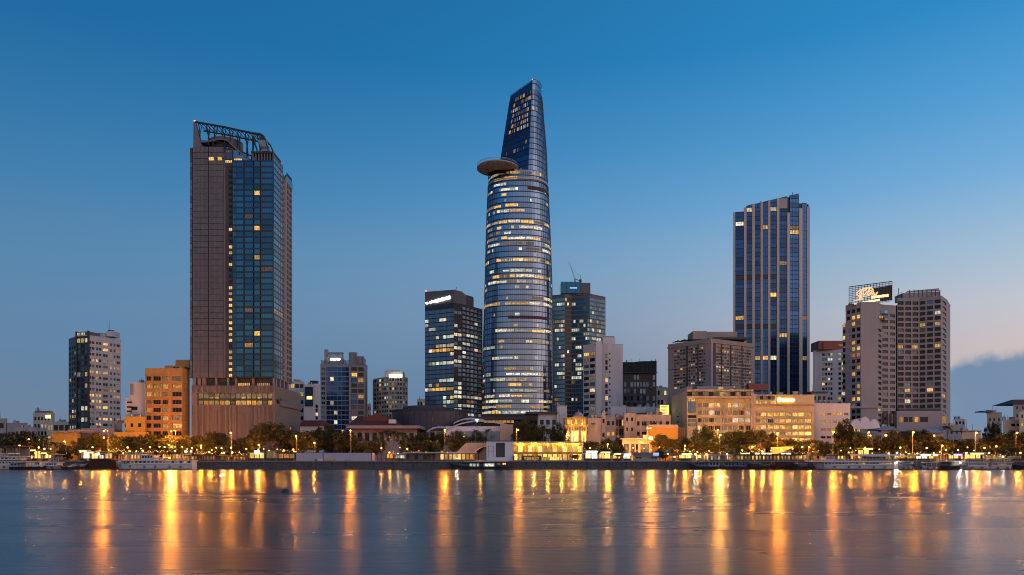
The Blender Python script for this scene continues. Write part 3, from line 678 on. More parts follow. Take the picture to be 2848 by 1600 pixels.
# ================================================================== behind: white office, blue tower, condominium
r_, P, B, z1 = simple('office_block', 'white office block with dark tall slot window right of brown podium', 845, 890, 1071, 520, 'wall_white', [(.72, .86)], 12, kind=lit(.05), zb=6, zt=14, hr=.8); finish(r_)
block(r_, 'roof_tank', 'metal_dark', 862, 882, 1059, 1066, 523, 4); block(r_, 'lit_sign', 'sign_yellow', 853, 868, 1102, 1111, 519, 1); block(r_, 'glass_bay', 'glass_grey', 848, 870, 1076, 1130, 519.2, .7)
r_, *_ = simple('office_block', 'striped white low office behind the podium corner', 806, 846, 1063, 540, 'wall_white', 3, 8, kind=lit(.3, ('lit_white', 'lit_yellow'), seed=9), wr=.85, hr=.5, zb=10); finish(r_)
def blue_tower():
    Y = 600
    pts = [(891, 600), (907, 600), (971, 600), (1016, 603), (1022, 612)]
    kb = lit(.05, ('lit_yellow', 'lit_white'), 'glass_navy', {15: .25, 13: .2, 6: .3}, seed=51)
    f0 = grid(1, 18, .75, .6, lit(.06, ('lit_orange',), 'glass_dark', None, 'curtain', .3, seed=52), zb=5, zt=2, depth=.6, frame='frame_pale')
    f1 = grid(6, 18, .93, .84, kb, mu=.01, zb=5, zt=2, depth=.12, tilt=.004)
    f2 = grid([(.14, .5), (.56, .9)], 16, 1, .72, lit(.16, ('lit_yellow', 'lit_orange', 'lit_white'), 'glass_dark', None, ('curtain', 'glass_navy'), .5, seed=53), zb=5, zt=1.5, depth=.5, mull=2)
    root, P, B, z1 = bld('office_tower', 'blue glass mid-rise with twin grey shafts left of round condominium', pts, 28, 1014, [f0, f1, f2, None], 'wall_pinkgrey', parapet=.5)
    finish(root)
    block(root, 'crown_mast', 'wall_grey', 902, 911, 972, 1013, 602, 3); block(root, 'crown_beam', 'wall_grey', 911, 953, 980, 984, 602, 4); block(root, 'crown_post', 'wall_grey', 950, 953, 984, 1013, 602, 3)
    for k in range(12): block(root, 'crown_fin', 'wall_grey', 912 + k * 3.2, 913.2 + k * 3.2, 984, 994, 602.5, 1)
    block(root, 'crown_room', 'wall_dark', 911, 950, 995, 1013, 605, 8); block(root, 'lit_room', 'sign_white', 918, 946, 997, 1003, 604, .5)
    for k in range(22): block(root, 'crown_fin', 'wall_pinkgrey', 893 + k * 3.5, 895 + k * 3.5, 1001 + (k % 3), 1012, 600.5, 1)
    for k in range(7): block(root, 'shaft_fin', 'wall_pinkgrey', 970 + k * 3.1, 972.2 + k * 3.1, 980, 1013, 600 + k * .1, 4)
    for k in range(6): block(root, 'shaft_fin', 'wall_pinkgrey', 991.7 + k * 3.3, 994 + k * 3.3, 991, 1013, 601, 4)
    block(root, 'shaft_crown', 'wall_grey', 972, 1012, 996, 1013, 606, 8)
    block(root, 'shaft_pier', 'wall_pinkgrey', 970, 976, 1013, 1166, 599.2, 1)
blue_tower()
def condo():
    pts = [(1039, 622), (1061, 612), (1081, 606), (1120, 606), (1134, 612)]
    k = lambda s: lit(.20, ('lit_white', 'lit_dim', 'lit_orange', 'lit_dim'), 'glass_dark', None, ('curtain', 'glass_grey'), .5, seed=s)
    root, P, B, z1 = bld('condominium', 'cream condominium with bright white roof sign, small in the distance', pts, 30, 1050, [grid(3, 17, .7, .6, k(1), zb=5), grid(3, 17, .7, .6, k(2), zb=5), grid(5, 17, .72, .6, k(3), zb=5), grid(2, 17, .7, .6, k(4), zb=5)], 'wall_cream', parapet=.5)
    finish(root)
    block(root, 'penthouse', 'wall_cream', 1070, 1120, 1033, 1049, 610, 12); block(root, 'roof_sign', 'sign_white', 1082, 1118, 1041, 1049, 605, .6); block(root, 'roof_cap', 'wall_grey', 1074, 1112, 1031, 1034, 612, 9)
condo()
r_, *_ = simple('far_block', 'tiny pale far block between blue tower and condominium', 1022, 1032, 1126, 800, 'wall_grey', 2, 5, zb=20); finish(r_)
r_, *_ = simple('far_block', 'tiny distant roof with lamp at foot of dark glass tower', 1160, 1190, 1112, 820, 'wall_cream', 4, 4, kind=lit(.5, ('lit_dim', 'lit_white'), seed=6), zb=30); finish(r_)

# ================================================================== dark office tower with white sign
def sign_tower():
    pts = [(1182, 572), (1262, 560), (1285, 565), (1342, 585)]
    rows = {0: .25, 1: .5, 3: .25, 5: .5, 6: .35, 7: .3, 9: .6, 10: .4, 12: .5, 14: .5, 15: .35, 20: .6, 23: .3, 26: .4, 28: .35, 30: .2}
    kf = lit(.06, ('lit_white', 'lit_cool', 'lit_yellow'), 'glass_grey', rows, seed=61, run=.6)
    ks = lit(.10, ('lit_white', 'lit_cool'), 'glass_dark', rows, ('glass_grey',), .4, seed=62)
    kr = lit(.09, ('lit_cool', 'lit_dim', 'lit_white'), 'glass_grey', {7: .4, 8: .6, 2: .5, 4: .4, 0: .5}, ('curtain', 'glass_blue'), .3, seed=63)
    nf = 33
    root, P, B, z1 = bld('office_tower', 'dark glass office tower with white lit sign, just left of the tallest tower', pts, 30, 842,
        [grid(8, nf, .95, .80, kf, mu=.0, zb=6, zt=4, depth=.08, tilt=.004, mull=2), grid(2, nf, .9, .74, ks, mu=.02, zb=6, zt=2, depth=.15), grid(5, nf, .92, .62, kr, mu=.02, zb=6, zt=1, depth=.5, mull=1)], 'wall_slate', parapet=0, clutter=0)
    finish(root)
    fr = FR(P[2], P[3])
    for i in range(nf):
        z = GZ + 6 + (z1 - GZ - 7) * i / nf; c = fr.P(fr.L / 2, .3, z + .2); piece('balcony_slab', unit_box('slab_grey'), root, c, fr.ang, (fr.L * .98, 1.2, .3))
    # roof screen stepping down to the right
    mb = MB(); A, Bq, C = P[0], P[1], P[2]
    za, zb2 = Z(812, 572), Z(806, 560)
    for (a, c, h0, h1) in ((A, Bq, za, zb2), (Bq, C, zb2, Z(812, 566))):
        mb.face([(a.x, a.y, z1), (c.x, c.y, z1), (c.x, c.y, h1), (a.x, a.y, h0)])
    e = fr.P(fr.L * .2, 0); mb.face([(C.x, C.y, z1), (e[0], e[1], z1), (e[0], e[1], Z(823, 570)), (C.x, C.y, Z(812, 566))])
    mb.face([(A.x, A.y + 8, z1), (e[0], e[1] + 8, z1), (e[0], e[1] + 8, Z(823, 570)), (A.x, A.y + 8, za)]); mb.build('roof_screen', 'frame_mid', root)
    mb = MB(); e2 = fr.P(fr.L * .55, -.3); mb.hexa([(C.x, C.y + .3), (e2[0], e2[1]), (e2[0], e2[1] + 8), (C.x, C.y + 8)], z1, Z(825, 575)); mb.build('upper_roof', 'wall_dark', root)
    fr = FR(P[0], P[1])
    for k, (a, c) in enumerate(((.04, .12), (.18, .235), (.245, .30))): 
        mb = MB(); z = Z(840 - k * 1.2, 566); mb.lathe((0, 0, 0), [(0, -.5), (.8, -.35), (.95, .0), (.7, .4), (0, .5)], 10)
        o = mb.build('sign_emblem', 'sign_white', root, local=True); pz = fr.P(fr.L * (a + c) / 2, .5, z); o.location = Vector(pz) - root.location; o.scale = (1.2, .4, 1.8)
    for k in range(9):
        a = .335 + k * .062; c = fr.P(fr.L * (a + .027), .45, Z(837.4 - k * .75, 566)); piece('sign_letter', unit_box('sign_white'), root, c, fr.ang, (fr.L * (.052 if k != 3 else .03), .4, 2.5 if k % 3 else 2.2))
    mb = MB(); mb.lathe((X(1184.5, 572), 572, za + .6), [(0, -.7), (.7, 0), (0, .7)], 8); mb.build('beacon', 'red_light', root)
    mb = MB(); mb.tube((P[1].x + 1, P[1].y + 2, zb2 - 1), (P[1].x + 2, P[1].y + 2, zb2 + 2.2), .25); mb.build('antenna', 'metal_dark', root)
sign_tower()
# ================================================================== the tallest tower: tapering glass blade with helipad
def blade_tower():
    YC = 505.0
    root = thing('skyscraper', 'tallest tower, tapering blue glass blade with round helipad jutting left', 'tower', (X(1441, YC), YC, GZ))
    def interp(tab, v):
        for (a, x), (b_, y) in zip(tab, tab[1:]):
            if a >= v >= b_: return x + (y - x) * (a - v) / (a - b_)
        return tab[0][1] if v > tab[0][0] else tab[-1][1]
    LT = [(1160, 1340), (1105, 1341), (940, 1344.5), (774, 1349), (663, 1351.5), (553, 1355.5), (508, 1359), (480, 1362), (200, 1385)]
    RT = [(1160, 1542), (1105, 1541), (940, 1538), (774, 1535), (663, 1531), (553, 1526), (508, 1523), (430, 1521), (387, 1518), (320, 1512), (234, 1505.5), (200, 1503)]
    def pyz(z): return HOR - (z - CZ) * F / (YC - 4)
    RIDGE = lambda py: 1469 + (501 - py) * (13 / 276)
    LEFT = lambda py: 1383 + (500 - py) * (36 / 232)
    def lower(z, n=56):
        py = pyz(z); x0, x1 = X(interp(LT, py), YC), X(interp(RT, py), YC); cx, a = (x0 + x1) / 2, (x1 - x0) / 2; out = []
        for i in range(n):
            t = math.pi + 2 * math.pi * i / n; c, s = math.cos(t), math.sin(t)
            out.append((cx + a * math.copysign(abs(c) ** .82, c), YC + 19 * math.copysign(abs(s) ** .82, s)))
        return out
    def upper(z, yoff=0):
        py = pyz(z); Rr = Vector((X(RIDGE(py), 487), 487)); E_ = Vector((X(interp(RT, py), YC + 3), YC + 3)); Lf = Vector((X(LEFT(py), 503), 503)); out = []
        for i in range(9): p = Lf.lerp(Rr, i / 8); out.append((p.x, p.y))
        for i in range(1, 15):
            a = math.pi / 2 * i / 14; out.append((Rr.x + (E_.x - Rr.x) * math.sin(a), E_.y - (E_.y - Rr.y) * math.cos(a)))
        out.append((E_.x - 1, YC + 12)); out.append((E_.x - 8, YC + 18)); out.append((Lf.x + 6, YC + 17)); out.append((Lf.x, YC + 8))
        return out
    zb = Z(1158, YC); zH = Z(497, YC); fh = 3.68
    bands = []; z = zb
    while z + fh < zH + .5: bands.append((z, z + fh, 'low')); z += fh
    zs = z
    ztop = Z(268, 503)
    while z + fh < ztop: bands.append((z, z + fh, 'up')); z += fh
    zlast = z
    mull = MB(); mulls = MB()
    def ring_faces(mb, r0, r1, za, zc, sel, mi=0, off=0):
        n = len(r0); cx = sum(p[0] for p in r0) / n; cy = sum(p[1] for p in r0) / n
        def o(p):
            d = Vector((p[0] - cx, p[1] - cy)).normalized() * off; return (p[0] + d.x, p[1] + d.y)
        for i in sel:
            j = (i + 1) % n; a, b_, c, d = o(r0[i]), o(r0[j]), o(r1[j]), o(r1[i])
            mb.face([(a[0], a[1], za), (b_[0], b_[1], za), (c[0], c[1], zc), (d[0], d[1], zc)], mi)
    litrows = {}
    def pat(py, u0, u1, k, p=.85): litrows.setdefault(round((Z(py, YC) - zb) / fh - .3), []).append((u0, u1, k, p))
    W, Yl, C = 'lit_white', 'lit_yellow', 'lit_cool'
    for py, u0, u1, k, p in ((1147, .02, .85, C, .9), (1134, .0, .8, W, .9), (1120, .05, .85, C, .8), (1107, .05, .7, W, .75), (1093, .45, .8, C, .9), (1091, .05, .3, W, .7), (1078, .3, .6, Yl, .5), (1060, .05, .75, W, .8), (1048, .05, .75, C, .7), (1034, .05, .6, Yl, .6),
        (1003, .2, .5, C, .6), (972, .05, .3, C, .8), (957, .25, .8, W, .6), (942, .55, .95, W, .4), (928, .3, .9, W, .5), (857, .0, .35, Yl, .95), (858, .4, .95, W, .75), (842, .6, .95, W, .5), (818, .05, .15, Yl, .9), (802, .0, .75, W, .9), (787, .25, .85, Yl, .85), (771, .2, .7, C, .6),
        (748, .0, .7, W, .85), (745, .3, .95, W, .8), (733, .0, .3, W, .4), (718, .05, .2, Yl, .8), (719, .55, .9, W, .8), (703, .15, .95, W, .8), (688, .1, .95, W, .8), (676, .05, .5, C, .7), (660, .3, .75, W, .85), (645, .0, .95, W, .92), (634, .05, .12, Yl, .9), (617, .0, .55, Yl, .75), (603, .0, .5, Yl, .7), (576, .35, .6, W, .5), (553, .05, .5, C, .6), (541, .05, .4, C, .5),
        (524, .1, .5, Yl, .7), (513, .05, .75, Yl, .95), (503, .1, .8, Yl, .9)):
        pat(py, u0, u1, k, p)
    edge = MB()
    for bi, (za, zc, kd) in enumerate(bands):
        ring = lower if kd == 'low' else upper
        r0, r1 = ring(za), ring(zc); n = len(r0)
        py = pyz((za + zc) / 2)
        dark = kd == 'low' and bi in (int((Z(545, YC) - zb) / fh) + 1,)
        mb = MB()
        if kd == 'low':
            ring_faces(mb, r0, r1, za, zc, range(n)); mb.build('glass_band', 'glass_tower', root, smooth=True)
        else:
            ring_faces(mb, r0, r1, za, zc, range(8, n), 0); ring_faces(mb, r0, r1, za, zc, range(0, 8), 1); mb.build('glass_band', ['glass_tower', 'glass_shard'], root)
        eb = MB(); hh = .42 if kd == 'low' else .34
        ring_faces(eb, r0, ring(za + hh), za - hh * .3, za + hh, range(n), 0, .22)
        cx = sum(p[0] for p in r0) / n; cy = sum(p[1] for p in r0) / n
        eb.face([(p[0] + (p[0] - cx) * .008, p[1] + (p[1] - cy) * .008, za - hh * .3) for p in reversed(r0)])
        eb.build('floor_edge', 'spandrel_tower', root)
        vis = list(range(0, n // 2)) if kd == 'low' else list(range(0, 23))
        # fine upright mullions
        for i in vis:
            a0, a1, c0, c1 = Vector(r0[i]), Vector(r0[(i + 1) % n]), Vector(r1[i]), Vector(r1[(i + 1) % n])
            seg = (a1 - a0).length; m = max(1, round(seg / 1.5)); nn = Vector(((a1 - a0).y, -(a1 - a0).x)).normalized()
            for q in range(m):
                t = q / m; p = a0.lerp(a1, t); p2 = c0.lerp(c1, t); w = (a1 - a0).normalized() * .06
                mull.face([(p.x - w.x, p.y - w.y, za + .3), (p.x + nn.x * .2, p.y + nn.y * .2, za + .3), (p2.x + nn.x * .2, p2.y + nn.y * .2, zc), (p2.x - w.x, p2.y - w.y, zc)])
                mull.face([(p.x + nn.x * .2, p.y + nn.y * .2, za + .3), (p.x + w.x, p.y + w.y, za + .3), (p2.x + w.x, p2.y + w.y, zc), (p2.x + nn.x * .2, p2.y + nn.y * .2, zc)])
        # lit rooms
        def litquad(u0, u1, k, lo=.55, hi=3.2):
            lb = MB(); got = False
            pts0 = [Vector(r0[i]) for i in vis] + [Vector(r0[(vis[-1] + 1) % n])]; pts1 = [Vector(r1[i]) for i in vis] + [Vector(r1[(vis[-1] + 1) % n])]
            N = len(pts0) - 1
            def at(P_, u):
                s = u * N; i = min(int(s), N - 1); return P_[i].lerp(P_[i + 1], s - i), (P_[i + 1] - P_[i])
            m = max(1, int((u1 - u0) * 40)); step = (u1 - u0) / m
            for q in range(m):
                ua, ub = u0 + q * step, u0 + (q + .94) * step
                p, d = at(pts0, ua); p2, _ = at(pts0, ub); f = (lo / (zc - za)); g = hi / (zc - za)
                e, _ = at(pts1, ua); e2, _ = at(pts1, ub); nn = Vector((d.y, -d.x)).normalized() * .07
                A_, B_, C_, D_ = p.lerp(e, f) + nn, p2.lerp(e2, f) + nn, p2.lerp(e2, g) + nn, p.lerp(e, g) + nn
                lb.face([(A_.x, A_.y, za + lo), (B_.x, B_.y, za + lo), (C_.x, C_.y, za + hi), (D_.x, D_.y, za + hi)])
            lb.build('lit_window', k, root)
        if kd == 'low':
            for (u0, u1, k, p) in litrows.get(bi, []):
                u = u0
                while u < u1:
                    w = rng.uniform(.03, .14)
                    if rng.random() < p: litquad(u, min(u + w, u1), (k if k != W or rng.random() < .5 else Yl) if rng.random() < .65 else rng.choice((W, Yl, 'lit_dim', 'lit_dim')), rng.uniform(.7, 1.2), rng.uniform(2.3, 3.0))
                    u += w + .006
            if rng.random() < .5:
                for _ in range(rng.randint(1, 4)):
                    u = rng.uniform(.05, .9); litquad(u, u + rng.uniform(.012, .03), rng.choice((W, C, Yl)), .8, 2.6)
        else:
            fl = vis.index(8) / 23
            rows_up = {'a': (285, 345), }
            if 275 < py < 360: p = .75
            elif 362 < py < 382: p = .8
            elif 425 < py < 440: p = .15
            else: p = .03
            u = .03 + .04 * rng.random()
            while u < .33:
                w = rng.uniform(.010, .017)
                if rng.random() < p * .8 * (1 - max(0, .14 - u) * 4): litquad(u, u + w * .62, rng.choice((W, 'lit_dim', Yl, 'lit_dim')), .6, 3.0)
                u += w
            if abs(py - 366) < 5:
                for u in (.42, .55, .66, .78, .85): litquad(u, u + .04, W, .6, 3)
            if abs(py - 325) < 5: litquad(.38, .42, W, .6, 3); litquad(.5, .53, W, .6, 3)
            if 497 < py < 516:
                u = .36
                while u < .95: litquad(u, u + .04, rng.choice((Yl, W)), .4, 3.2); u += .045
    o = mull.build('mullion', 'frame_dark', root); o['kind'] = 'stuff'
    # sloping top
    r0 = upper(zlast); tb = MB(); n = len(r0)
    def topz(i, p):
        if i <= 8: return Z(268, 503) + (Z(225, 487) - Z(268, 503)) * (i / 8)
        if i <= 22: return Z(225, 487) + (Z(236, 500) - Z(225, 487)) * ((i - 8) / 14)
        return Z(236, 500) - 4 if i < 25 else Z(268, 503) - 2
    tops = [(upper(topz(i, p))[i], topz(i, p)) for i, p in enumerate(r0)]
    for i in range(n):
        j = (i + 1) % n; tb.face([(*r0[i], zlast), (*r0[j], zlast), (*tops[j][0], tops[j][1]), (*tops[i][0], tops[i][1])], 1 if i < 8 else 0)
    tb.build('sloping_top', ['glass_tower', 'glass_shard'], root)
    for i in range(0, 8):      # floor lines and lit panes on the sloping top face
        pass
    fb = MB(); k = 1
    while zlast + k * fh < tops[8][1]:
        zz = zlast + k * fh; i0 = next((i for i in range(9) if tops[i][1] > zz), 8); r = upper(zz)
        for i in range(i0, 22):
            if tops[i][1] > zz and tops[i + 1][1] > zz - 2:
                a, c = r[i], r[i + 1]; fb.face([(a[0], a[1] - .25, zz - .15), (c[0], c[1] - .25, zz - .15), (c[0], c[1] - .25, zz + .3), (a[0], a[1] - .25, zz + .3)])
        for i in range(i0, 8):
            a, c = Vector(r[i]), Vector(r[i + 1])
            for q in range(3):
                if rng.random() < .6 and tops[i][1] > zz + 2.6:
                    p0, p1 = a.lerp(c, q / 3 + .05), a.lerp(c, q / 3 + .22); lb = MB(); lb.face([(p0.x - .05, p0.y - .1, zz + .5), (p1.x - .05, p1.y - .1, zz + .5), (p1.x - .05, p1.y - .1, zz + 2.6), (p0.x - .05, p0.y - .1, zz + 2.6)]); lb.build('lit_window', rng.choice((W, 'lit_dim', Yl)), root)
        k += 1
    fb.build('top_floor_edge', 'spandrel_tower', root)
    rl = MB(); P3 = [Vector((*t[0], t[1] + .5)) for t in tops[:23]]; rl.path([tuple(p) for p in P3], .22, 5); rl.build('top_rail', 'metal_grey', root)
    for i in (8, 22):
        mb = MB(); p = P3[i]; mb.lathe((p.x, p.y, p.z + .4), [(0, -.4), (.35, 0), (0, .4)], 8); mb.build('beacon', 'red_light', root)
    # roof of the lower body, restaurant deck
    rf = MB(); rr = lower(zs); rf.face([(p[0], p[1], zs + .05) for p in rr]); rf.build('shoulder_roof', 'roof_grey', root)
    for py, h, mname in ((527, 1.0, 'pier_pale'), (531, .6, 'frame_mid')):
        zz = Z(py, YC); rb = MB(); ring_faces(rb, lower(zz), lower(zz + h), zz, zz + h, range(56), 0, .5); rb.build('ledge_ring', mname, root)
    # dark louvre strip on the lower right face and on the shoulder
    for (pya, u0, u1) in ((893, .43, .80), (546, .60, .98)):
        za = Z(pya + 8, YC); zc = Z(pya, YC); lb = MB(); r0 = lower(za)
        for i in range(int(28 * u0), int(28 * u1)):
            a, c = r0[i], r0[i + 1]; nn = Vector((c[1] - a[1], a[0] - c[0])).normalized() * .3
            lb.face([(a[0] + nn.x, a[1] + nn.y, za), (c[0] + nn.x, c[1] + nn.y, za), (c[0] + nn.x, c[1] + nn.y, zc), (a[0] + nn.x, a[1] + nn.y, zc)])
        lb.build('louvre_strip', 'boat_brown', root)
    # helipad: dish, neck, rail
    hx, hy = X(1384, 488), 488.0; hz = Z(471, 488)
    mb = MB(); mb.lathe((hx, hy, hz), [(0, 1.0), (13.7, 1.0), (14.1, .7), (14.1, .15), (12.9, -.35), (8.5, -.9), (0, -1.0)], 48); hp = mb.build('helipad', 'slab_grey', root, smooth=False)
    for k in range(24):
        a = 2 * math.pi * k / 24; mb = MB(); mb.tube((hx + 6 * math.cos(a), hy + 6 * math.sin(a), hz - 1.1), (hx + 13 * math.cos(a), hy + 13 * math.sin(a), hz - .45), .13, .09, 4); mb.build('helipad_rib', 'frame_mid', hp)
    mb = MB(); mb.lathe((X(1396, 496), 496, zs), [(9.6, -2.5), (9.6, hz - zs - .8)], 32); nk = mb.build('helipad_neck', 'glass_dark', root)
    rl = MB(); ra = MB()
    for k in range(48):
        a, c = 2 * math.pi * k / 48, 2 * math.pi * (k + 1) / 48; p = (hx + 13.9 * math.cos(a), hy + 13.9 * math.sin(a)); q_ = (hx + 13.9 * math.cos(c), hy + 13.9 * math.sin(c))
        rl.tube((*p, hz + 1.2), (*p, hz + 2.5), .08, .08, 4); rl.tube((*p, hz + 2.5), (*q_, hz + 2.5), .1, .1, 4); rl.tube((*p, hz + 1.9), (*q_, hz + 1.9), .06, .06, 4)
    rl.build('helipad_rail', 'metal_grey', hp)
    mb = MB(); mb.hexa([(X(1432, 487), 486), (X(1441, 487), 486), (X(1450, 487), 492), (X(1436, 487), 492)], zs - 1, hz - .4, q2=[(X(1430, 487), 486), (X(1437, 487), 486), (X(1441, 487), 492), (X(1432, 487), 492)]); mb.build('helipad_strut', 'pier_pale', root)
    lb = MB(); fr = FR((X(1440, 486.5), 486.6), (X(1462, 486.5), 486.6)); lb.face([fr.P(0, 0, Z(483, 486)), fr.P(fr.L * .8, 0, Z(487, 486)), fr.P(fr.L * .9, 0, Z(474, 486)), fr.P(fr.L * .1, 0, Z(472, 486))]); lb.build('lit_bar', 'lit_yellow', root)
    # base canopy and lit lobby
    cv = MB(); cv.hexa([(X(1336, 480), 478), (X(1464, 480), 478), (X(1464, 480), 500), (X(1336, 480), 500)], Z(1168, 480), Z(1160, 480)); cv.build('entrance_canopy', 'wall_dark', root)
    fr = FR((X(1346, 482), 482), (X(1430, 482), 482)); 
    for k in range(8): win(root, fr, fr.L * k / 8 + .1, fr.L * (k + 1) / 8 - .1, Z(1177, 482), Z(1169, 482), 0, 'lit_orange', 2)
    finish(root)
    bs = MB(); bs.face([(X(1341, YC), 486.5, GZ), (X(1541, YC), 486.5, GZ), (X(1541, YC), 486.5, zb + .4), (X(1341, YC), 486.5, zb + .4)]); bs.build('lobby_wall', 'glass_dark', root)
blade_tower()

# ================================================================== right of the blade: glass tower with crane on top
def crane_tower():
    pts = [(1537, 606), (1571, 602), (1589, 604), (1640, 600), (1684, 612)]
    rows = {30: .5, 29: .4, 28: .45, 27: .3, 26: .35, 24: .3, 22: .35, 20: .3, 18: .35, 17: .3, 12: .35, 10: .25, 7: .3}
    k = lambda s: lit(.07, ('lit_white', 'lit_cool', 'lit_cool', 'lit_dim'), 'glass_blue', rows, seed=s, run=.4)
    g = dict(mu=.01, zb=5, zt=2, depth=.08, tilt=.005)
    root, P, B, z1 = bld('office_tower', 'teal glass office tower with a crane on its roof, right of the tallest tower', pts, 34, 819,
        [grid(6, 36, .93, .72, k(71), **g), grid(3, 36, .9, .7, lit(.04, ('lit_cool', 'lit_orange'), 'glass_dark', seed=72), **g), grid(9, 36, .93, .72, k(73), **g), grid(7, 36, .9, .72, k(74), **g)], 'frame_mid', parapet=.6)
    finish(root)
    block(root, 'roof_box', 'glass_teal', 1560, 1616, 784, 816, 606, 16); block(root, 'roof_box', 'frame_mid', 1616.2, 1642, 787, 816, 606, 16)
    for i in range(5): block(root, 'roof_box_mullion', 'frame_dark', 1562 + i * 13, 1563 + i * 13, 784, 816, 605.7, .3)
    block(root, 'glow_panel', 'screen_blue', 1585, 1605, 799, 803, 605.4, .3)
    for i in range(12): block(root, 'roof_fin', 'frame_mid', 1608 + i * 3.2, 1609.8 + i * 3.2, 812 + i * .4, 821, 601, 1)
    # roof crane (stands on the tower: its own thing)
    Yc = 612; c0 = Vector((X(1599, Yc), Yc, Z(785, Yc)))
    cr = thing('tower_crane', 'thin luffing crane standing on the teal glass tower roof', 'crane', c0)
    mb = MB(); mb.box(c0.x - .8, c0.x + .8, Yc - .8, Yc + .8, c0.z - 1, c0.z + 3); mb.build('mast', 'metal_grey', cr)
    tip = Vector((X(1581, Yc), Yc, Z(725, Yc))); mb = MB(); a = c0 + Vector((0, 0, 3)); n = 14
    for s in (-.5, .5): mb.tube(a + Vector((s, 0, 0)), tip, .12, .1, 4)
    mb.tube(a + Vector((0, -.8, .4)), tip, .1, .1, 4)
    for i in range(n):
        p, q_ = a.lerp(tip, i / n), a.lerp(tip, (i + 1) / n); w = .5 * (1 - i / n); mb.tube(p + Vector((-w, 0, 0)), q_ + Vector((w, 0, 0)), .06, .06, 3); mb.tube(p + Vector((w, 0, 0)), q_ + Vector((-w, 0, 0)), .06, .06, 3)
    mb.build('jib', 'metal_grey', cr)
    e = Vector((X(1614, Yc), Yc, Z(776, Yc))); mb = MB(); mb.tube(a.lerp(tip, .6), e + Vector((0, 0, 2)), .06, .06, 3); mb.build('stay_cable', 'metal_dark', cr)
    mb = MB(); mb.box(e.x - 1, e.x + 1, Yc - .8, Yc + .8, e.z - 3.2, e.z - .6); mb.tube((e.x, Yc, e.z - 1), (e.x, Yc, e.z + 3), .15); mb.tube(a, (e.x, Yc, e.z - 2), .25); mb.build('counterweight', 'metal_dark', cr)
crane_tower()

# ================================================================== white slab tower, netted block, small ones
def white_slab():
    pts = [(1622, 502), (1658, 494), (1675, 497), (1690, 496), (1700, 496), (1732, 496)]
    kd = lit(.04, ('lit_white', 'lit_yellow'), 'glass_dark', None, ('curtain', 'lit_dim', 'glass_grey'), .4, seed=81)
    f0 = grid([(.05, .44), (.52, .90)], 17, 1, .58, kd, zb=4, zt=4, mull=2, frame='frame_dark', ac=.25)
    f1 = grid([(.1, .45), (.5, .9)], 17, 1, .52, lit(.1, ('lit_white', 'lit_dim'), 'glass_dark', None, 'curtain', .4, seed=82), zb=4, zt=3, frame='frame_pale')
    f2 = grid([(.55, 1)], 17, 1, .7, lit(.3, ('lit_yellow', 'lit_dim'), 'glass_dark', seed=83), zb=4, zt=6, depth=.6)
    f3 = grid([(.4, .8)], 17, 1, .3, 'glass_dark', zb=4, zt=4)
    root, P, B, z1 = bld('apartment_tower', 'slim white apartment slab with blank right wall, centre right', pts, 24, 958, [f0, f1, f2, f3, None], 'wall_white', parapet=.6)
    finish(root)
    block(root, 'lift_house', 'wall_white', 1676, 1711, 938, 958, 499, 10); block(root, 'stair_tower', 'wall_white', 1659, 1674, 948, 1160, 494.2, 4)
    for k in range(9): block(root, 'roof_fin', 'wall_grey', 1680 + k * 3.3, 1682 + k * 3.3, 935, 939, 499, 8)
white_slab()
r_, P, B, z1 = simple('netted_block', 'unlit block wrapped in dark green construction net at its top', 1732, 1826, 1009, 640, 'hall_dark', 10, 11, kind=lit(0, base=('glass_dark', 'glass_grey')), wr=.75, hr=.7, zb=8, zt=10, depth=.8); finish(r_)
mb = MB(); 
for i in range(16):
    a, c = i / 16, (i + 1) / 16; f = lambda u: Z(1010 - 7 * u + math.sin(u * 9) * .8, 639); xx = lambda u: X(1731 + 95 * u, 639)
    mb.face([(xx(a), 638.4 - (i % 2) * .3, Z(1036, 639)), (xx(c), 638.4 - ((i + 1) % 2) * .3, Z(1036, 639)), (xx(c), 638.4 - ((i + 1) % 2) * .3, f(c)), (xx(a), 638.4 - (i % 2) * .3, f(a))])
mb.build('safety_net', 'net_dark', r_)
block(r_, 'net_rail', 'metal_dark', 1729, 1829, 1036, 1038, 637.6, 1)
for px in (1757, 1779, 1823): block(r_, 'scaffold_pole', 'metal_dark', px, px + 1, 998, 1036, 637.8, .4)
r_, *_ = simple('office_block', 'small cream block with lit floors between net-wrapped block and brown hotel', 1826, 1866, 1080, 560, 'wall_cream', 4, 6, kind=lit(.45, ('lit_dim', 'lit_white'), seed=14), zb=12, hr=.5); finish(r_)
r_, *_ = simple('sign_house', 'small house carrying a glowing yellow billboard beside the cream hotel', 1824, 1862, 1138, 430, 'wall_peach', 3, 1, zb=18, zt=1); finish(r_)
block(r_, 'billboard', 'sign_yellow', 1836, 1860, 1127, 1154, 426, .6)
for k in range(6): block(r_, 'billboard_line', 'wall_ochre', 1838 + (k % 2) * 2, 1857 - (k % 3) * 3, 1130 + k * 4, 1131.4 + k * 4, 425.8, .1)

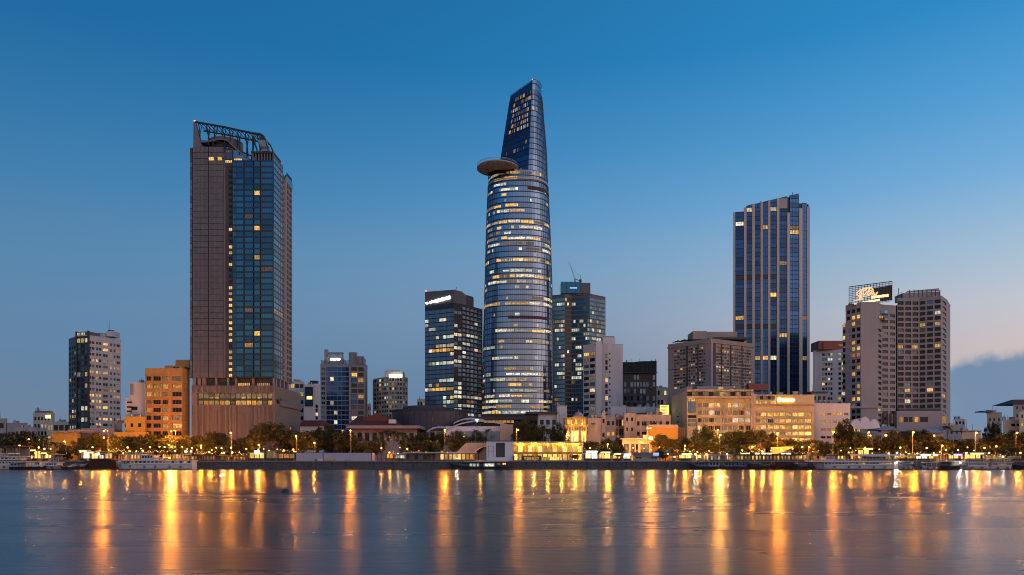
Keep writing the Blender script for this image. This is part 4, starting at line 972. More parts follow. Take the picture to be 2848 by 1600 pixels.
# ================================================================== brown corner hotel
def brown_hotel():
    pts = [(1858, 453), (1975, 430), (2095, 449)]
    kd = lambda s: lit(.09, ('lit_yellow', 'lit_orange', 'lit_white'), 'glass_dark', None, ('curtain', 'curtain', 'glass_grey', 'lit_dim'), .55, seed=s)
    L1 = [(.15 + i * .072, .15 + i * .072 + .058) for i in range(4)] + [(.495 + i * .054, .495 + i * .054 + .045) for i in range(4)] + [(.745 + i * .05, .745 + i * .05 + .042) for i in range(3)]
    L2 = [(.135, .19), (.195, .245)] + [(.265 + i * .058, .265 + i * .058 + .048) for i in range(3)] + [(.475 + i * .06, .475 + i * .06 + .05) for i in range(4)] + [(.735 + i * .056, .735 + i * .056 + .046) for i in range(4)]
    root, P, B, z1 = bld('hotel', 'brown-grey corner hotel with many small windows behind the lit cream hotel', pts, 30, 946,
        [grid(L1, 13, 1, .55, kd(91), zb=44, zt=3, depth=.4, frame='frame_mid', ac=.1), grid(L2, 13, 1, .58, kd(92), zb=44, zt=3, depth=.4, frame='frame_pale')], 'wall_tan', parapet=1.0)
    finish(root)
    f1, f2 = FR(P[0], P[1]), FR(P[1], P[2])
    for fr, us in ((f1, ((.445, .485), (.715, .735))), (f2, ((.04, .115), (.25, .262), (.45, .472), (.718, .732)))):
        for a, c in us: mb = MB(); mb.fbox(fr, fr.L * a, fr.L * c, .002, .5, GZ + 40, z1 - 1.5); mb.build('dark_groove', 'wall_dark', root)  # dark strips laid on the wall where it has grooves
    mb = MB(); mb.fbox(f2, 0, f2.L * .035, .002, .9, GZ + 40, z1); mb.build('corner_pier', 'wall_pinkgrey', root)
    for fr in (f1, f2): mb = MB(); mb.fbox(fr, -.3, fr.L + .3, .003, .7, z1 - 1.6, z1 - .9); mb.build('cornice', 'wall_tan', root); mb = MB(); mb.fbox(fr, 0, fr.L, .003, .55, Z(1019, 435), Z(1017, 435)); mb.build('string_course', 'wall_tan', root)
    for i in range(13):
        z = GZ + 44 + (z1 - GZ - 47) * i / 13; mb = MB(); mb.fbox(f2, f2.L * .475, f2.L * .96, .003, .35, z - .12, z + .25); mb.build('floor_ledge', 'wall_pinkgrey', root)
    block(root, 'penthouse', 'wall_tan', 1928, 1966, 921, 944, 440, 14); block(root, 'penthouse', 'wall_tan', 1966.2, 2050, 923, 941, 443, 14)
    block(root, 'roof_terrace', 'wall_dark', 1985, 2080, 938, 944, 441, 10)
    for k in range(9): block(root, 'terrace_planter', 'leaves', 1872 + k * 6, 1877 + k * 6, 945 - (k % 3) + max(0, 6 - k) * 1.0, 952 - k * .5, 449 - k * .6, 2)
brown_hotel()

# ================================================================== lit cream hotels on the waterfront
def cream_hotel():
    pts = [same_x(1911, 392, 1868), (1911, 392), (2090, 392)]
    kd = lit(.38, ('lit_yellow', 'lit_yellow', 'lit_white', 'lit_dim'), 'glass_dark', {5: .65, 4: .3}, ('curtain', 'lit_dim', 'lit_dim', 'glass_grey'), .55, seed=101)
    cols = [(.165, .23), (.245, .33), (.345, .42), (.43, .515), (.535, .625), (.64, .695), (.71, .80), (.81, .885), (.895, .985)]
    root, P, B, z1 = bld('hotel', 'cream six-storey hotel glowing yellow, front wall of small balconies', pts, 20, 1087,
        [grid([(.35, .5)], 5, 1, .22, 'glass_dark', zb=14, zt=8), grid(cols, 6, 1, .62, kd, zb=7.5, zt=5.8, depth=.5, mull=2, frame='frame_pale')], 'wall_hotel', parapet=0)
    finish(root)
    fr = FR(P[1], P[2])
    for i in range(7):
        z = GZ + 7.5 + (z1 - GZ - 13.3) * i / 6; mb = MB(); mb.fbox(fr, fr.L * .15, fr.L * .985, .003, .6, z - .2, z + .12); mb.build('floor_ledge', 'wall_hotel', root)
    mb = MB(); mb.fbox(fr, -.5, fr.L, .003, 1.4, z1 - 4.2, z1 - 3.0); mb.build('cornice', 'wall_peach', root)
    mb = MB(); mb.fbox(fr, -.5, fr.L + .6, .003, 1.8, z1 - .5, z1 + .5); mb.build('roof_ledge', 'wall_peach', root)
    zz = z1 - 2.9
    for i in range(12): win(root, fr, fr.L * i / 12 + .15, fr.L * (i + 1) / 12 - .15, zz, z1 - .6, .04, 'lit_yellow' if i in (6, 7) else ('lit_dim' if i % 2 else 'glass_dark'), 3, 'frame_dark', 0, 'attic_window')
    win(root, fr, .5, fr.L * .13, Z(1148, 392), Z(1112, 392), .05, 'glass_grey', 2); win(root, fr, .5, fr.L * .13, Z(1117, 392), Z(1107, 392), .12, 'lit_yellow', 2)
    for py in (1163, 1174, 1186): win(root, fr, .5, fr.L * .14, Z(py, 392), Z(py - 8, 392), .05, 'lit_dim' if py > 1170 else 'glass_dark', 3)
    finish(root)
    for px in (1917, 1990, 2050): block(root, 'pilaster', 'wall_peach', px + 22, px + 24, 1105, 1200, 391.4, .55)
    block(root, 'end_pier', 'wall_peach', 2089, 2097, 1092, 1212, 391.2, 6)
    block(root, 'roof_house', 'wall_pinkgrey', 1938, 2038, 1074, 1086, 398, 12); block(root, 'roof_lamp_box', 'lit_yellow', 1998, 2012, 1077, 1083, 397.6, .3)
    lw = same_x(1911, 392, 1862)
    mb = MB(); mb.hexa([wpt(same_x(1911, 392, 1868)), (X(1911, 392), 392.5), (X(1911, 392) + 3, 392.5), (wpt(same_x(1911, 392, 1868))[0] + 3, wpt(same_x(1911, 392, 1868))[1])], z1 + .01, Z(1075, 392)); mb.build('flank_parapet', 'wall_pinkgrey', root)
    block(root, 'red_rooftop_box', 'wall_red', 2083, 2137, 1068, 1086, 404, 6)
cream_hotel()
def sign_hotel():
    pts = [(2097, 391), (2265, 391)]
    kd = lit(.45, ('lit_yellow', 'lit_yellow', 'lit_shop'), 'glass_dark', {1: .7, 2: .65, 3: .7, 4: .6}, ('curtain', 'lit_dim'), .5, seed=111, run=.6)
    cols = [(.03, .10), (.12, .21), (.23, .32), (.33, .42), (.435, .52), (.53, .62), (.64, .73), (.74, .83), (.84, .96)]
    root, P, B, z1 = bld('hotel', 'yellow-lit hotel with glowing orange roof sign right of cream hotel', pts, 20, 1100, [grid(cols, 6, 1, .6, kd, zb=6, zt=8.6, depth=.5, mull=2, frame='frame_pale')], 'wall_hotel', parapet=.4)
    finish(root); fr = FR(P[0], P[1])
    for i in range(7):
        z = GZ + 6 + (z1 - GZ - 14.6) * i / 6; mb = MB(); mb.fbox(fr, fr.L * .02, fr.L * .97, .003, .55, z - .2, z + .1); mb.build('floor_ledge', 'wall_hotel', root)
    mb = MB(); mb.fbox(fr, 0, fr.L, .003, 1.2, Z(1128, 391), Z(1126, 391)); mb.build('cornice', 'wall_peach', root)
    for i in range(5): win(root, fr, 1 + i * 2.1, 2.9 + i * 2.1, Z(1112, 391), Z(1101, 391), .06, 'glass_dark' if i % 2 else 'curtain', 1, 'frame_mid', 0, 'attic_window')
    for i in range(8): win(root, fr, .8 + i * 1.6, 2.3 + i * 1.6, Z(1124, 391), Z(1115, 391), .06, 'lit_orange' if i % 3 else 'lit_yellow', 1, 'frame_mid', 0, 'attic_window')
    finish(root)
    mb = MB(); c = fr.P(0, .5); cx = X(2168, 390); mb.lathe((0, 0, 0), [(0, -.4), (1.0, -.4), (1.0, .4), (0, .4)], 16); o = mb.build('sign_disc', 'sign_orange', root, local=True)
    o.rotation_euler = (R(90), 0, 0); o.location = Vector((cx, 390.2, Z(1112, 390))) - root.location
    for k in range(8): piece('sign_letter', unit_box('sign_orange'), root, (X(2179 + k * 4.1, 390), 390.3, Z(1113, 390)), 0, (.62, .4, 1.2 if k % 3 else 1.45))
    block(root, 'sign_board', 'wall_ochre', 2160, 2214, 1103, 1125, 390.75, .2)
sign_hotel()
r_, P, B, z1 = bld('white_block', 'plain white block with three rows of warm square windows right of sign hotel', [(2265.5, 395), (2365, 395)], 18, 1126,
    [grid([(.17, .31), (.34, .47), (.50, .63), (.66, .79), (.83, .95)], 6, 1, .30, lambda i, j: ('lit_orange' if i > 2 and (i + j) % 3 else ('lit_dim' if i > 2 else 'glass_dark')), zb=2, zt=3, depth=.35, mull=2, frame='frame_mid')], 'wall_white'); finish(r_)
for k in range(10): block(r_, 'roof_rail', 'wall_dark', 2275 + k * 9, 2276.5 + k * 9, 1119, 1125, 396, .4)
r_, *_ = simple('round_roof_house', 'dark flat-roofed plant house behind the sign hotel roof end', 2257, 2300, 1094, 420, 'wall_grey', 3, 1, zb=34, zt=.6); finish(r_)
block(r_, 'roof_slab', 'wall_dark', 2254, 2304, 1089, 1094, 419.5, 10)

# ================================================================== blue tower with pale piers
def pier_tower():
    root = thing('office_tower', 'navy glass tower with pale vertical piers and sloping top, right of centre', 'tower', (X(2140, 520), 520, GZ))
    strips = [(2045, 2069, 589), (2076, 2092, 572), (2099, 2115, 566.6), (2121, 2136, 561.5), (2142, 2160, 556.6), (2167, 2189, 550.8), (2196, 2222, 544), (2231, 2244, 564)]
    piers = [(2039, 2045, 591), (2069, 2076, 578), (2092, 2099, 568), (2115, 2121, 562.5), (2136, 2142, 557.5), (2160, 2167, 552), (2189, 2196, 592), (2222, 2231, 580), (2244, 2248, 575)]
    Yf = lambda px: 528 - 9 * math.cos((px - 2150) / 130 * 1.1)      # slightly bowed front
    zb = Z(1112, 520); fh = 3.25; r = random.Random(5)
    brows = {5: .9, 6: .25, 14: .2, 25: .06, 12: .5}
    body = MB()
    for (a, c, top) in strips:
        fr = FR((X(a, Yf(a)), Yf(a)), (X(c, Yf(c)), Yf(c))); z1 = Z(top, Yf((a + c) / 2)); i = 0
        n = int((z1 - GZ - 20) / fh)
        for i in range(n + 1):
            z = GZ + 20 + i * fh; zt = min(z + fh, z1)
            if zt - z < .8: continue
            k = 'glass_navy'; s = (a, i)
            q = .035
            if i == 16: q = .75
            if i in (45, 46) and 2099 < a < 2200: q = .4
            if r.random() < q: k = r.choice(('lit_yellow', 'lit_yellow', 'lit_white', 'lit_dim'))
            if i in (34, 23) and a < 2150: k = 'wall_dark'
            win(root, fr, .06, fr.L - .06, z + .1, zt - .1, .0, k, 2 if c - a > 18 else 1, 'frame_dark', .004)
        sl = lambda px: 572 - (px - 2076) * 34 / 146
        if 2070 < a < 2225: wg = MB(); zr = Z(sl(c), Yf(c)); q0, q1 = fr.P(0, -.05), fr.P(fr.L, -.05); wg.face([(*q0[:2], z1 - .1), (*q1[:2], z1 - .1), (*q1[:2], max(zr, z1))]); wg.face([(*q0[:2], z1 - .1), (*q1[:2], max(zr, z1)), (q1[0] + 1, q1[1] + 4, max(zr, z1)), (q0[0] + 1, q0[1] + 4, z1 - .1)]); wg.build('sloping_parapet', 'glass_navy', root)
        body.hexa([fr.P(0, -.1)[:2], fr.P(fr.L, -.1)[:2], (fr.P(fr.L)[0] + 8.5, fr.P(fr.L)[1] + 24), (fr.P(0)[0] + 8.5, fr.P(0)[1] + 24)], GZ, z1 - .05)
    body.build('core', 'frame_dark', root)
    finish(root)
    for (a, c, top) in piers:
        mb = MB(); fr = FR((X(a, Yf(a)), Yf(a)), (X(c, Yf(c)), Yf(c))); mb.fbox(fr, 0, fr.L, -.5, .45, GZ, Z(top, Yf(a))); mb.build('pier', 'pier_pale', root)
    A = (X(2248, Yf(2248)), Yf(2248) + .3); mb = MB(); mb.hexa([A, (X(2252, 530), 530), (X(2250, 545), 545), (A[0], 545)], GZ, Z(572, 526)); mb.build('side_wall', 'frame_dark', root)
    for (px, py) in ((2117, 560), (2206, 536)): mb = MB(); mb.tube((X(px, 525), 526, Z(py + 4, 525)), (X(px, 525), 526, Z(py - 2, 525)), .2); mb.build('antenna', 'metal_dark', root)
    block(root, 'crown_panel', 'wall_grey', 2167, 2190, 552, 580, 518.6, .4); block(root, 'crown_back', 'frame_dark', 2187, 2199, 549, 604, 520.4, 3); block(root, 'crown_back', 'frame_dark', 2220, 2233, 566, 590, 521.5, 3)
pier_tower()

# ================================================================== red-topped tower, twin hotel towers
r_, P, B, z1 = bld('apartment_tower', 'pale apartment tower with brick-red top floors behind the twin hotel', [(2261, 620), (2352, 612)], 24, 974,
    [grid([(.28, .36), (.38, .44), (.46, .52), (.54, .60), (.78, .86), (.88, .96)], 20, 1, .55, lit(.10, ('lit_white', 'lit_yellow', 'lit_cool'), 'glass_dark', None, ('curtain', 'glass_grey', 'lit_dim'), .5, seed=121), zb=8, zt=1, depth=.3)], 'wall_white'); finish(r_)
block(r_, 'red_crown', 'wall_red', 2277, 2353, 948, 972, 614, 16); block(r_, 'red_crown_bay', 'wall_red', 2290, 2318, 952, 972, 613, 1); block(r_, 'crown_window', 'lit_dim', 2333, 2346, 958, 963, 613.6, .4)
def twin():
    pts = [(2352, 440), (2395, 430), (2439, 430), (2452, 437), (2492, 440)]
    kl = lit(.18, ('lit_yellow', 'lit_orange', 'lit_yellow'), 'glass_dark', {18: .5, 17: .6, 6: .5, 0: .4}, ('lit_dim',), .1, seed=131)
    kr = lit(.025, ('lit_yellow',), 'glass_dark', None, ('glass_grey', 'curtain'), .15, seed=132)
    f0 = grid(3, 20, .72, .62, kl, mu=.02, zb=16, zt=2, depth=.5, frame='frame_mid'); f3 = grid([(.05, .44), (.58, .94)], 20, 1, .52, kr, zb=16, zt=4, depth=.4, frame='frame_mid')
    f2 = grid([(.3, .95)], 20, 1, .5, kr, zb=16, zt=14, depth=.4)
    root, P, B, z1 = bld('hotel_tower', 'hotel tower with large gold emblem sign on its roof, far right', pts, 26, 843, [f0, None, f2, f3], 'wall_pinkgrey', parapet=.6)
    finish(root)
    fr = FR(P[0], P[1])
    mb = MB(); mb.fbox(fr, -2.2, fr.L * .25, -4, .004, GZ, Z(900, 440)); mb.build('left_wing', 'wall_pinkgrey', root)
    fw = FR((P[0].x - 2.2 * fr.d.x, P[0].y - 2.2 * fr.d.y), P[0])
    for i in range(18):
        z = GZ + 16.8 + (z1 - GZ - 18) * i / 20; win(root, fr, -1.9, -.2, z, z + 2.4, .03, kl(i, 9), 0)
    fr = FR(P[2], P[3]); Yb = 429
    mb = MB()
    for i in range(8):      # rounded balconies near the top
        t0, t1 = math.pi * i / 8, math.pi * (i + 1) / 8; cx, cy, rr = X(2456, 436), 436.5, 3.6
        for za, zc in ((Z(888, 432), Z(876, 432)), (Z(870, 432), Z(862, 432))):
            mb.face([(cx - rr * math.cos(t0), cy - rr * math.sin(t0) * .8, za), (cx - rr * math.cos(t1), cy - rr * math.sin(t1) * .8, za), (cx - rr * math.cos(t1), cy - rr * math.sin(t1) * .8, zc), (cx - rr * math.cos(t0), cy - rr * math.sin(t0) * .8, zc)])
    mb.build('round_balcony', 'glass_grey', root)
    fb = FR((X(2444, 432), 432.4), (X(2470, 432), 432.4)); win(root, fb, .2, fb.L * .45, Z(886, 432), Z(878, 432), .3, 'lit_orange', 2); win(root, fb, fb.L * .5, fb.L, Z(886, 432), Z(878, 432), .3, 'curtain', 4)
    finish(root)
    mb = MB(); mb.fbox(FR(P[1], P[2]), -8, 12, .003, 1.2, Z(1135, 430), Z(1131, 430)); mb.build('podium_ledge', 'wall_grey', root)
    for i in range(4): block(root, 'podium_window', 'glass_dark', 2454 + i * 10, 2460 + i * 10, 1150, 1180, 434 + i * .6, .3)
    # roof sign: dark lattice board with a gold flourish and letters
    Ys = 431.0; A = (X(2368, Ys), Ys + 3); Bq = (X(2481, Ys), Ys); fs = FR(A, Bq)
    zt = lambda u: Z(795 - 12 * u, Ys); zl = lambda u: Z(849 - 12 * u, Ys)
    sg = thing('roof_sign', 'gold emblem and letters on a dark lattice board atop the hotel tower', 'sign', (A[0], A[1], zl(0)))
    for k in range(15): mb = MB(); u = k / 14; p = fs.P(fs.L * u, 0); mb.tube((p[0], p[1], zl(u)), (p[0], p[1], zt(u)), .16, .16, 4); mb.build('lattice_post', 'metal_dark', sg)
    for k in range(12):
        mb = MB(); f = k / 11; a, c = fs.P(0, 0), fs.P(fs.L, 0); mb.tube((a[0], a[1], zl(0) * (1 - f) + zt(0) * f), (c[0], c[1], zl(1) * (1 - f) + zt(1) * f), .17 if k < 11 else .3, None, 4); mb.build('lattice_rail', 'metal_dark', sg)
    bd = MB(); bd.face([fs.P(fs.L * .55, -.25, zl(.55) + .5), fs.P(fs.L, -.25, zl(1) + .5), fs.P(fs.L, -.25, zt(1) - 2.2), fs.P(fs.L * .55, -.25, zt(.55) - 2.6)]); bd.build('back_board', 'wall_dark', sg)
    def e2(pts, r, m='sign_gold'):
        mb = MB(); P3 = []
        for (x_, y_) in pts: u = (2350 + x_ * 150 / 2412 - 2368) / 113; P3.append(fs.P(fs.L * u, .35, Z(770 + y_ * 90 / 1447, Ys)))
        mb.path(P3, r, 5); mb.build('gold_stroke', m, sg)
    e2([(720, 980), (700, 850), (590, 740), (640, 650), (740, 560), (800, 520)], .32); e2([(760, 960), (740, 760), (700, 720), (800, 600), (880, 500)], .34); e2([(820, 960), (800, 620), (880, 500), (920, 560), (880, 740)], .34)
    e2([(880, 760), (900, 800), (1060, 640), (1180, 500)], .36); e2([(900, 500), (1060, 470), (1240, 470), (1300, 560), (1310, 700), (1260, 800)], .34); e2([(880, 840), (1000, 850), (1160, 790), (1250, 660), (1200, 580), (1100, 660), (1040, 780)], .34)
    e2([(1100, 780), (1190, 690), (1220, 650)], .22); e2([(480, 1040), (640, 1000), (820, 970), (880, 980)], .26); e2([(1330, 820), (1370, 700)], .4); e2([(1400, 820), (1490, 670)], .45); e2([(950, 600), (1040, 500), (1150, 480)], .3)
    for k in range(8):
        u = (2350 + (1230 + k * 92) * 150 / 2412 - 2368) / 113; piece('sign_letter', unit_box('sign_cream'), sg, fs.P(fs.L * u + .5, .3, Z(770 + (900 - k * 9) * 90 / 1447, Ys)), fs.ang, (1.0, .3, 1.5 + .2 * (k % 2)))
    for k in range(9):
        u = (2350 + (890 + k * 82) * 150 / 2412 - 2368) / 113; piece('sign_letter', unit_box('sign_cream'), sg, fs.P(fs.L * u, .5, Z(770 + (1125 - k * 12) * 90 / 1447, Ys)), fs.ang, (.85, .3, 1.25))
    for k in range(4):
        u = (2350 + (520 + k * 60) * 150 / 2412 - 2368) / 113; piece('sign_letter', unit_box('sign_cream'), sg, fs.P(fs.L * u, .5, Z(770 + (1185 - k * 10) * 90 / 1447, Ys)), fs.ang, (.6, .3, .6))
    # second tower
    pts = [(2496, 446), (2556, 446.5), (2618, 440), (2634, 452)]
    k1 = lit(.075, ('lit_yellow', 'lit_yellow', 'lit_white'), 'glass_dark', None, ('glass_grey', 'curtain'), .12, seed=141, run=.15)
    root, P, B, z1 = bld('hotel_tower', 'gridded hotel tower with few lit rooms at far right of the skyline', pts, 28, 826,
        [grid([(.02, .29), (.36, .63), (.70, .97)], 24, 1, .66, k1, zb=18, zt=.8, depth=.6, mull=3, frame='frame_dark'), grid([(.03, .29), (.36, .63), (.70, .97)], 24, 1, .66, k1, zb=18, zt=.8, depth=.6, mull=3, frame='frame_dark'), grid([(.2, .85)], 24, 1, .6, lit(.05, base='glass_dark', alt='curtain', altp=.2, seed=142), zb=18, zt=.8, depth=.5, frame='frame_mid')], 'wall_pinkgrey', parapet=.8)
    finish(root)
    mb = MB(); mb.hexa([(X(2512, 448), 448), (X(2614, 444), 444), (X(2612, 444), 456), (X(2512, 448), 458)], z1, z1 + 4.2); mb.build('plant_screen', 'wall_grey', root)
    mb = MB(); mb.face([(X(2519, 447), 447.5, z1 + 4.25), (X(2614, 443), 443.5, z1 + 4.25), (X(2614, 443), 444, Z(801, 443)), (X(2525, 447), 448, Z(809, 447))]); mb.build('sloping_screen', 'wall_grey', root)
    for k in range(8): block(root, 'screen_post', 'frame_dark', 2530 + k * 12, 2531.5 + k * 12, 806, 826, 443.2, .4)
    lk = MB(); lk.hexa([(X(2488, 452), 450), (X(2500, 452), 450), (X(2500, 452) + 2, 462), (X(2488, 452) + 2, 462)], GZ, z1 - 3); lk.build('link_wall', 'wall_dark', root)
    for px in (2499, 2506): mb = MB(); mb.tube((X(px, 450), 450, z1), (X(px, 450), 450, Z(802 if px < 2503 else 812, 450)), .18); mb.build('antenna', 'metal_dark', root)
    block(root, 'podium_recess', 'wall_dark', 2498, 2618, 1137, 1143, 439.2, 1); block(root, 'podium', 'wall_pinkgrey', 2494, 2620, 1143.2, 1200, 438.5, 4)
    for i, kx in enumerate((2502, 2515, 2528, 2544, 2560, 2571)): block(root, 'podium_window', 'lit_orange' if i in (0, 3) else 'glass_dark', kx, kx + 10, 1160, 1174, 438.3, .25)
    block(root, 'corner_bay', 'lit_orange', 2622, 2632, 1158, 1178, 441, .5)
twin()
# ================================================================== lamp helpers
REG = []
def reg(o, fam, px): REG.append((o, fam, px)); return o
def bulb(mb, c, r): mb.lathe(c, [(0, -r), (r * .7, -r * .7), (r, 0), (r * .7, r * .7), (0, r)], 10)
def light(root, c, power, color, r):
    d = bpy.data.lights.new('lamp_light', 'POINT'); d.energy = power * LP; d.color = color; d.shadow_soft_size = r
    o = bpy.data.objects.new('lamp_light', d); col.objects.link(o); o.parent = root; o.location = Vector(c) - root.location
LP = 4.0; OR = (1, .30, .018); WM = (1, .41, .055); WH = (1, .88, .68)

# ================================================================== low buildings between the towers and the river
def round_hall():
    Yc = 446; cx = X(1196, Yc); root = thing('round_hall', 'low dark round hall with flat drum roof left of dark sign tower', 'building', (cx, Yc, GZ))
    n = 40; rx, ry = 23.5, 18
    zt = Z(1142, 430)
    for k in range(n // 2 + 2):
        a, c = math.pi + (k - 1) * 2 * math.pi / n, math.pi + k * 2 * math.pi / n
        fr = FR((cx + rx * math.cos(a), Yc + ry * math.sin(a)), (cx + rx * math.cos(c), Yc + ry * math.sin(c)))
        mb = MB(); mb.fbox(fr, .06, fr.L - .06, -.5, 0, GZ, zt); mb.build('wall_panel', 'hall_dark', root)
        for z in (Z(1152, 430), Z(1163, 430)): mb = MB(); mb.fbox(fr, 0, fr.L, .0, .12, z, z + .25); mb.build('panel_joint', 'frame_dark', root)
    mb = MB(); mb.lathe((0, 0, 0), [(1.02, 0), (1.03, .6), (.98, 1.2), (0, 1.8)], 40); o = mb.build('roof', 'hall_dark', root, local=True); o.location = Vector((cx, Yc, zt)) - root.location; o.scale = (rx, ry, 1)
    mb = MB(); mb.lathe((0, 0, 0), [(1, 0), (1.04, 2.2), (.9, 3.0), (0, 3.4)], 36); o = mb.build('roof_drum', 'wall_dark', root, local=True); o.location = Vector((X(1181, Yc), Yc, zt + .6)) - root.location; o.scale = (13, 10, 1)
round_hall()
r_, P, B, z1 = simple('red_roofed_hall', 'wide hall with dark red roof and long white eaves behind palms', 985, 1160, 1186, 405, 'wall_mauve', 8, 1, kind=lit(.1), zb=8, zt=1, parapet=0, depth=30); finish(r_)
mb = MB(); mb.box(X(965, 402), X(1168, 402), 400, 436, Z(1192, 402), Z(1184, 402)); mb.build('eaves', 'wall_mauve', r_)
mb = MB(); mb.box(X(975, 402), X(1160, 402), 400.6, 436, Z(1195, 402), Z(1192.1, 402)); mb.build('soffit_band', 'wall_red', r_)
mb = MB(); z0_, z1_ = Z(1184, 402), Z(1158, 410); A = [(X(966, 402), 402), (X(1108, 402), 402), (X(1108, 402), 434), (X(966, 402), 434)]; T = [(X(990, 410), 414), (X(1080, 410), 414), (X(1080, 410), 424), (X(990, 410), 424)]
mb.hexa(A, z0_ + .01, z1_, q2=T); mb.build('roof_slope', 'roof_red', r_)
mb = MB(); a, c, t = (X(1008, 408), 408), (X(1086, 408), 408), (X(1043, 408), 408); mb.face([(*a, Z(1165, 408)), (*c, Z(1165, 408)), (*t, Z(1151, 408))]); mb.face([(*a, Z(1165, 408)), (*t, Z(1151, 408)), (t[0], 424, Z(1151, 408)), (a[0], 424, Z(1165, 408))]); mb.face([(*t, Z(1151, 408)), (*c, Z(1165, 408)), (c[0], 424, Z(1165, 408)), (t[0], 424, Z(1151, 408))])
mb.face([(*a, Z(1182, 408)), (*c, Z(1182, 408)), (*c, Z(1165, 408)), (*a, Z(1165, 408))]); mb.build('gable', 'roof_red', r_)
block(r_, 'dormer', 'wall_white', 1081, 1100, 1167, 1178, 403, 3)
r_, *_ = simple('annex', 'low white annex with dark red roof right of brown podium', 835, 900, 1184, 420, 'wall_white', 5, 1, kind=lit(.1), zb=6, zt=1, parapet=0); finish(r_)
mb = MB(); mb.hexa([(X(832, 418), 418), (X(903, 418), 418), (X(903, 418), 436), (X(832, 418), 436)], Z(1184, 418), Z(1169, 422), q2=[(X(835, 420), 424), (X(893, 420), 424), (X(893, 420), 430), (X(835, 420), 430)]); mb.build('roof_slope', 'roof_red', r_)
def shell_hall():
    root = thing('shell_roofed_hall', 'hall with long curved white shell roof in front of the tallest tower', 'building', (X(1310, 400), 400, GZ))
    def arc(p0, p1, h, Y, d, nm, m='roof_white'):
        mb = MB(); n = 16
        for i in range(n):
            u, v = i / n, (i + 1) / n; f = lambda s: (X(p0[0] + (p1[0] - p0[0]) * s, Y), Z(p0[1] + (p1[1] - p0[1]) * s - h * math.sin(math.pi * s ** .85), Y))
            (x0, a), (x1, c) = f(u), f(v)
            mb.face([(x0, Y, a), (x1, Y, c), (x1, Y + d, c + 1.2), (x0, Y + d, a + 1.2)]); mb.face([(x0, Y, a - .8), (x1, Y, c - .8), (x1, Y, c), (x0, Y, a)])
        mb.build(nm, m, root, smooth=False)
    arc((1188, 1199), (1262, 1198), 12, 402, 20, 'shell_roof'); arc((1240, 1196), (1420, 1182), 20, 398, 26, 'shell_roof')
    arc((1262, 1176), (1345, 1168), 9, 420, 16, 'shell_roof')
    mb = MB(); mb.box(X(1192, 404), X(1415, 404), 404, 424, GZ, Z(1199, 404)); mb.build('hall_wall', 'wall_tan', root)
    mb = MB(); mb.hexa([(X(1240, 398.6), 398.6), (X(1418, 398.6), 398.6), (X(1418, 398.6), 410), (X(1240, 398.6), 410)], Z(1212, 398), Z(1186, 398)); mb.build('fascia', 'tent_white', root)
    mb = MB(); mb.box(X(1391, 394), X(1427, 394), 394, 404, GZ, Z(1181, 394)); mb.build('end_wall', 'wall_peach', root)
    block(root, 'glass_front', 'glass_grey', 1262, 1390, 1200, 1232, 398.2, .5)
    block(root, 'lit_kiosk', 'sign_white', 1323, 1330, 1166, 1174, 412, .6)
shell_hall()
r_, *_ = simple('white_block', 'white stepped block with dark flat roof right of tallest tower foot', 1497, 1551, 1152, 430, 'wall_white', 3, 2, zb=14, zt=2, side=1494); finish(r_); block(r_, 'roof_slab', 'wall_dark', 1462, 1553, 1145, 1152, 428, 14)
r_, *_ = simple('white_block', 'tall narrow windowless white stair block behind ornate yellow building', 1549, 1577, 1131, 428, 'wall_white', 0, 0); finish(r_)
for px in (1556, 1563, 1570): block(r_, 'wall_groove', 'wall_grey', px, px + .8, 1150, 1200, 427.8, .3)
def ornate():
    Y = 385; root = thing('ornate_building', 'ornate two-storey building flooded with yellow light under a small dome', 'building', (X(1600, Y), Y, GZ))
    mb = MB(); fr = FR((X(1572, Y), Y), (X(1633, Y), Y)); zt = Z(1184, Y); zu = Z(1161, Y)
    facade(root, mb, fr, GZ, zt, frac(fr.L, (.06, .2), (.28, .62), (.72, .95)), [(GZ + 3, zt - 2.2)], lit(1, ('lit_shop',)), .8, mull=2, frame='wall_ochre')
    fr2 = FR((X(1578, Y), Y + 1.2), (X(1630, Y), Y + 1.2))
    facade(root, mb, fr2, zt, zu, frac(fr2.L, (.02, .14), (.18, .26), (.42, .52), (.56, .74), (.78, .86), (.9, .98)), [(zt + .6, zu - 1)], lit(1, ('lit_yellow', 'lit_shop')), .5, mull=1, frame='wall_ochre')
    mb.box(X(1572, Y), X(1633, Y), Y + 2, Y + 14, GZ, zu - .1); mb.build('wall', 'wall_ochre', root); finish(root)
    mb = MB(); mb.box(X(1570, Y), X(1634, Y), Y - 1, Y + 13, zt - .5, zt + .35); mb.build('balcony', 'wall_ochre', root)
    mb = MB(); mb.hexa([(X(1594, Y), Y), (X(1626, Y), Y), (X(1626, Y), Y + 9), (X(1594, Y), Y + 9)], zu, Z(1156, Y), q2=[(X(1597, Y), Y + 1), (X(1623, Y), Y + 1), (X(1623, Y), Y + 8), (X(1597, Y), Y + 8)]); mb.build('attic', 'wall_peach', root)
    mb = MB(); mb.lathe((X(1611, Y), Y + 4, Z(1156, Y)), [(2.6, 0), (2.4, .8), (1.7, 1.7), (.7, 2.3), (.15, 2.6), (.1, 3.6), (0, 3.7)], 16); mb.build('dome', 'wall_tan', root)
    for px, py in ((1580, 1212), (1600, 1208), (1622, 1206), (1590, 1182), (1618, 1180)): mb = MB(); bulb(mb, (X(px, Y), Y - 2.6, Z(py, Y)), .35); mb.build('lantern', 'glow_warm', root); light(root, (X(px, Y), Y - 2.6, Z(py, Y)), 320, (1, .55, .12), .4)
    for k in range(9): piece('column', unit_box('wall_cream'), root, (X(1574 + k * 7, Y), Y - .6, (GZ + zt) / 2 - .3), 0, (.5, .5, zt - GZ - .6))
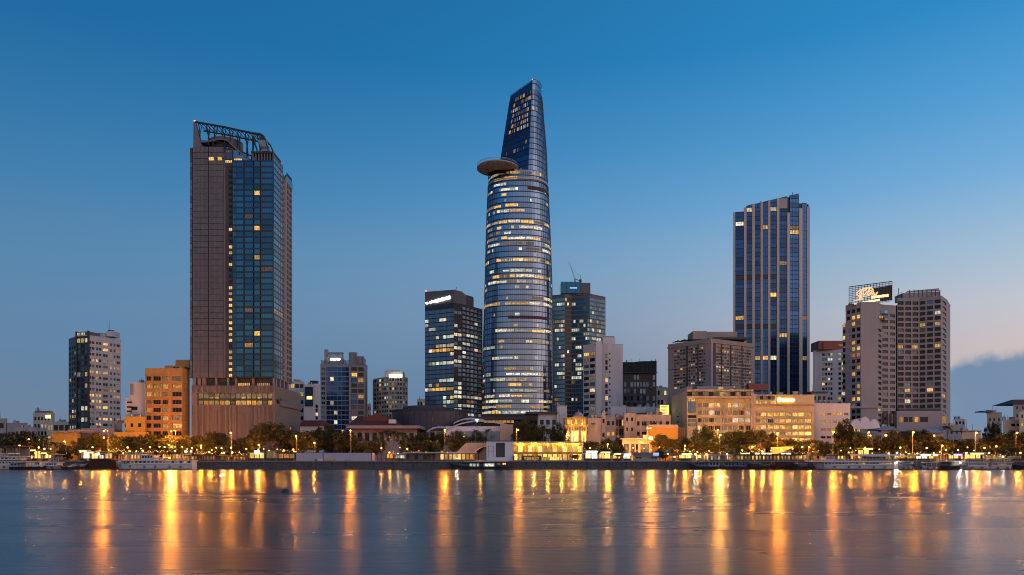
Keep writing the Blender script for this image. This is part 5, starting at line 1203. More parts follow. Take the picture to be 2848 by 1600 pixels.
ornate()
r_, *_ = simple('low_house', 'pink windowless house with small dark sign right of ornate yellow building', 1634, 1672, 1165, 388, 'wall_peach', [(.25, .6)], 1, kind='wall_dark', hr=.12, zb=17, zt=0, depth=10); finish(r_)
r_, *_ = simple('low_house', 'narrow peach gable house beside the pink windowless house', 1673, 1684, 1152, 390, 'wall_peach', 1, 2, zb=10, hr=.3); finish(r_)
r_, *_ = simple('low_house', 'grey-white house with one lit lamp window below the slim white slab', 1685, 1712, 1163, 394, 'wall_grey', 2, 3, kind=lit(.12, ('lit_orange',), seed=2), zb=6, hr=.4); finish(r_)
r_, *_ = simple('low_house', 'tall white blank house under the netted dark block', 1699, 1748, 1133, 430, 'wall_white', 2, 1, zb=4, zt=18); finish(r_)
r_, *_ = simple('low_house', 'dark brown recessed house front between white and peach houses', 1711, 1738, 1163, 398, 'wall_tan', 3, 3, kind=lit(.1), wr=.8, hr=.7, zb=8, depth=8); finish(r_)
r_, *_ = simple('low_house', 'wide white roofline house below the netted dark block', 1748, 1830, 1134, 440, 'wall_white', 6, 1, zb=20, zt=2); finish(r_)
r_, *_ = simple('peach_house', 'broad peach house with scattered small windows left of orange wall', 1736, 1766, 1152, 389, 'wall_peach', 2, 4, kind=lit(.05), wr=.4, hr=.35, zb=3, depth=10, side=1734); finish(r_)
r_, P, B, z1 = simple('peach_house', 'long cream terrace house with balcony windows behind the orange wall', 1767, 1866, 1156, 391, 'wall_peach', [(.05, .12), (.18, .32), (.42, .60), (.68, .75), (.86, .95)], 3, kind=lit(.2, ('lit_dim', 'lit_orange'), seed=15), hr=.42, zb=6, zt=1.5, depth=12); finish(r_)
block(r_, 'roof_garden', 'wall_dark', 1775, 1820, 1148, 1156, 395, 5)
for k in range(8): block(r_, 'balcony_rail', 'frame_pale', 1790 + k * 8, 1791 + k * 8, 1170, 1177, 390.2, .3)
r_, P, B, z1 = bld('orange_wall_house', 'windowless flat house with orange-lit front wall and dark brown end', [(1806, 372), (1885, 372), (1902, 375)], 9, 1190, [None, None], 'wall_ochre', parapet=0); finish(r_)
mb = MB(); mb.box(X(1804, 371.5), X(1886, 371.5), 371.4, 381, z1, z1 + 1.6); mb.build('roof_fascia', 'wall_peach', r_)
mb = MB(); fr = FR(P[1], P[2]); mb.fbox(fr, 0.1, fr.L, .02, .3, GZ, z1 - .2); mb.build('end_cladding', 'wood_dark', r_)
r_, *_ = simple('river_house', 'low white pavilion house with flat roof behind the quay trees', 1731, 1812, 1222, 358, 'wall_cream', [(.05, .22), (.3, .42), (.46, .54), (.62, .92)], 1, kind=lit(.3, ('lit_dim', 'curtain'), seed=3), hr=.6, zb=1, zt=.6, depth=9); finish(r_)
block(r_, 'roof_slab', 'roof_white', 1728, 1815, 1219, 1222, 357, 11)
# right edge
r_, *_ = simple('white_shed', 'small white box house on skyline at far right', 2655, 2685, 1167, 520, 'wall_white', 3, 1, zb=25, zt=.5, depth=8); finish(r_)
r_, *_ = simple('low_house', 'grey low house with two small windows right of gridded hotel', 2639, 2684, 1184, 420, 'wall_grey', 3, 2, kind=lit(.1), wr=.35, hr=.35, zb=8, zt=1); finish(r_)
r_, *_ = simple('cream_house', 'cream flat house with one wide window at far right waterfront', 2676, 2728, 1200, 396, 'wall_peach', [(.18, .45)], 1, hr=.3, zb=5, zt=.4, depth=9); finish(r_); block(r_, 'roof_slab', 'roof_grey', 2674, 2730, 1198, 1200, 395, 10)
r_, *_ = simple('roof_garden_house', 'dim rooftop house with awning and aerial at far right', 2745, 2786, 1149, 470, 'wall_tan', 3, 2, kind='glass_dark', wr=.4, hr=.3, zb=16, zt=1); finish(r_)
mb = MB(); mb.hexa([(X(2733, 468), 468), (X(2764, 468), 468), (X(2764, 468), 476), (X(2733, 468), 476)], Z(1146, 468), Z(1143, 468)); mb.build('awning', 'metal_dark', r_); block(r_, 'aerial', 'metal_dark', 2770, 2770.8, 1137, 1149, 470, .2)
r_, *_ = simple('cream_house', 'cream two-storey house beside the red-roofed house at right edge', 2789, 2836, 1170, 410, 'wall_cream', [(.5, .75), (.82, .97)], 2, kind=lit(.1), hr=.4, zb=14, zt=.5); finish(r_)
r_, P, B, z1 = simple('red_roofed_house', 'mauve house with red hipped roof at the right edge', 2818, 2905, 1124, 470, 'wall_mauve', 5, 4, kind='glass_dark', wr=.3, hr=.4, zb=16, parapet=0); finish(r_)
mb = MB(); x0, x1 = X(2815, 468), X(2908, 468); mb.hexa([(x0, 468.5), (x1, 468.5), (x1, 488), (x0, 488)], z1, z1 + 3.4, q2=[(x0 + 7, 476), (x1 - 7, 476), (x1 - 7, 479), (x0 + 7, 479)]); mb.build('roof_slope', 'roof_red', r_)
r_, *_ = simple('cream_house', 'cream house with rounded top corner cut by the right edge', 2835, 2890, 1146, 405, 'wall_cream', 4, 4, kind=lit(.1), wr=.4, hr=.4, zb=8); finish(r_)
r_, *_ = simple('tin_shed', 'blue-grey tin-roofed shed below the hotel tower podium', 2450, 2502, 1196, 402, 'wall_grey', 0, 0, parapet=0); mb = MB(); mb.hexa([(X(2446, 400), 400), (X(2506, 400), 400), (X(2506, 400), 416), (X(2446, 400), 416)], Z(1196, 400), Z(1186, 402), q2=[(X(2452, 400), 408), (X(2500, 400), 408), (X(2500, 400), 409), (X(2452, 400), 409)]); mb.build('roof_slope', 'canvas_blue', r_)
r_, *_ = simple('tin_shed', 'small pale tin-roofed shed right of the tall hotel lamp', 2588, 2626, 1204, 398, 'wall_grey', 0, 0, parapet=0); mb = MB(); mb.hexa([(X(2584, 396), 396), (X(2630, 396), 396), (X(2630, 396), 410), (X(2584, 396), 410)], Z(1204, 396), Z(1192, 398), q2=[(X(2590, 396), 402), (X(2624, 396), 402), (X(2624, 396), 403), (X(2590, 396), 403)]); mb.build('roof_slope', 'canvas_blue', r_)
def membrane():
    Y = 405; root = thing('membrane_canopy', 'white scalloped membrane canopy at the foot of the hotel tower', 'canopy', (X(2405, Y), Y, GZ))
    mb = MB(); n = 24
    def z_(u): return Z(1190, Y) + (abs(math.sin(u * math.pi * 3)) ** .6 * 3.0 + 3.0 * math.sin(math.pi * u) + .3)
    for i in range(n):
        u, v = i / n, (i + 1) / n; x0, x1 = X(2364 + 84 * u, Y), X(2364 + 84 * v, Y)
        mb.face([(x0, Y, Z(1190, Y) - .6), (x1, Y, Z(1190, Y) - .6), (x1, Y, z_(v)), (x0, Y, z_(u))]); mb.face([(x0, Y, z_(u)), (x1, Y, z_(v)), (x1, Y + 12, z_(v) * .9 + 2), (x0, Y + 12, z_(u) * .9 + 2)])
    mb.build('membrane', 'tent_white', root)
    for k in range(5): mb = MB(); x = X(2368 + k * 19, Y); mb.tube((x, Y + .3, GZ), (x, Y + .3, Z(1190, Y)), .18); mb.build('post', 'metal_grey', root)
membrane()

# ================================================================== lit shop rows along the riverside road, seen between the trunks
for k, (a, c, py, wl, lab) in enumerate(((62, 140, 1246, 'wall_tan', 'row of lit shops between the tree trunks left of the orange flat house'), (226, 312, 1240, 'wall_peach', 'row of yellow-lit shops between trunks below the mauve wall'), (318, 400, 1240, 'wall_ochre', 'row of orange-lit shops between trunks under the yellow house'), (405, 525, 1238, 'wall_ochre', 'long row of lit shopfronts at the foot of the orange apartment block'), (548, 684, 1246, 'wall_tan', 'row of arcade shopfronts at the foot of the brown podium'), (1140, 1236, 1248, 'wall_tan', 'row of lit shops behind the round clipped trees by the low pavilion'), (1640, 1728, 1246, 'wall_peach', 'row of bright shopfronts behind the white-canopied stalls'), (1820, 1900, 1250, 'wall_ochre', 'row of yellow shopfronts below the orange wall house'), (1912, 2040, 1240, 'wall_peach', 'shop arcade glowing along the foot of the cream hotel'), (2050, 2140, 1242, 'wall_ochre', 'row of glowing shopfronts left of the yellow awning'), (2206, 2300, 1240, 'wall_peach', 'row of glowing shopfronts below the plain white block'), (2310, 2395, 1246, 'wall_tan', 'row of dim shops below the gold-emblem hotel tower'), (2432, 2560, 1246, 'wall_tan', 'row of lit shops behind the dinner boat stern'), (2566, 2660, 1248, 'wall_ochre', 'row of orange shops below the gridded hotel tower'), (2668, 2790, 1248, 'wall_peach', 'row of lit shops behind the purple sign stall'), (2796, 2880, 1250, 'wall_tan', 'row of dim shops at the right edge under trees'))):
    Y = 379.0 if 140 < a < 2900 else 378
    sh = lit(.62 if 'dim' not in lab else .3, ('lit_shop', 'lit_orange', 'lit_shop', 'lit_yellow'), 'glass_dark', {1: .3}, ('lit_dim', 'lit_orange'), .5, seed=300 + k)
    n_ = max(3, int((c - a) / 9))
    r_, P, B, z1 = bld('shop_row', lab, [(a, Y), (c, Y)], 4.5, py, [grid(n_, 2, .78, .66, sh, zb=.3, zt=.5, depth=.5, mull=2, frame='wood_dark')], wl, clutter=0, parapet=.4); finish(r_)
    mb = MB(); fr = FR(P[0], P[1]); zz = GZ + (z1 - GZ) * .5; mb.fbox(fr, 0, fr.L, .003, 1.6, zz - .15, zz + .1); mb.build('awning', 'tent_yellow' if k % 2 else 'fence_red', r_)

# ================================================================== lamps
def street_lamp(px, py, Y, power, color=OR, lean=0, m='glow_orange', double=False):
    x, z = X(px, Y), Z(py, Y); root = thing('street_lamp', '', 'street lamp', (x + lean, Y + .6, GZ))
    mb = MB(); mb.tube((x + lean, Y + .6, GZ), (x + lean, Y + .6, z + .6), .22, .12, 8); mb.lathe((x + lean, Y + .6, GZ), [(.4, 0), (.4, .5), (.22, .9)], 8); mb.build('pole', 'pole_grey', root)
    for s in ((0, 1) if double else (0,)):
        zz = z - s * 3.2
        mb = MB(); mb.tube((x + lean, Y + .6, zz + .5), (x, Y - .2, zz + .75), .09, .07, 6); mb.build('arm', 'pole_grey', root)
        mb = MB(); mb.hexa([(x - .5, Y - .9), (x + .5, Y - .9), (x + .4, Y + .4), (x - .4, Y + .4)], zz + .42, zz + .72); hd = mb.build('lamp_head', 'metal_dark', root)
        mb = MB(); bulb(mb, (x, Y - .3, zz), .4); mb.build('bulb', m, hd, smooth=True)
        light(root, (x, Y - .3, zz), power, color, .46)
    return reg(root, 'street_lamp', px)
def globe_lamp(px, py, Y, power, color=WM, m='glow_warm', r=.42):
    x, z = X(px, Y), Z(py, Y); root = thing('globe_lamp', '', 'globe lamp', (x, Y, GZ))
    mb = MB(); mb.tube((x, Y, GZ), (x, Y, z - r * .9), .09, .07, 6); mb.lathe((x, Y, GZ), [(.25, 0), (.2, .4), (.1, .6)], 8); mb.build('post', 'metal_dark', root)
    mb = MB(); mb.lathe((x, Y, z - r), [(.12, -.15), (.22, 0), (.22, .12)], 8); mb.build('collar', 'metal_dark', root)
    mb = MB(); bulb(mb, (x, Y, z), r); mb.build('globe', m, root, smooth=True)
    if power: light(root, (x, Y, z), power, color, r + .05)
    return reg(root, 'globe_lamp', px)
for a in ((290, 1199, 348, 10000, OR, 1.5, 'glow_orange', True), (477, 1200, 358, 34000, OR, 1.8), (642, 1204, 347, 7000), (975, 1198, 346, 7000), (1237, 1196, 338, 6500), (1441, 1196, 352, 5000, OR, -.8), (1809, 1191, 350, 13000, OR, -1.2, 'glow_orange'),
          (2163, 1205, 352, 22000, OR, 0, 'glow_warm'), (2318, 1202, 350, 9000), (2540, 1203, 346, 9000), (2715, 1204, 348, 8000), (2003, 1210, 352, 15000, WM, 0, 'glow_warm'), (824, 1214, 348, 3500), (1996, 1196, 374, 7000, WM, 0, 'glow_warm'), (2416, 1203, 352, 3500), (2828, 1204, 352, 4500), (55, 1240, 352, 2500), (395, 1230, 372, 3500), (180, 1228, 372, 2500), (560, 1240, 352, 4500), (720, 1238, 350, 4500), (875, 1232, 352, 2200), (1690, 1236, 350, 6000, WM, 0, 'glow_warm'), (1905, 1240, 352, 5500), (2092, 1243, 350, 6500), (2250, 1244, 352, 5000), (2620, 1240, 352, 4500), (2770, 1242, 352, 4500)):  # the last, lower lamps are added to glow up under the tree crowns
    street_lamp(*a)
for a in ((1810, 1219, 344, 5000, WM, 'glow_warm', 1.0), (185, 1260, 334, 900), (194, 1259.5, 336, 900), (397, 1254, 336, 700), (487, 1255, 336, 1200), (517, 1256, 335, 1500, WM, 'glow_white', .6), (531, 1256, 337, 500), (582, 1258, 333, 1200), (623, 1260, 331, 900), (646, 1259, 333, 900), (616, 1247, 340, 400, WH, 'glow_white', .3),
          (470, 1238, 348, 2500), (478, 1243, 350, 2500), (355, 1245, 342, 900), (819, 1257, 335, 1600, OR, 'glow_orange', .42), (1083, 1259, 336, 1200, OR), (1107, 1262, 338, 300, WH, 'glow_white', .3), (1858, 1262, 334, 900, WH, 'glow_white', .4), (1876, 1271, 331, 700), (1934, 1264, 333, 900, WH, 'glow_white', .42), (1946, 1270, 331, 900, WM, 'glow_warm', .6), (1965, 1264, 334, 900, WM, 'glow_warm', .45),
          (2022, 1264, 333, 900, WH, 'glow_white', .45), (2120, 1256, 340, 2600, WM), (2298, 1240, 345, 600, WH, 'glow_white', .35), (2495, 1260, 331, 600, WH, 'glow_white', .36), (2421, 1212, 366, 500), (2464, 1211, 366, 700, OR, 'glow_orange', .6), (2530, 1263, 334, 500), (2598, 1212, 360, 1500), (2688, 1260, 335, 700, WH, 'glow_white', .4), (2750, 1261, 334, 400, WH, 'glow_white', .3), (2790, 1271, 330, 500, WH, 'glow_white', .32), (2838, 1260, 336, 600, OR, 'glow_orange', .4), (108, 1245, 345, 900), (80, 1222, 352, 500, OR, 'glow_orange', .35)):
    globe_lamp(*a)
gl = random.Random(33); px = 66.0
while px < 2846:                       # the many small lamps among the trees
    if not (826 < px < 1045 or 1255 < px < 1430) and not (1430 < px < 1620):
        globe_lamp(px, gl.uniform(1243, 1262), gl.uniform(337, 356), gl.choice((300, 450, 700, 1100)), gl.choice((OR, OR, WM)), gl.choice(('glow_warm', 'glow_orange')), gl.uniform(.22, .42))
    px += gl.uniform(11, 34)
# dock flood lamps right at the water's edge
for a in ((2492, 1287, 322.5, 1600, WH, 'glow_white', .55), (2671, 1287, 322.5, 900, WH, 'glow_white', .42), (1270, 1276, 325, 350, WH, 'glow_white', .25)):
    globe_lamp(*a)

# ================================================================== waterfront pavilions and stalls
def pavilion(label, px0, px1, pyr, Y, bays, kinds, roofm='roof_white', depth=6, seed=1, over=1.2, postm='frame_mid', floor=True):
    r = random.Random(seed); x0, x1 = X(px0, Y), X(px1, Y); zr = Z(pyr, Y); root = thing('pavilion', label, 'pavilion', ((x0 + x1) / 2, Y, GZ))
    mb = MB(); mb.box(x0 - over, x1 + over, Y - over, Y + depth + over, zr, zr + .45); mb.build('roof', roofm, root)
    if floor: mb = MB(); mb.box(x0 - .5, x1 + .5, Y - .8, Y + depth, GZ, GZ + .35); mb.build('deck', 'wood_dark', root)
    fr = FR((x0, Y), (x1, Y)); n = bays
    for i in range(n + 1): mb = MB(); p = fr.P(fr.L * i / n, 0); mb.tube((p[0], p[1] - .1, GZ), (p[0], p[1] - .1, zr), .16, .16, 6); mb.build('post', postm, root)
    for i in range(n):
        k = kinds(i, n, r) if callable(kinds) else r.choice(kinds)
        if k: win(root, fr, fr.L * i / n + .2, fr.L * (i + 1) / n - .2, GZ + .5, zr - .25, -1.2, k, 2, 'frame_mid', 0, 'glass_panel')
    finish(root)
    mb = MB(); mb.box(x0, x1, Y + depth - .3, Y + depth, GZ, zr); mb.build('back_wall', 'wall_tan', root)
    return root
def stall(label, px0, px1, pyt, Y, roofm='tent_white', lm='lit_shop', sign=None, depth=3, cat='stall', gable=False):
    x0, x1 = X(px0, Y), X(px1, Y); zt = Z(pyt, Y); root = thing('market_stall', label, cat, ((x0 + x1) / 2, Y, GZ)); root.name = 'market_stall'
    mb = MB()
    if gable: mb.hexa([(x0 - .4, Y - .5), (x1 + .4, Y - .5), (x1 + .4, Y + depth), (x0 - .4, Y + depth)], zt - .8, zt + .6, q2=[((x0 + x1) / 2 - .2, Y + depth * .4), ((x0 + x1) / 2 + .2, Y + depth * .4), ((x0 + x1) / 2 + .2, Y + depth * .6), ((x0 + x1) / 2 - .2, Y + depth * .6)])
    else: mb.hexa([(x0 - .4, Y - .6), (x1 + .4, Y - .6), (x1 + .4, Y + depth), (x0 - .4, Y + depth)], zt - .3, zt)
    mb.build('canopy', roofm, root)
    for x in (x0, x1):
        for y in (Y, Y + depth - .2): mb = MB(); mb.tube((x, y, GZ), (x, y, zt - .3), .08, .08, 6); mb.build('post', 'frame_mid', root)
    mb = MB(); mb.box(x0 + .2, x1 - .2, Y + .2, Y + .9, GZ, GZ + 1.1); mb.build('counter', 'wood_dark', root)
    fr = FR((x0, Y + depth - .4), (x1, Y + depth - .4)); n = max(1, int(fr.L / 2.2))
    for i in range(n): win(root, fr, fr.L * i / n + .1, fr.L * (i + 1) / n - .1, GZ + 1, zt - .8, 0, lm, 1, 'frame_mid', 0, 'lit_panel')
    finish(root)
    if sign:
        mb = MB(); mb.box(x0 + fr.L * .1, x1 - fr.L * .1, Y - .9, Y - .65, zt - .85, zt - .15); mb.build('sign_board', sign, root)
    return root
pavilion('long low glass pavilion on the quay, its right half glowing orange', 1128, 1318, 1261, 331, 16, lambda i, n, r: ('lit_shop' if r.random() < .5 else 'lit_orange') if i > 7 else (None if i in (5, 6) else ('curtain' if i % 2 else 'glass_dark')), 'roof_white', 6)
def white_gatehouse():
    Y = 330; x0, x1 = X(1353, Y), X(1427, Y); root = thing('gatehouse', 'plain white cube gatehouse with tall dark door on the quay', 'building', ((x0 + x1) / 2, Y, GZ)); mb = MB(); fr = FR((x0, Y), (x1, Y)); zt = Z(1228, Y)
    facade(root, mb, fr, GZ, zt, [(fr.L * .35, fr.L * .69)], [(Z(1272, Y), Z(1232, Y))], 'wall_dark', .6, mull=1, frame='frame_dark', name='door'); mb.box(x0, x1, Y + .8, Y + 9, GZ, zt - .01); mb.build('wall', 'tent_white', root); finish(root)
    mb = MB(); mb.box(x0 - .3, x1 + .3, Y - .3, Y + 9.3, zt, zt + .35); mb.build('roof', 'wall_dark', root)
    for (a, c, z0, z1) in ((.06, .08, 1241, 1272), (.25, .27, 1241, 1272), (.06, .27, 1241, 1242), (.02, .3, 1255, 1256)): mb = MB(); mb.fbox(fr, fr.L * a, fr.L * c, .01, .05, Z(z1, Y), Z(z0, Y)); mb.build('wall_groove', 'wall_grey', root)
white_gatehouse()
def footbridge():
    Y = 341; root = thing('footbridge', 'cream footbridge ramp with lit yellow arch left of white gatehouse', 'bridge', (X(1310, Y), Y, GZ))
    mb = MB(); n = 14
    def top(u): px = 1272 + 81 * u; return px, (1256 - 24 * min(1, u / .3))
    def bot(u): px = 1272 + 81 * u; return 1280 if u < .42 else 1280 - 38 * math.sin((u - .42) / .58 * math.pi / 2) ** .7
    for i in range(n):
        u, v = i / n, (i + 1) / n; (p0, t0), (p1, t1) = top(u), top(v)
        for yy in (Y, Y + 5): mb.face([(X(p0, Y), yy, Z(min(bot(u), 1280), Y)), (X(p1, Y), yy, Z(min(bot(v), 1280), Y)), (X(p1, Y), yy, Z(t1, Y)), (X(p0, Y), yy, Z(t0, Y))])
        mb.face([(X(p0, Y), Y, Z(t0, Y)), (X(p1, Y), Y, Z(t1, Y)), (X(p1, Y), Y + 5, Z(t1, Y)), (X(p0, Y), Y + 5, Z(t0, Y))])
    mb.build('ramp_wall', 'wall_peach', root)
    ub = MB()
    for i in range(6, n): u, v = i / n, (i + 1) / n; ub.face([(X(top(u)[0], Y), Y, Z(bot(u), Y)), (X(top(v)[0], Y), Y, Z(bot(v), Y)), (X(top(v)[0], Y), Y + 5, Z(bot(v), Y)), (X(top(u)[0], Y), Y + 5, Z(bot(u), Y))])
    ub.build('arch_soffit', 'wall_ochre', root); light(root, (X(1335, Y), Y + 2, GZ + .9), 500, WM, .2)
    for k in range(12): piece('baluster', unit_box('wall_cream'), root, (X(1298 + k * 4.5, Y), Y + .1, Z(1232, Y) + .35), 0, (.12, .12, .7))
footbridge()
def restaurant():
    Y = 331; x0, x1 = X(1427, Y), X(1620, Y); root = thing('restaurant', 'two-storey glazed riverside restaurant blazing with yellow light', 'restaurant', ((x0 + x1) / 2, Y, GZ)); fr = FR((x0, Y), (x1, Y)); zr = Z(1232, Y); zm = Z(1260, Y)
    mb = MB(); mb.box(x0 - .3, x1 + .4, Y - 1, Y + 10, zr, zr + .6); mb.build('roof', 'roof_white', root)
    n = 14
    for i in range(n + 1): mb = MB(); p = fr.P(fr.L * i / n); mb.tube((p[0], p[1], GZ), (p[0], p[1], zr), .2, .2, 6); mb.build('column', 'wall_cream', root)
    for i in range(n):
        for (za, zc, pr) in ((GZ + .3, zm - .4, ('lit_shop', 'lit_yellow', 'lit_shop')), (zm + .3, zr - 1.2, ('lit_shop', 'lit_shop', 'lit_yellow', 'lit_orange'))):
            win(root, fr, fr.L * i / n + .2, fr.L * (i + 1) / n - .2, za, zc, -1.8, rng.choice(pr), rng.choice((1, 2, 3)), 'wood_dark', 0, 'glass_panel')
    finish(root)
    mb = MB(); mb.box(x0, x1, Y - .6, Y + 1.6, zm - .2, zm + .2); mb.build('gallery_floor', 'wall_ochre', root)
    mb = MB(); mb.box(x0, x1, Y + 2.2, Y + 9, GZ, zr); mb.build('rear_room', 'wall_ochre', root)
    for k in range(7): u = (k + .5) / 7; mb = MB(); p = fr.P(fr.L * u, -.6, zr - .9); bulb(mb, p, .22); mb.build('pendant_lamp', 'glow_warm', root); 
    for u in (.1, .3, .5, .7, .9): light(root, fr.P(fr.L * u, .3, zr - .8), 700, WM, .2)
    for (a, c) in ((.0, .02), (.12, .3), (.32, .40)): mb = MB(); mb.fbox(fr, fr.L * a, fr.L * c, .9, 2.6, GZ, GZ + 2.4); mb.build('terrace_booth', 'wall_dark', root)
    for (a, c) in ((.15, .38), (.40, .51), (.52, .66)): win(root, fr, fr.L * a, fr.L * c, GZ + .2, GZ + 1.9, 2.65, 'lit_shop' if a > .5 else 'lit_yellow', 5, 'wood_dark', 0, 'terrace_window')
    finish(root)
restaurant()
stall('broad white-canopied stall glaring white, right of glazed restaurant', 1628, 1664, 1254, 331, 'tent_white', 'lit_shop_white', 'sign_white')
stall('long yellow stall row under trees right of the glaring white stall', 1666, 1700, 1256, 333, 'tent_white', 'lit_shop', 'sign_cream')
stall('small white stall beside the dark booth with blue screen', 1734, 1756, 1262, 329, 'tent_white', 'lit_shop_white', 'sign_white')
stall('yellow stall tucked under flat trees left of small white stall', 1704, 1728, 1260, 335, 'tent_white', 'lit_shop', 'sign_cream')
def screen_booth():
    Y = 328; x0, x1 = X(1766, Y), X(1830, Y); root = thing('ticket_booth', 'dark-roofed ticket booth with a blue screen on the quay edge', 'booth', ((x0 + x1) / 2, Y, GZ)); mb = MB(); fr = FR((x0, Y), (x1, Y)); zt = Z(1268, Y)
    facade(root, mb, fr, GZ, zt, even(.3, fr.L - .3, 7, .8), [(GZ + 1, zt - .6)], lit(.2, ('lit_dim',), 'glass_dark', seed=2), .2); mb.box(x0, x1, Y + .3, Y + 5, GZ, zt - .01); mb.build('wall', 'boat_grey', root); finish(root)
    mb = MB(); mb.hexa([(x0 - .4, Y - .8), (x1 + .4, Y - .8), (x1 + .2, Y + 5), (x0 - .2, Y + 5)], zt, zt + 1.5); mb.build('roof', 'wall_dark', root)
    for k in range(3): mb = MB(); mb.box(x0 - .3, x1 - 2.6, Y - .95, Y - .85, zt + .15 + k * .48, zt + .3 + k * .48); mb.build('roof_stripe', 'roof_white', root)
    mb = MB(); mb.box(x1 - 2.4, x1 + .2, Y - 1.0, Y - .85, zt + .05, zt + 1.4); mb.build('screen', 'screen_blue', root)
screen_booth()
stall('orange-lit tea hut among the palm trunks', 1072, 1092, 1258, 338, 'wood_dark', 'lit_orange', None, gable=True)
stall('small stall with cool bluish lamps right of the tea hut', 1096, 1124, 1262, 338, 'canvas_blue', 'lit_cool', None)
stall('cafe kiosk with bright white menu sign in front of brown podium', 688, 730, 1254, 332, 'wood_dark', 'lit_shop', None)
mb = MB(); k_ = [o for o in col.objects if o.get('label', '').startswith('cafe kiosk')][0]; mb.box(X(708, 331), X(722, 331), 330.6, 330.9, Z(1263, 331), Z(1254, 331)); mb.build('menu_sign', 'sign_white', k_)
stall('dark-awning booth with rounded hood right of cafe kiosk', 733, 766, 1250, 331, 'wall_dark', 'lit_dim', None, depth=4)
stall('pale shuttered stall between dark-awning booth and metal fence', 769, 815, 1257, 333, 'wood_dark', 'lit_orange', None)
pavilion('long brown open shelter along the quay right of the white passenger boat', 520, 606, 1268, 334, 10, ('lit_orange', 'lit_dim', 'lit_yellow', None), 'fence_red', 5, 4)
pavilion('low brown shelter under the podium trees left of cafe kiosk', 612, 682, 1270, 336, 8, ('lit_orange', 'lit_yellow', 'lit_dim', None), 'fence_red', 5, 5)
stall('yellow cafe terrace with two bright panels under right quay trees', 1892, 1927, 1260, 331, 'wood_dark', 'lit_shop', 'sign_cream')
pavilion('open lit cafe shelter behind moored blue boats', 1928, 1972, 1264, 336, 6, ('lit_shop', 'lit_yellow', None), 'wood_dark', 5, 6)
pavilion('white flat-roofed boarding shelter above the moored blue boats', 1976, 2026, 1267, 327, 5, ('lit_dim', 'lit_white', None), 'roof_white', 4, 7)
pavilion('long glazed yellow pavilion under umbrella trees left of dinner boat', 2050, 2232, 1266, 333, 18, ('lit_shop', 'lit_yellow', 'lit_shop', 'lit_orange'), 'wood_dark', 6, 8)
for i, (a, c, s) in enumerate(((2060, 2085, 'sign_cream'), (2100, 2111, 'sign_white'), (2119, 2129, 'sign_white'), (2133, 2146, 'sign_white'), (2173, 2181, 'sign_white'), (2186, 2199, 'sign_white'))):
    Y = 332.3; root = thing('light_box_sign', '', 'sign', (X(a, Y), Y, GZ)); reg(root, 'light_box_sign', a)
    mb = MB(); mb.box(X(a, Y), X(c, Y), Y - .3, Y, Z(1265.4, Y), Z(1260.5, Y)); mb.build('light_box', s, root)
    for x in (X(a, Y) + .2, X(c, Y) - .2): mb = MB(); mb.tube((x, Y + .1, GZ), (x, Y + .1, Z(1263, Y)), .06, .06, 5); mb.build('post', 'metal_dark', root)
def tent():
    Y = 344; root = thing('awning_tent', 'large sagging yellow awning over the glazed yellow pavilion', 'awning', (X(2170, Y), Y, GZ)); mb = MB(); n = 12
    for i in range(n):
        u, v = i / n, (i + 1) / n; f = lambda s: (X(2140 + 62 * s, Y), Z(1265 - 22 * (s ** 1.5), Y)); g = lambda s: (X(2150 + 50 * s, Y), Z(1244 - 2 * s, Y))
        (a, b_), (c, d), (e, f_), (h, k) = f(u), f(v), g(v), g(u); mb.face([(a, Y - 3, b_), (c, Y - 3, d), (e, Y + 3, f_), (h, Y + 3, k)])
    mb.build('canvas', 'tent_yellow', root)
    for px in (2141, 2200): mb = MB(); mb.tube((X(px, Y), Y - 3, GZ), (X(px, Y), Y - 3, Z(1262 if px < 2150 else 1244, Y)), .12); mb.build('pole', 'wood_dark', root)
    for px in (2150, 2198): mb = MB(); mb.tube((X(px, Y), Y + 3, GZ), (X(px, Y), Y + 3, Z(1243, Y)), .12); mb.build('pole', 'wood_dark', root)
tent()
def upper_cafe():
    Y = 338; root = stall('lit two-level tea house rising behind the dinner boat', 2396, 2428, 1246, Y, 'tent_yellow', 'lit_shop', 'sign_yellow', 4)
upper_cafe()
stall('orange domed snack stall at right of the dinner boat stern', 2500, 2526, 1266, 331, 'tent_yellow', 'lit_orange', None, gable=True)
stall('orange round-topped stall left of glaring white food stalls', 2530, 2548, 1264, 331, 'tent_yellow', 'lit_orange', None, gable=True)
stall('glaring white food stall with tilted sign on right quay', 2556, 2588, 1263, 330, 'tent_white', 'lit_shop_white', 'sign_white')
stall('small white food stall right of the tilted-sign stall', 2592, 2606, 1263, 332, 'tent_white', 'lit_shop', 'sign_white')
stall('food stall with glowing purple sign on right quay', 2647, 2676, 1262, 331, 'wall_dark', 'lit_shop', 'sign_purple')
stall('broad yellow canopied bar right of purple sign stall', 2692, 2738, 1259, 332, 'tent_yellow', 'lit_shop', 'sign_cream')
stall('warm snack stall under dark trees near the right edge', 2756, 2786, 1268, 331, 'tent_yellow', 'lit_orange', None)
stall('dim stall with string lamps at the right edge', 2812, 2850, 1263, 333, 'wood_dark', 'lit_dim', None)
stall('white-lit bar counter under the trees left of the twin globe lamps', 86, 104, 1250, 338, 'wood_dark', 'lit_shop', 'sign_cream')
stall('small yellow-lit booth left of the stone steps', 116, 134, 1258, 336, 'wood_dark', 'lit_shop', 'sign_cream')
stall('dazzling white drinks stall right of the twin globe lamps', 222, 241, 1252, 331, 'tent_white', 'lit_shop_white', 'sign_cream')
stall('second dazzling cream stall beside the dazzling white drinks stall', 245, 264, 1256, 331, 'tent_white', 'lit_shop', 'sign_cream')
stall('bluish-white lit stall in front of the brown barge', 267, 280, 1261, 330, 'canvas_blue', 'lit_shop_white', 'sign_white')
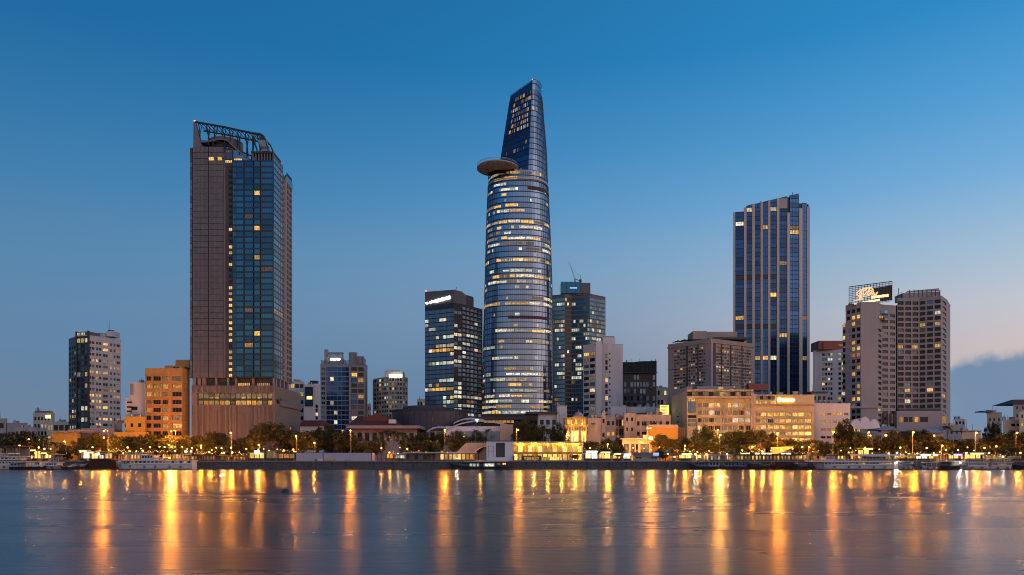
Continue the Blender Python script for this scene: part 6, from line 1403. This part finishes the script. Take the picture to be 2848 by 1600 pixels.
stall('yellow awning stall behind the bow of the white passenger boat', 283, 304, 1256, 332, 'tent_yellow', 'lit_shop', None)
pavilion('dark open boathouse with gently sloped roof at the far left edge', -8, 54, 1243, 330, 7, ('lit_dim', None, None, 'lit_orange'), 'wood_dark', 7, 9)
pavilion('small two-level cream boat office left of twin globe lamps', 146, 171, 1266, 328, 3, ('curtain', 'lit_dim'), 'wall_peach', 6, 10)
# hoarding
def hoarding():
    Y = 327; root = thing('site_hoarding', 'long pale grey metal hoarding on the quay left of palms', 'fence', (X(930, Y), Y, GZ))
    for (a, c) in ((823, 897.5), (900, 1034)):
        n = round((c - a) / 10.5)
        for i in range(n):
            x0, x1 = X(a + (c - a) * i / n, Y), X(a + (c - a) * (i + 1) / n, Y); piece('hoarding_panel', unit_box('hoarding'), root, ((x0 + x1) / 2, Y + rng.uniform(-.04, .04), (GZ + Z(1260, Y)) / 2), rng.uniform(-.02, .02), (x1 - x0 - .05, .12, Z(1260, Y) - GZ))
    piece('hoarding_panel', unit_box('hoarding'), root, (X(1034.3, Y), Y + 2.2, (GZ + Z(1260, Y)) / 2), R(80), (4.2, .12, Z(1260, Y) - GZ))
    for px in (823, 898.7, 1034): mb = MB(); mb.box(X(px, Y) - .12, X(px, Y) + .12, Y - .15, Y + .15, GZ, Z(1259, Y)); mb.build('post', 'frame_dark', root)
    mb = MB(); mb.box(X(823, Y), X(1034, Y), Y - .09, Y + .09, Z(1260, Y) + .01, Z(1260, Y) + .14); mb.build('top_rail', 'frame_dark', root)
hoarding()
def rail_fence(label, px0, px1, Y, m='fence_red', h=1.1):
    x0, x1 = X(px0, Y), X(px1, Y); root = thing('promenade_railing', label, 'railing', ((x0 + x1) / 2, Y, GZ)); n = int((x1 - x0) / 2.2)
    for i in range(n + 1): piece('post', unit_box(m), root, (x0 + (x1 - x0) * i / n, Y, GZ + h / 2), 0, (.14, .14, h))
    for z in (.35, .7, 1.05): piece('rail', unit_box(m), root, ((x0 + x1) / 2, Y, GZ + z * h), 0, (x1 - x0, .08, .1))
rail_fence('red-brown promenade railing in front of brown podium', 545, 820, 326); rail_fence('red-brown promenade railing at the foot of the palms', 1048, 1122, 326.5); rail_fence('dark promenade railing in front of glazed pavilion left of dinner boat', 2045, 2230, 326.5, 'frame_dark'); rail_fence('dark railing on the quay in front of the yellow cafe terrace', 1862, 1975, 326.3, 'frame_dark')
for k, (px, w, m) in enumerate(((876, 5, 'wall_dark'), (884, 14, 'tent_white'), (905, 26, 'wall_ochre'), (934, 26, 'roof_white'), (962, 14, 'wall_grey'))):
    Y = 325.6; root = thing('building_material_stack', ('small black crate stack', 'pale sheet stack', 'yellow timber stack', 'white panel stack', 'grey pallet stack')[k] + ' lying at the foot of the grey hoarding', 'stack', (X(px, Y), Y, GZ))
    for j in range(3): piece('sheet', unit_box(m), root, (X(px + w / 2, Y) + rng.uniform(-.1, .1), Y, GZ + .14 + j * .23), 0, (w * .16, .9, .2))

# strings of small bulbs over the promenade
def string_lights(px0, px1, py, Y, n, sag=1.0, m='glow_bulb'):
    root = thing('string_lights', '', 'string lights', (X((px0 + px1) / 2, Y), Y, GZ)); wire = MB(); P_ = []
    for i in range(n + 1):
        u = i / n; s = abs(math.sin(u * math.pi * 3)) * sag; P_.append((X(px0 + (px1 - px0) * u, Y), Y, Z(py, Y) - s))
    wire.path(P_, .03, 3); wire.build('wire', 'metal_dark', root)
    for x in (P_[0], P_[-1]): mb = MB(); mb.tube((x[0], x[1], GZ), x, .07, .06, 5); mb.build('post', 'metal_dark', root)
    for p in P_: mb = MB(); bulb(mb, (p[0], p[1], p[2] - .15), rng.uniform(.06, .13)); mb.build('bulb', m, root)
    return reg(root, 'string_lights', px0)
for a in ((300, 345, 1249, 337, 12), (345, 400, 1252, 334, 14), (415, 470, 1251, 339, 14), (532, 600, 1255, 338, 16), (655, 690, 1258, 337, 8), (780, 830, 1250, 340, 10), (1135, 1235, 1251, 342, 20), (1625, 1730, 1247, 341, 24), (1870, 1930, 1250, 343, 14), (1932, 2045, 1254, 338, 20), (2045, 2115, 1253, 340, 14), (2205, 2260, 1255, 337, 12), (2500, 2560, 1257, 338, 14), (2606, 2648, 1258, 335, 10), (2740, 2800, 1262, 334, 14)):
    string_lights(*a)

# ================================================================== trees
def crown_mesh(seed, shape='round', nl=4600):
    r = random.Random(seed); mb = MB(); cl = []
    n = 46 if shape != 'umbrella' else 54
    for i in range(n):
        while True:
            v = Vector((r.uniform(-1, 1), r.uniform(-1, 1), r.uniform(-1, 1)))
            if .35 < v.length < 1: break
        if shape == 'umbrella': c = Vector((v.x * .46, v.y * .46, .68 + v.z * .20 + .10 * (1 - (v.x ** 2 + v.y ** 2))))
        elif shape == 'weeping': c = Vector((v.x * .42, v.y * .42, .5 + v.z * .42))
        else: c = Vector((v.x * .42 * (1 + .15 * math.sin(seed + i)), v.y * .42, .62 + v.z * .34))
        cl.append((c, r.uniform(.07, .145)))
    for i in range(nl):
        c, rad = r.choice(cl); d = Vector((r.gauss(0, 1), r.gauss(0, 1), r.gauss(0, .75)))
        d = d.normalized() * rad * (r.random() ** .45); p = c + d; s = r.uniform(.010, .021)
        a = Vector((r.gauss(0, 1), r.gauss(0, 1), r.gauss(0, 1))).normalized(); q = a.cross(Vector((r.gauss(0, 1), r.gauss(0, 1), r.gauss(0, 1)))).normalized()
        if shape == 'weeping': a = (a + Vector((0, 0, -1.2))).normalized(); q = a.orthogonal().normalized()
        mb.face([p - a * s * 1.5, p + q * s, p + a * s * 1.5, p - q * s])
    return mb.mesh('crown', ['leaves']), cl
CROWNS = [crown_mesh(i, s) for i, s in enumerate(('round', 'round', 'round', 'round', 'umbrella', 'umbrella', 'weeping'))]
def trunk_mesh(seed, cl, low=.30):
    r = random.Random(seed); mb = MB(); fork = Vector((r.uniform(-.03, .03), r.uniform(-.03, .03), low + .04))
    mb.tube((0, 0, -.01), fork * .6, .030, .024, 7); mb.tube(fork * .6, fork, .024, .020, 7)
    for c, rad in r.sample(cl, 12):
        mid_ = fork.lerp(c, .55) + Vector((r.uniform(-.03, .03), r.uniform(-.03, .03), .02)); mb.tube(fork, mid_, .013, .008, 5); mb.tube(mid_, c, .008, .003, 4)
    return mb.mesh('trunk', ['bark'])
TRUNKS = [trunk_mesh(i, c[1], .40 if i in (4, 5) else .30) for i, c in enumerate(CROWNS)]
def tree(px, top, w, Y, v, fam='tree'):
    if 338.5 < Y < 375: Y += 13
    top += rng.uniform(-5, 9)
    h = Z(top, Y) - GZ; root = thing('tree', '', 'tree', (X(px, Y), Y, GZ), 'trees along the riverside promenade'); root.rotation_euler.z = rng.uniform(0, 6.28)
    W = w / F * Y * 1.30
    for nm, me in (('trunk', TRUNKS[v]), ('crown', CROWNS[v][0])):
        o = bpy.data.objects.new(nm, me); col.objects.link(o); o.parent = root; o.scale = (W, W, h * 1.03)
    return reg(root, 'tree', px)
TR = '''20,1212,62,350,2 62,1196,82,352,0 100,1208,62,347,1 190,1230,54,333,6 235,1212,52,350,3 268,1202,58,347,0 305,1206,62,352,1 336,1212,56,342,2 372,1212,62,350,3 405,1211,56,345,0 437,1202,52,362,1 470,1210,62,347,2
505,1214,62,342,0 540,1206,54,352,3 572,1212,52,345,1 596,1199,74,356,4 640,1209,72,345,6 672,1212,62,350,2 706,1209,62,345,0 757,1181,92,352,4 806,1188,72,358,1 845,1196,62,348,3 880,1190,72,356,0 915,1181,72,365,2 950,1202,62,350,1
990,1207,62,350,0 1022,1216,52,345,3 1050,1216,42,352,2 1135,1210,52,354,1 1168,1203,58,360,0 1190,1221,46,338,3 1214,1229,32,337,2 1216,1197,62,368,1 1268,1202,46,346,0 1300,1207,52,362,3 1332,1196,46,370,2 1462,1166,62,374,0 1496,1176,52,372,1 1555,1180,46,378,2 1598,1257,24,327.5,3
1640,1233,62,345,4 1692,1211,52,352,0 1666,1241,72,338,5 1722,1214,34,352,1 1716,1241,42,337,2 1836,1212,46,346,4 1872,1214,42,349,5 1850,1240,62,338,0 1842,1256,26,334,3 1918,1208,44,358,1 1962,1186,66,352,0 1946,1226,52,340,2 1990,1216,62,345,3 2050,1195,88,358,4 2096,1201,62,352,5 2084,1229,62,342,0 2038,1232,44,338,1
2150,1211,42,364,2 2178,1222,74,347,5 2256,1225,76,340,4 2224,1226,52,347,0 2290,1232,42,338,1 2354,1170,62,364,2 2386,1196,62,356,0 2337,1216,52,346,3 2400,1218,62,342,1 2442,1211,52,350,2 2480,1202,52,358,0 2520,1196,54,362,3 2556,1191,62,366,1 2530,1222,62,343,0 2586,1206,62,352,2 2622,1216,52,346,3 2655,1220,52,351,0
2690,1216,52,352,1 2722,1217,52,345,2 2756,1206,58,358,3 2790,1206,62,352,0 2830,1201,62,354,1 2800,1234,62,337,2 2842,1230,52,339,3 2760,1168,40,462,0'''
for t in TR.split(): a = t.split(','); tree(float(a[0]), float(a[1]), float(a[2]), float(a[3]), int(a[4]))
def palm_mesh(seed):
    r = random.Random(seed); mb = MB()
    for k in range(17):
        az = 2 * math.pi * k / 17 + r.uniform(-.15, .15); el = r.uniform(-.3, 1.1); L = r.uniform(.85, 1.1); d = Vector((math.cos(az), math.sin(az), 0)); p = Vector((0, 0, 0)); e = el; side = Vector((-d.y, d.x, 0)); n = 9
        for i in range(n):
            q = p + (d * math.cos(e) + Vector((0, 0, math.sin(e)))) * (L / n); e -= .24
            for s in (-1, 1):
                for j in range(3):
                    b0 = p.lerp(q, j / 3); w = .24 * (1 - (i / n) ** 2) + .04
                    mb.face([b0, b0 + side * s * w + Vector((0, 0, -.10 - .05 * r.random())) + d * .09, b0 + (q - p) * .22])
            p = q
    return mb.mesh('crown', ['palm_leaves'])
PALMS = [palm_mesh(1), palm_mesh(2)]
def palm(px, top, Y, fr_len=3.2, lean=0):
    h = Z(top, Y) - GZ - fr_len * .45; root = thing('palm_tree', '', 'palm tree', (X(px, Y), Y, GZ)); mb = MB(); p = Vector((0, 0, 0))
    for i in range(6): q = Vector((lean * ((i + 1) / 6) ** 2, 0, h * (i + 1) / 6)); mb.tube(p, q, .26 - .02 * i, .24 - .02 * i, 7); p = q
    mb.build('trunk', 'bark', root, local=True)
    o = bpy.data.objects.new('crown', rng.choice(PALMS)); col.objects.link(o); o.parent = root; o.location = p; o.scale = (fr_len,) * 3; o.rotation_euler.z = rng.uniform(0, 6)
    return reg(root, 'palm_tree', px)
for a in ((121, 1206, 350, 4), (136, 1214, 344, 3.4), (152, 1226, 338, 3.2), (172, 1228, 336, 2.6), (1060, 1197, 346, 3.2), (1074, 1193, 344, 3.4), (1083, 1200, 342, 2.8), (1095, 1195, 343, 3.2), (1109, 1198, 342, 3.2, .8), (1128, 1205, 346, 3.0), (1322, 1192, 362, 2.8), (1356, 1190, 352, 3.2), (1512, 1181, 372, 3.2), (1526, 1188, 366, 3.4), (1440, 1206, 372, 3), (2636, 1180, 372, 4), (2140, 1205, 372, 2.5)): palm(*a)

# ================================================================== boats
def boat(label, px0, px1, Y, hull_py, bow, decks, hullm='boat_white', beam=6, name='passenger_boat', cat='boat', sheer=.5, stripe='boat_dark', wl=None):
    x0, x1 = X(px0, Y), X(px1, Y); L = x1 - x0; zt = Z(hull_py, Y); root = thing(name, label, cat, ((x0 + x1) / 2, Y, 0)); mb = MB(); n = 22; rings = []
    for i in range(n + 1):
        u = i / n; t = (1 - u) if bow == 'l' else (u if bow == 'r' else .5)
        f = 1 if t < .72 else max(.03, (1 - ((t - .72) / .28) ** 2)) ** .6
        g = .86 if t < .05 else 1; z = zt + sheer * max(0, (t - .6) / .4) ** 2
        rk = max(0, (t - .8) / .2); xs = x0 + L * u; xb = xs + (1 if bow == 'l' else -1) * rk * L * .05 if bow else xs
        hb = beam / 2 * f * g; rings.append([(xs, Y - hb, z), (xb, Y - hb * .86, .35), (xb, Y - hb * .7, -.5), (xb, Y + hb * .7, -.5), (xb, Y + hb * .86, .35), (xs, Y + hb, z)])
    for i in range(n):
        for j in range(5): mb.face([rings[i][j], rings[i + 1][j], rings[i + 1][j + 1], rings[i][j + 1]], 1 if j in (1, 2, 3) else 0)
        mb.face([rings[i][5], rings[i + 1][5], rings[i + 1][0], rings[i][0]])
    for e in (0, n): mb.face(rings[e])
    hl = mb.build('hull', [hullm, stripe], root)
    rl = MB(); rl.path([tuple(Vector(r[0]) + Vector((0, -.05, .03))) for r in rings], .10, 5); rl.build('rub_rail', 'frame_pale' if hullm == 'boat_white' else 'boat_dark', hl)
    for k in range(max(2, int(L / 5))):
        u = (k + .7) / (max(2, int(L / 5)) + .4); i = min(n, int(u * n)); p = rings[i][0]; mb = MB(); mb.lathe((0, 0, 0), [(.28, -.12), (.45, -.12), (.45, .12), (.28, .12), (.28, -.12)], 10); o = mb.build('tyre_fender', 'boat_dark', hl, local=True); o.rotation_euler = (R(90), 0, 0); o.location = Vector((p[0], p[1] - .15, max(.7, p[2] * .55))) - root.location - hl.location
    if L > 7: mb = MB(); x = x0 + L * rng.uniform(.3, .6); zz = (Z(min(d_[3] for d_ in decks), Y) if decks else zt); mb.tube((x, Y, zz), (x, Y, zz + rng.uniform(1.5, 3)), .06, .04, 4); mb.tube((x - .6, Y, zz + 1.2), (x + .6, Y, zz + 1.2), .04, .04, 4); mb.build('mast', 'metal_grey', root)
    for dk in decks:
        a, c, pb, pt, nw, wm, rm, op = dk; xa, xc = X(a, Y), X(c, Y); za, zc = Z(pb, Y), Z(pt, Y); d = beam * .40; wb = MB(); fr = FR((xa, Y - d), (xc, Y - d))
        if op:      # open deck: posts, rail and dim interior
            for k in range(nw + 1): mb = MB(); x = xa + (xc - xa) * k / nw; mb.tube((x, Y - d, za), (x, Y - d, zc), .07, .07, 5); mb.build('post', wm, root)
            mb = MB(); mb.path([(xa, Y - d, za + .95), (xc, Y - d, za + .95)], .05, 4); mb.path([(xa, Y - d, za + .5), (xc, Y - d, za + .5)], .04, 4); mb.build('railing', wm, root)
        else:
            h = zc - za; facade(root, wb, fr, za, zc, even(.3, fr.L - .3, nw, .66), [(za + h * .42, za + h * .86)], op_kind(dk, label), .15, frame='frame_dark', mull=1)
            wb.box(xa, xc, Y - d + .3, Y + d, za, zc - .01); cb_ = wb.build('cabin', wm, root); finish(root, parent=cb_)
        mb = MB(); ov = .5; mb.hexa([(xa - ov, Y - d - .6), (xc + ov, Y - d - .6), (xc + ov, Y + d + .6), (xa - ov, Y + d + .6)], zc, zc + .22); mb.build('deck_roof', rm, root)
    return root
def op_kind(dk, s): return lit(.10, ('lit_orange', 'lit_dim', 'lit_yellow'), 'glass_dark', None, ('curtain', 'glass_grey'), .3, seed=len(s) + int(dk[0]))
bw, bk = 'boat_white', 'boat_dark'
B_ = boat('white two-deck passenger boat with pointed bow moored left of the stone quay', 322, 541, 315, 1292, 'l', [(346, 540, 1292, 1281.5, 17, bw, bw, 0), (345, 400, 1280, 1265.5, 8, bw, bw, 1), (400, 434, 1280.5, 1267, 4, bw, bw, 0), (362, 404, 1264.5, 1259, 9, bw, 'boat_grey', 1), (434, 460, 1281, 1274, 4, bw, bw, 1), (497, 517, 1281, 1264, 3, bw, 'boat_grey', 1)], sheer=1.6)
fr = FR((X(338, 315), 315 - 2.7), (X(372, 315), 315 - 3.05))
def lettering(root, text, size, loc, ang, m):
    cu = bpy.data.curves.new('lettering', 'FONT'); cu.body = text; cu.size = size; cu.extrude = .03; t = bpy.data.objects.new('tmp', cu); col.objects.link(t)
    dg = bpy.context.evaluated_depsgraph_get(); me = bpy.data.meshes.new_from_object(t.evaluated_get(dg)); bpy.data.objects.remove(t)
    me.materials.clear(); me.materials.append(MATS[m]); o = bpy.data.objects.new('lettering', me); col.objects.link(o); o.parent = root; o.location = Vector(loc) - root.location; o.rotation_euler = (R(90), 0, ang)
lettering(B_, 'IS ZA', 1.5, (X(338, 312), 311.3, Z(1289.5, 312)), -.10, 'boat_dark')
globe = MB(); bulb(globe, (X(474, 313), 312.2, Z(1274, 313)), .45); globe.build('deck_lamp', 'glow_warm', B_); light(B_, (X(474, 313), 312.2, Z(1274, 313)), 900, WM, .5)
B_ = boat('long white dinner boat with two decks moored at right quay', 2262, 2478, 314, 1294, 'l', [(2284, 2476, 1294, 1286, 20, bw, bw, 0), (2276, 2352, 1281, 1268, 10, bw, 'wood_dark', 1), (2290, 2312, 1281, 1273, 4, bw, 'boat_grey', 0), (2376, 2470, 1281, 1269, 11, bw, bw, 1), (2404, 2454, 1281, 1270.5, 7, 'boat_brown', bw, 0)], sheer=.8, beam=7)
mb = MB(); mb.box(X(2250, 314), X(2480, 314), 310.2, 317.8, Z(1285.6, 314), Z(1281.4, 314)); mb.build('upper_deck', bw, B_); mb = MB(); mb.box(X(2376, 314), X(2492, 314), 310.4, 317.6, Z(1268.6, 314), Z(1263.6, 314)); mb.build('top_deck', bw, B_)
boat('white floating restaurant with layered decks at the far left', -30, 88, 316, 1293, None, [(-28, 84, 1293, 1284, 12, bw, bw, 0), (-28, 60, 1280, 1272, 8, bw, bw, 0), (-28, 36, 1271, 1262, 6, bw, bw, 1), (36, 88, 1280, 1270.5, 6, bw, bw, 1)], beam=8, name='floating_restaurant', stripe='wall_ochre')
boat('low black working boat with pale canvas and crates left foreground bank', 34, 132, 311, 1299, 'r', [(36, 58, 1299, 1289, 2, 'canvas_blue', 'boat_grey', 0), (58, 104, 1299, 1287.5, 6, 'boat_grey', 'canvas_blue', 1), (104, 126, 1299, 1284, 3, bw, bw, 0)], bk, 5, name='work_boat')
boat('small cream cabin boat between black working boat and rowing boats', 124, 170, 313, 1298, 'r', [(128, 166, 1298, 1288, 5, bw, bw, 0), (142, 171, 1286.5, 1275, 4, bw, 'boat_grey', 1)], 'boat_grey', 5, name='cabin_boat')
for k, (a, c, y) in enumerate(((168, 206, 310), (182, 226, 312), (200, 240, 314))):
    boat(('first', 'middle', 'last')[k] + ' of three slim rowing boats heaped with pale poles left of brown barge', a, c, y, 1300 - k * 2, 'l', [], 'boat_dark', 2.2, name='rowing_boat', sheer=.8)
    root = col.objects[-1].parent or col.objects[-1]
    root = [o for o in col.objects if o.get('label', '').startswith(('first', 'middle', 'last')[k] + ' of three slim')][0]
    for j in range(7): mb = MB(); x = X(a + 4 + j * 4, y); mb.tube((x, y - .6, .9), (x + rng.uniform(1, 4), y + .4, rng.uniform(1.2, 3)), .06, .05, 4); mb.build('pole', 'boat_white', root)
boat('rust-brown wooden barge with high dark bow behind the rowing boats', 236, 332, 319, 1283, 'l', [(262, 318, 1283, 1279, 6, 'boat_brown', 'boat_brown', 0)], 'boat_brown', 7, name='barge', sheer=.4)
boat('dark water taxi with lit blue-white windows below the white gatehouse', 1250, 1416, 317, 1298, 'l', [(1279, 1345, 1298, 1288, 7, 'canvas_blue', bk, 1), (1305, 1334, 1298, 1289, 3, 'boat_blue', bk, 0), (1345, 1376, 1298, 1288, 4, 'canvas_blue', bk, 0), (1378, 1412, 1298, 1286, 2, bk, bk, 0)], bk, 4.5, name='water_taxi', sheer=1.4)
w_ = [o for o in col.objects if o.get('label', '').startswith('dark water taxi')][0]
for a, c in ((1306, 1313), (1315, 1322), (1326, 1331), (1348, 1374)): mb = MB(); mb.box(X(a, 314), X(c, 314), 314.9, 315, Z(1298, 314), Z(1290, 314)); mb.build('lit_window', 'lit_cool', w_)
mb = MB(); mb.box(X(1292, 323), X(1412, 323), 319.5, 324, Z(1285, 322), Z(1283, 322)); pt = tag(mb.build('landing_stage', 'metal_grey'), 'grey floating landing stage behind the dark water taxi', 'landing stage')
boat('blue-windowed dark ferry moored under the white boarding shelter', 1914, 2002, 317, 1298, 'l', [(1930, 1968, 1298, 1286, 4, 'boat_blue', bk, 0), (1968, 1998, 1298, 1286.5, 3, 'canvas_blue', bk, 0)], bk, 5, name='ferry', sheer=1.6)
boat('second dark ferry with turquoise cabin right of blue-windowed ferry', 2004, 2072, 317, 1298, None, [(2012, 2040, 1298, 1287, 3, 'boat_blue', bk, 0), (2041, 2070, 1298, 1288, 3, 'boat_blue', bk, 0)], bk, 5, name='ferry')
boat('low black tug with cluttered deck right of turquoise ferry', 2074, 2140, 318, 1297, 'r', [(2086, 2108, 1297, 1289, 3, bk, 'boat_grey', 0), (2112, 2128, 1297, 1291, 3, 'canvas_blue', bk, 1)], bk, 5, name='tug_boat', sheer=1.0)
boat('dark wooden cargo barge under the glazed pavilion', 2150, 2232, 319, 1288, 'r', [(2160, 2188, 1288, 1283, 4, 'boat_brown', 'boat_grey', 1)], 'boat_brown', 6, name='barge', sheer=.5)
boat('small grey motor launch with rigging at the dinner boat bow', 2198, 2262, 313, 1298, 'l', [(2216, 2240, 1298, 1291, 4, 'boat_grey', 'boat_grey', 1)], bk, 3.4, name='motor_launch', sheer=1.2)
for k, (a, c, y, d) in enumerate(((2498, 2532, 314, 'covered speedboat nearest the dinner boat stern'), (2530, 2566, 316, 'grey open launch in middle of the small boat cluster'), (2564, 2604, 314, 'white canopied launch left of the cabin cruiser'))):
    boat(d, a, c, y, 1299, 'l', [(a + 8, c - 4, 1299, 1290 - k, 4, ('canvas_blue', 'boat_grey', bw)[k], ('boat_grey', 'boat_grey', bw)[k], 1)], ('boat_white', 'boat_grey', 'boat_white')[k], 3.2, name='motor_launch', sheer=.9)
boat('white and dark cabin cruiser in the right quay boat row', 2606, 2672, 315, 1297, 'r', [(2610, 2634, 1297, 1284, 2, bk, bw, 0), (2635, 2664, 1297, 1285, 3, 'boat_grey', bw, 1), (2608, 2640, 1283, 1278, 4, bw, bw, 1)], bk, 5, name='cabin_cruiser')
boat('white two-deck tour boat right of the cabin cruiser', 2676, 2742, 315, 1297, 'l', [(2684, 2738, 1297, 1288, 7, bw, bw, 0), (2690, 2734, 1286, 1279, 6, bw, 'boat_grey', 1)], bw, 5, name='tour_boat')
boat('cream tour boat with yellow-lit deck near the right edge', 2746, 2812, 315, 1297, 'r', [(2750, 2806, 1297, 1288, 7, 'wall_cream', bw, 0), (2756, 2800, 1286, 1277, 6, bw, 'tent_yellow', 1)], bw, 5, name='tour_boat')
boat('dark two-deck boat cut by the right edge', 2816, 2890, 315, 1297, 'l', [(2824, 2880, 1297, 1287, 8, bk, bk, 1), (2826, 2880, 1285, 1273, 8, 'boat_brown', bk, 1)], bk, 5, name='tour_boat')
b = MB(); b.lathe((X(763, 100), 105, 0), [(.0, .55), (.35, .5), (.6, .2), (.62, -.2)], 12); tag(b.build('mooring_buoy', 'boat_dark'), 'small dark mooring buoy floating alone in the river', 'buoy')

# ================================================================== labels that single out lamps, trees and signs by their neighbours
MARKS = [(-50, 112, 'behind the floating restaurant at far left'), (112, 230, 'below the orange-lit flat-roofed house'), (230, 345, 'left of the yellow house'), (345, 410, 'below the yellow house'), (410, 532, 'below the orange apartment block'), (532, 690, 'before the brown podium front'), (690, 830, 'before the brown podium corner'), (830, 965, 'behind the grey hoarding'), (965, 1048, 'before the red-roofed hall'),
         (1048, 1130, 'right of the grey hoarding'), (1130, 1255, 'behind the long low pavilion'), (1255, 1345, 'around the footbridge'), (1345, 1430, 'behind the white gatehouse'), (1430, 1570, 'above the glazed restaurant roof'), (1570, 1635, 'by the glazed restaurant end'), (1635, 1735, 'above the white-canopied stalls'), (1735, 1905, 'before the orange wall house'), (1905, 2040, 'before the cream hotel'), (2040, 2110, 'left of the yellow awning'), (2110, 2200, 'around the yellow awning'),
         (2200, 2300, 'before the white block with warm windows'), (2300, 2415, 'below the hotel tower with gold emblem'), (2415, 2500, 'behind the dinner boat stern'), (2500, 2640, 'below the gridded hotel tower'), (2640, 2745, 'behind the purple sign stall'), (2745, 2900, 'near the right edge')]
ORD = ('first', 'second', 'third', 'fourth', 'fifth', 'sixth', 'seventh', 'eighth', 'ninth', 'tenth', 'eleventh', 'twelfth', 'thirteenth', 'fourteenth', 'fifteenth', 'sixteenth', 'seventeenth', 'eighteenth', 'nineteenth', 'twentieth')
DESC = {'string_lights': 'sagging string of small bulbs', 'tree': 'leafy dark tree', 'palm_tree': 'slender palm', 'street_lamp': 'tall lit street lamp', 'globe_lamp': 'low glowing globe lamp', 'light_box_sign': 'small white light box sign'}  # street lamp text also covers the lower lamps added for tree glow
GROUPS = {'string_lights': 'strings of bulbs along the promenade', 'tree': 'trees along the riverside promenade', 'palm_tree': 'palms along the riverside promenade', 'street_lamp': 'tall street lamps along the riverside road', 'globe_lamp': 'globe lamps along the promenade', 'light_box_sign': 'light box signs on the glazed pavilion'}
for fam in DESC:
    for a, c, where in MARKS:
        L_ = sorted([(px, o) for o, f, px in REG if f == fam and a <= px < c], key=lambda t: t[0])
        for i, (px, o) in enumerate(L_):
            o['label'] = DESC[fam] + ' ' + where + (', ' + ORD[i] + ' of ' + str(len(L_)) + ' from left' if len(L_) > 1 else ''); o['group'] = GROUPS[fam]
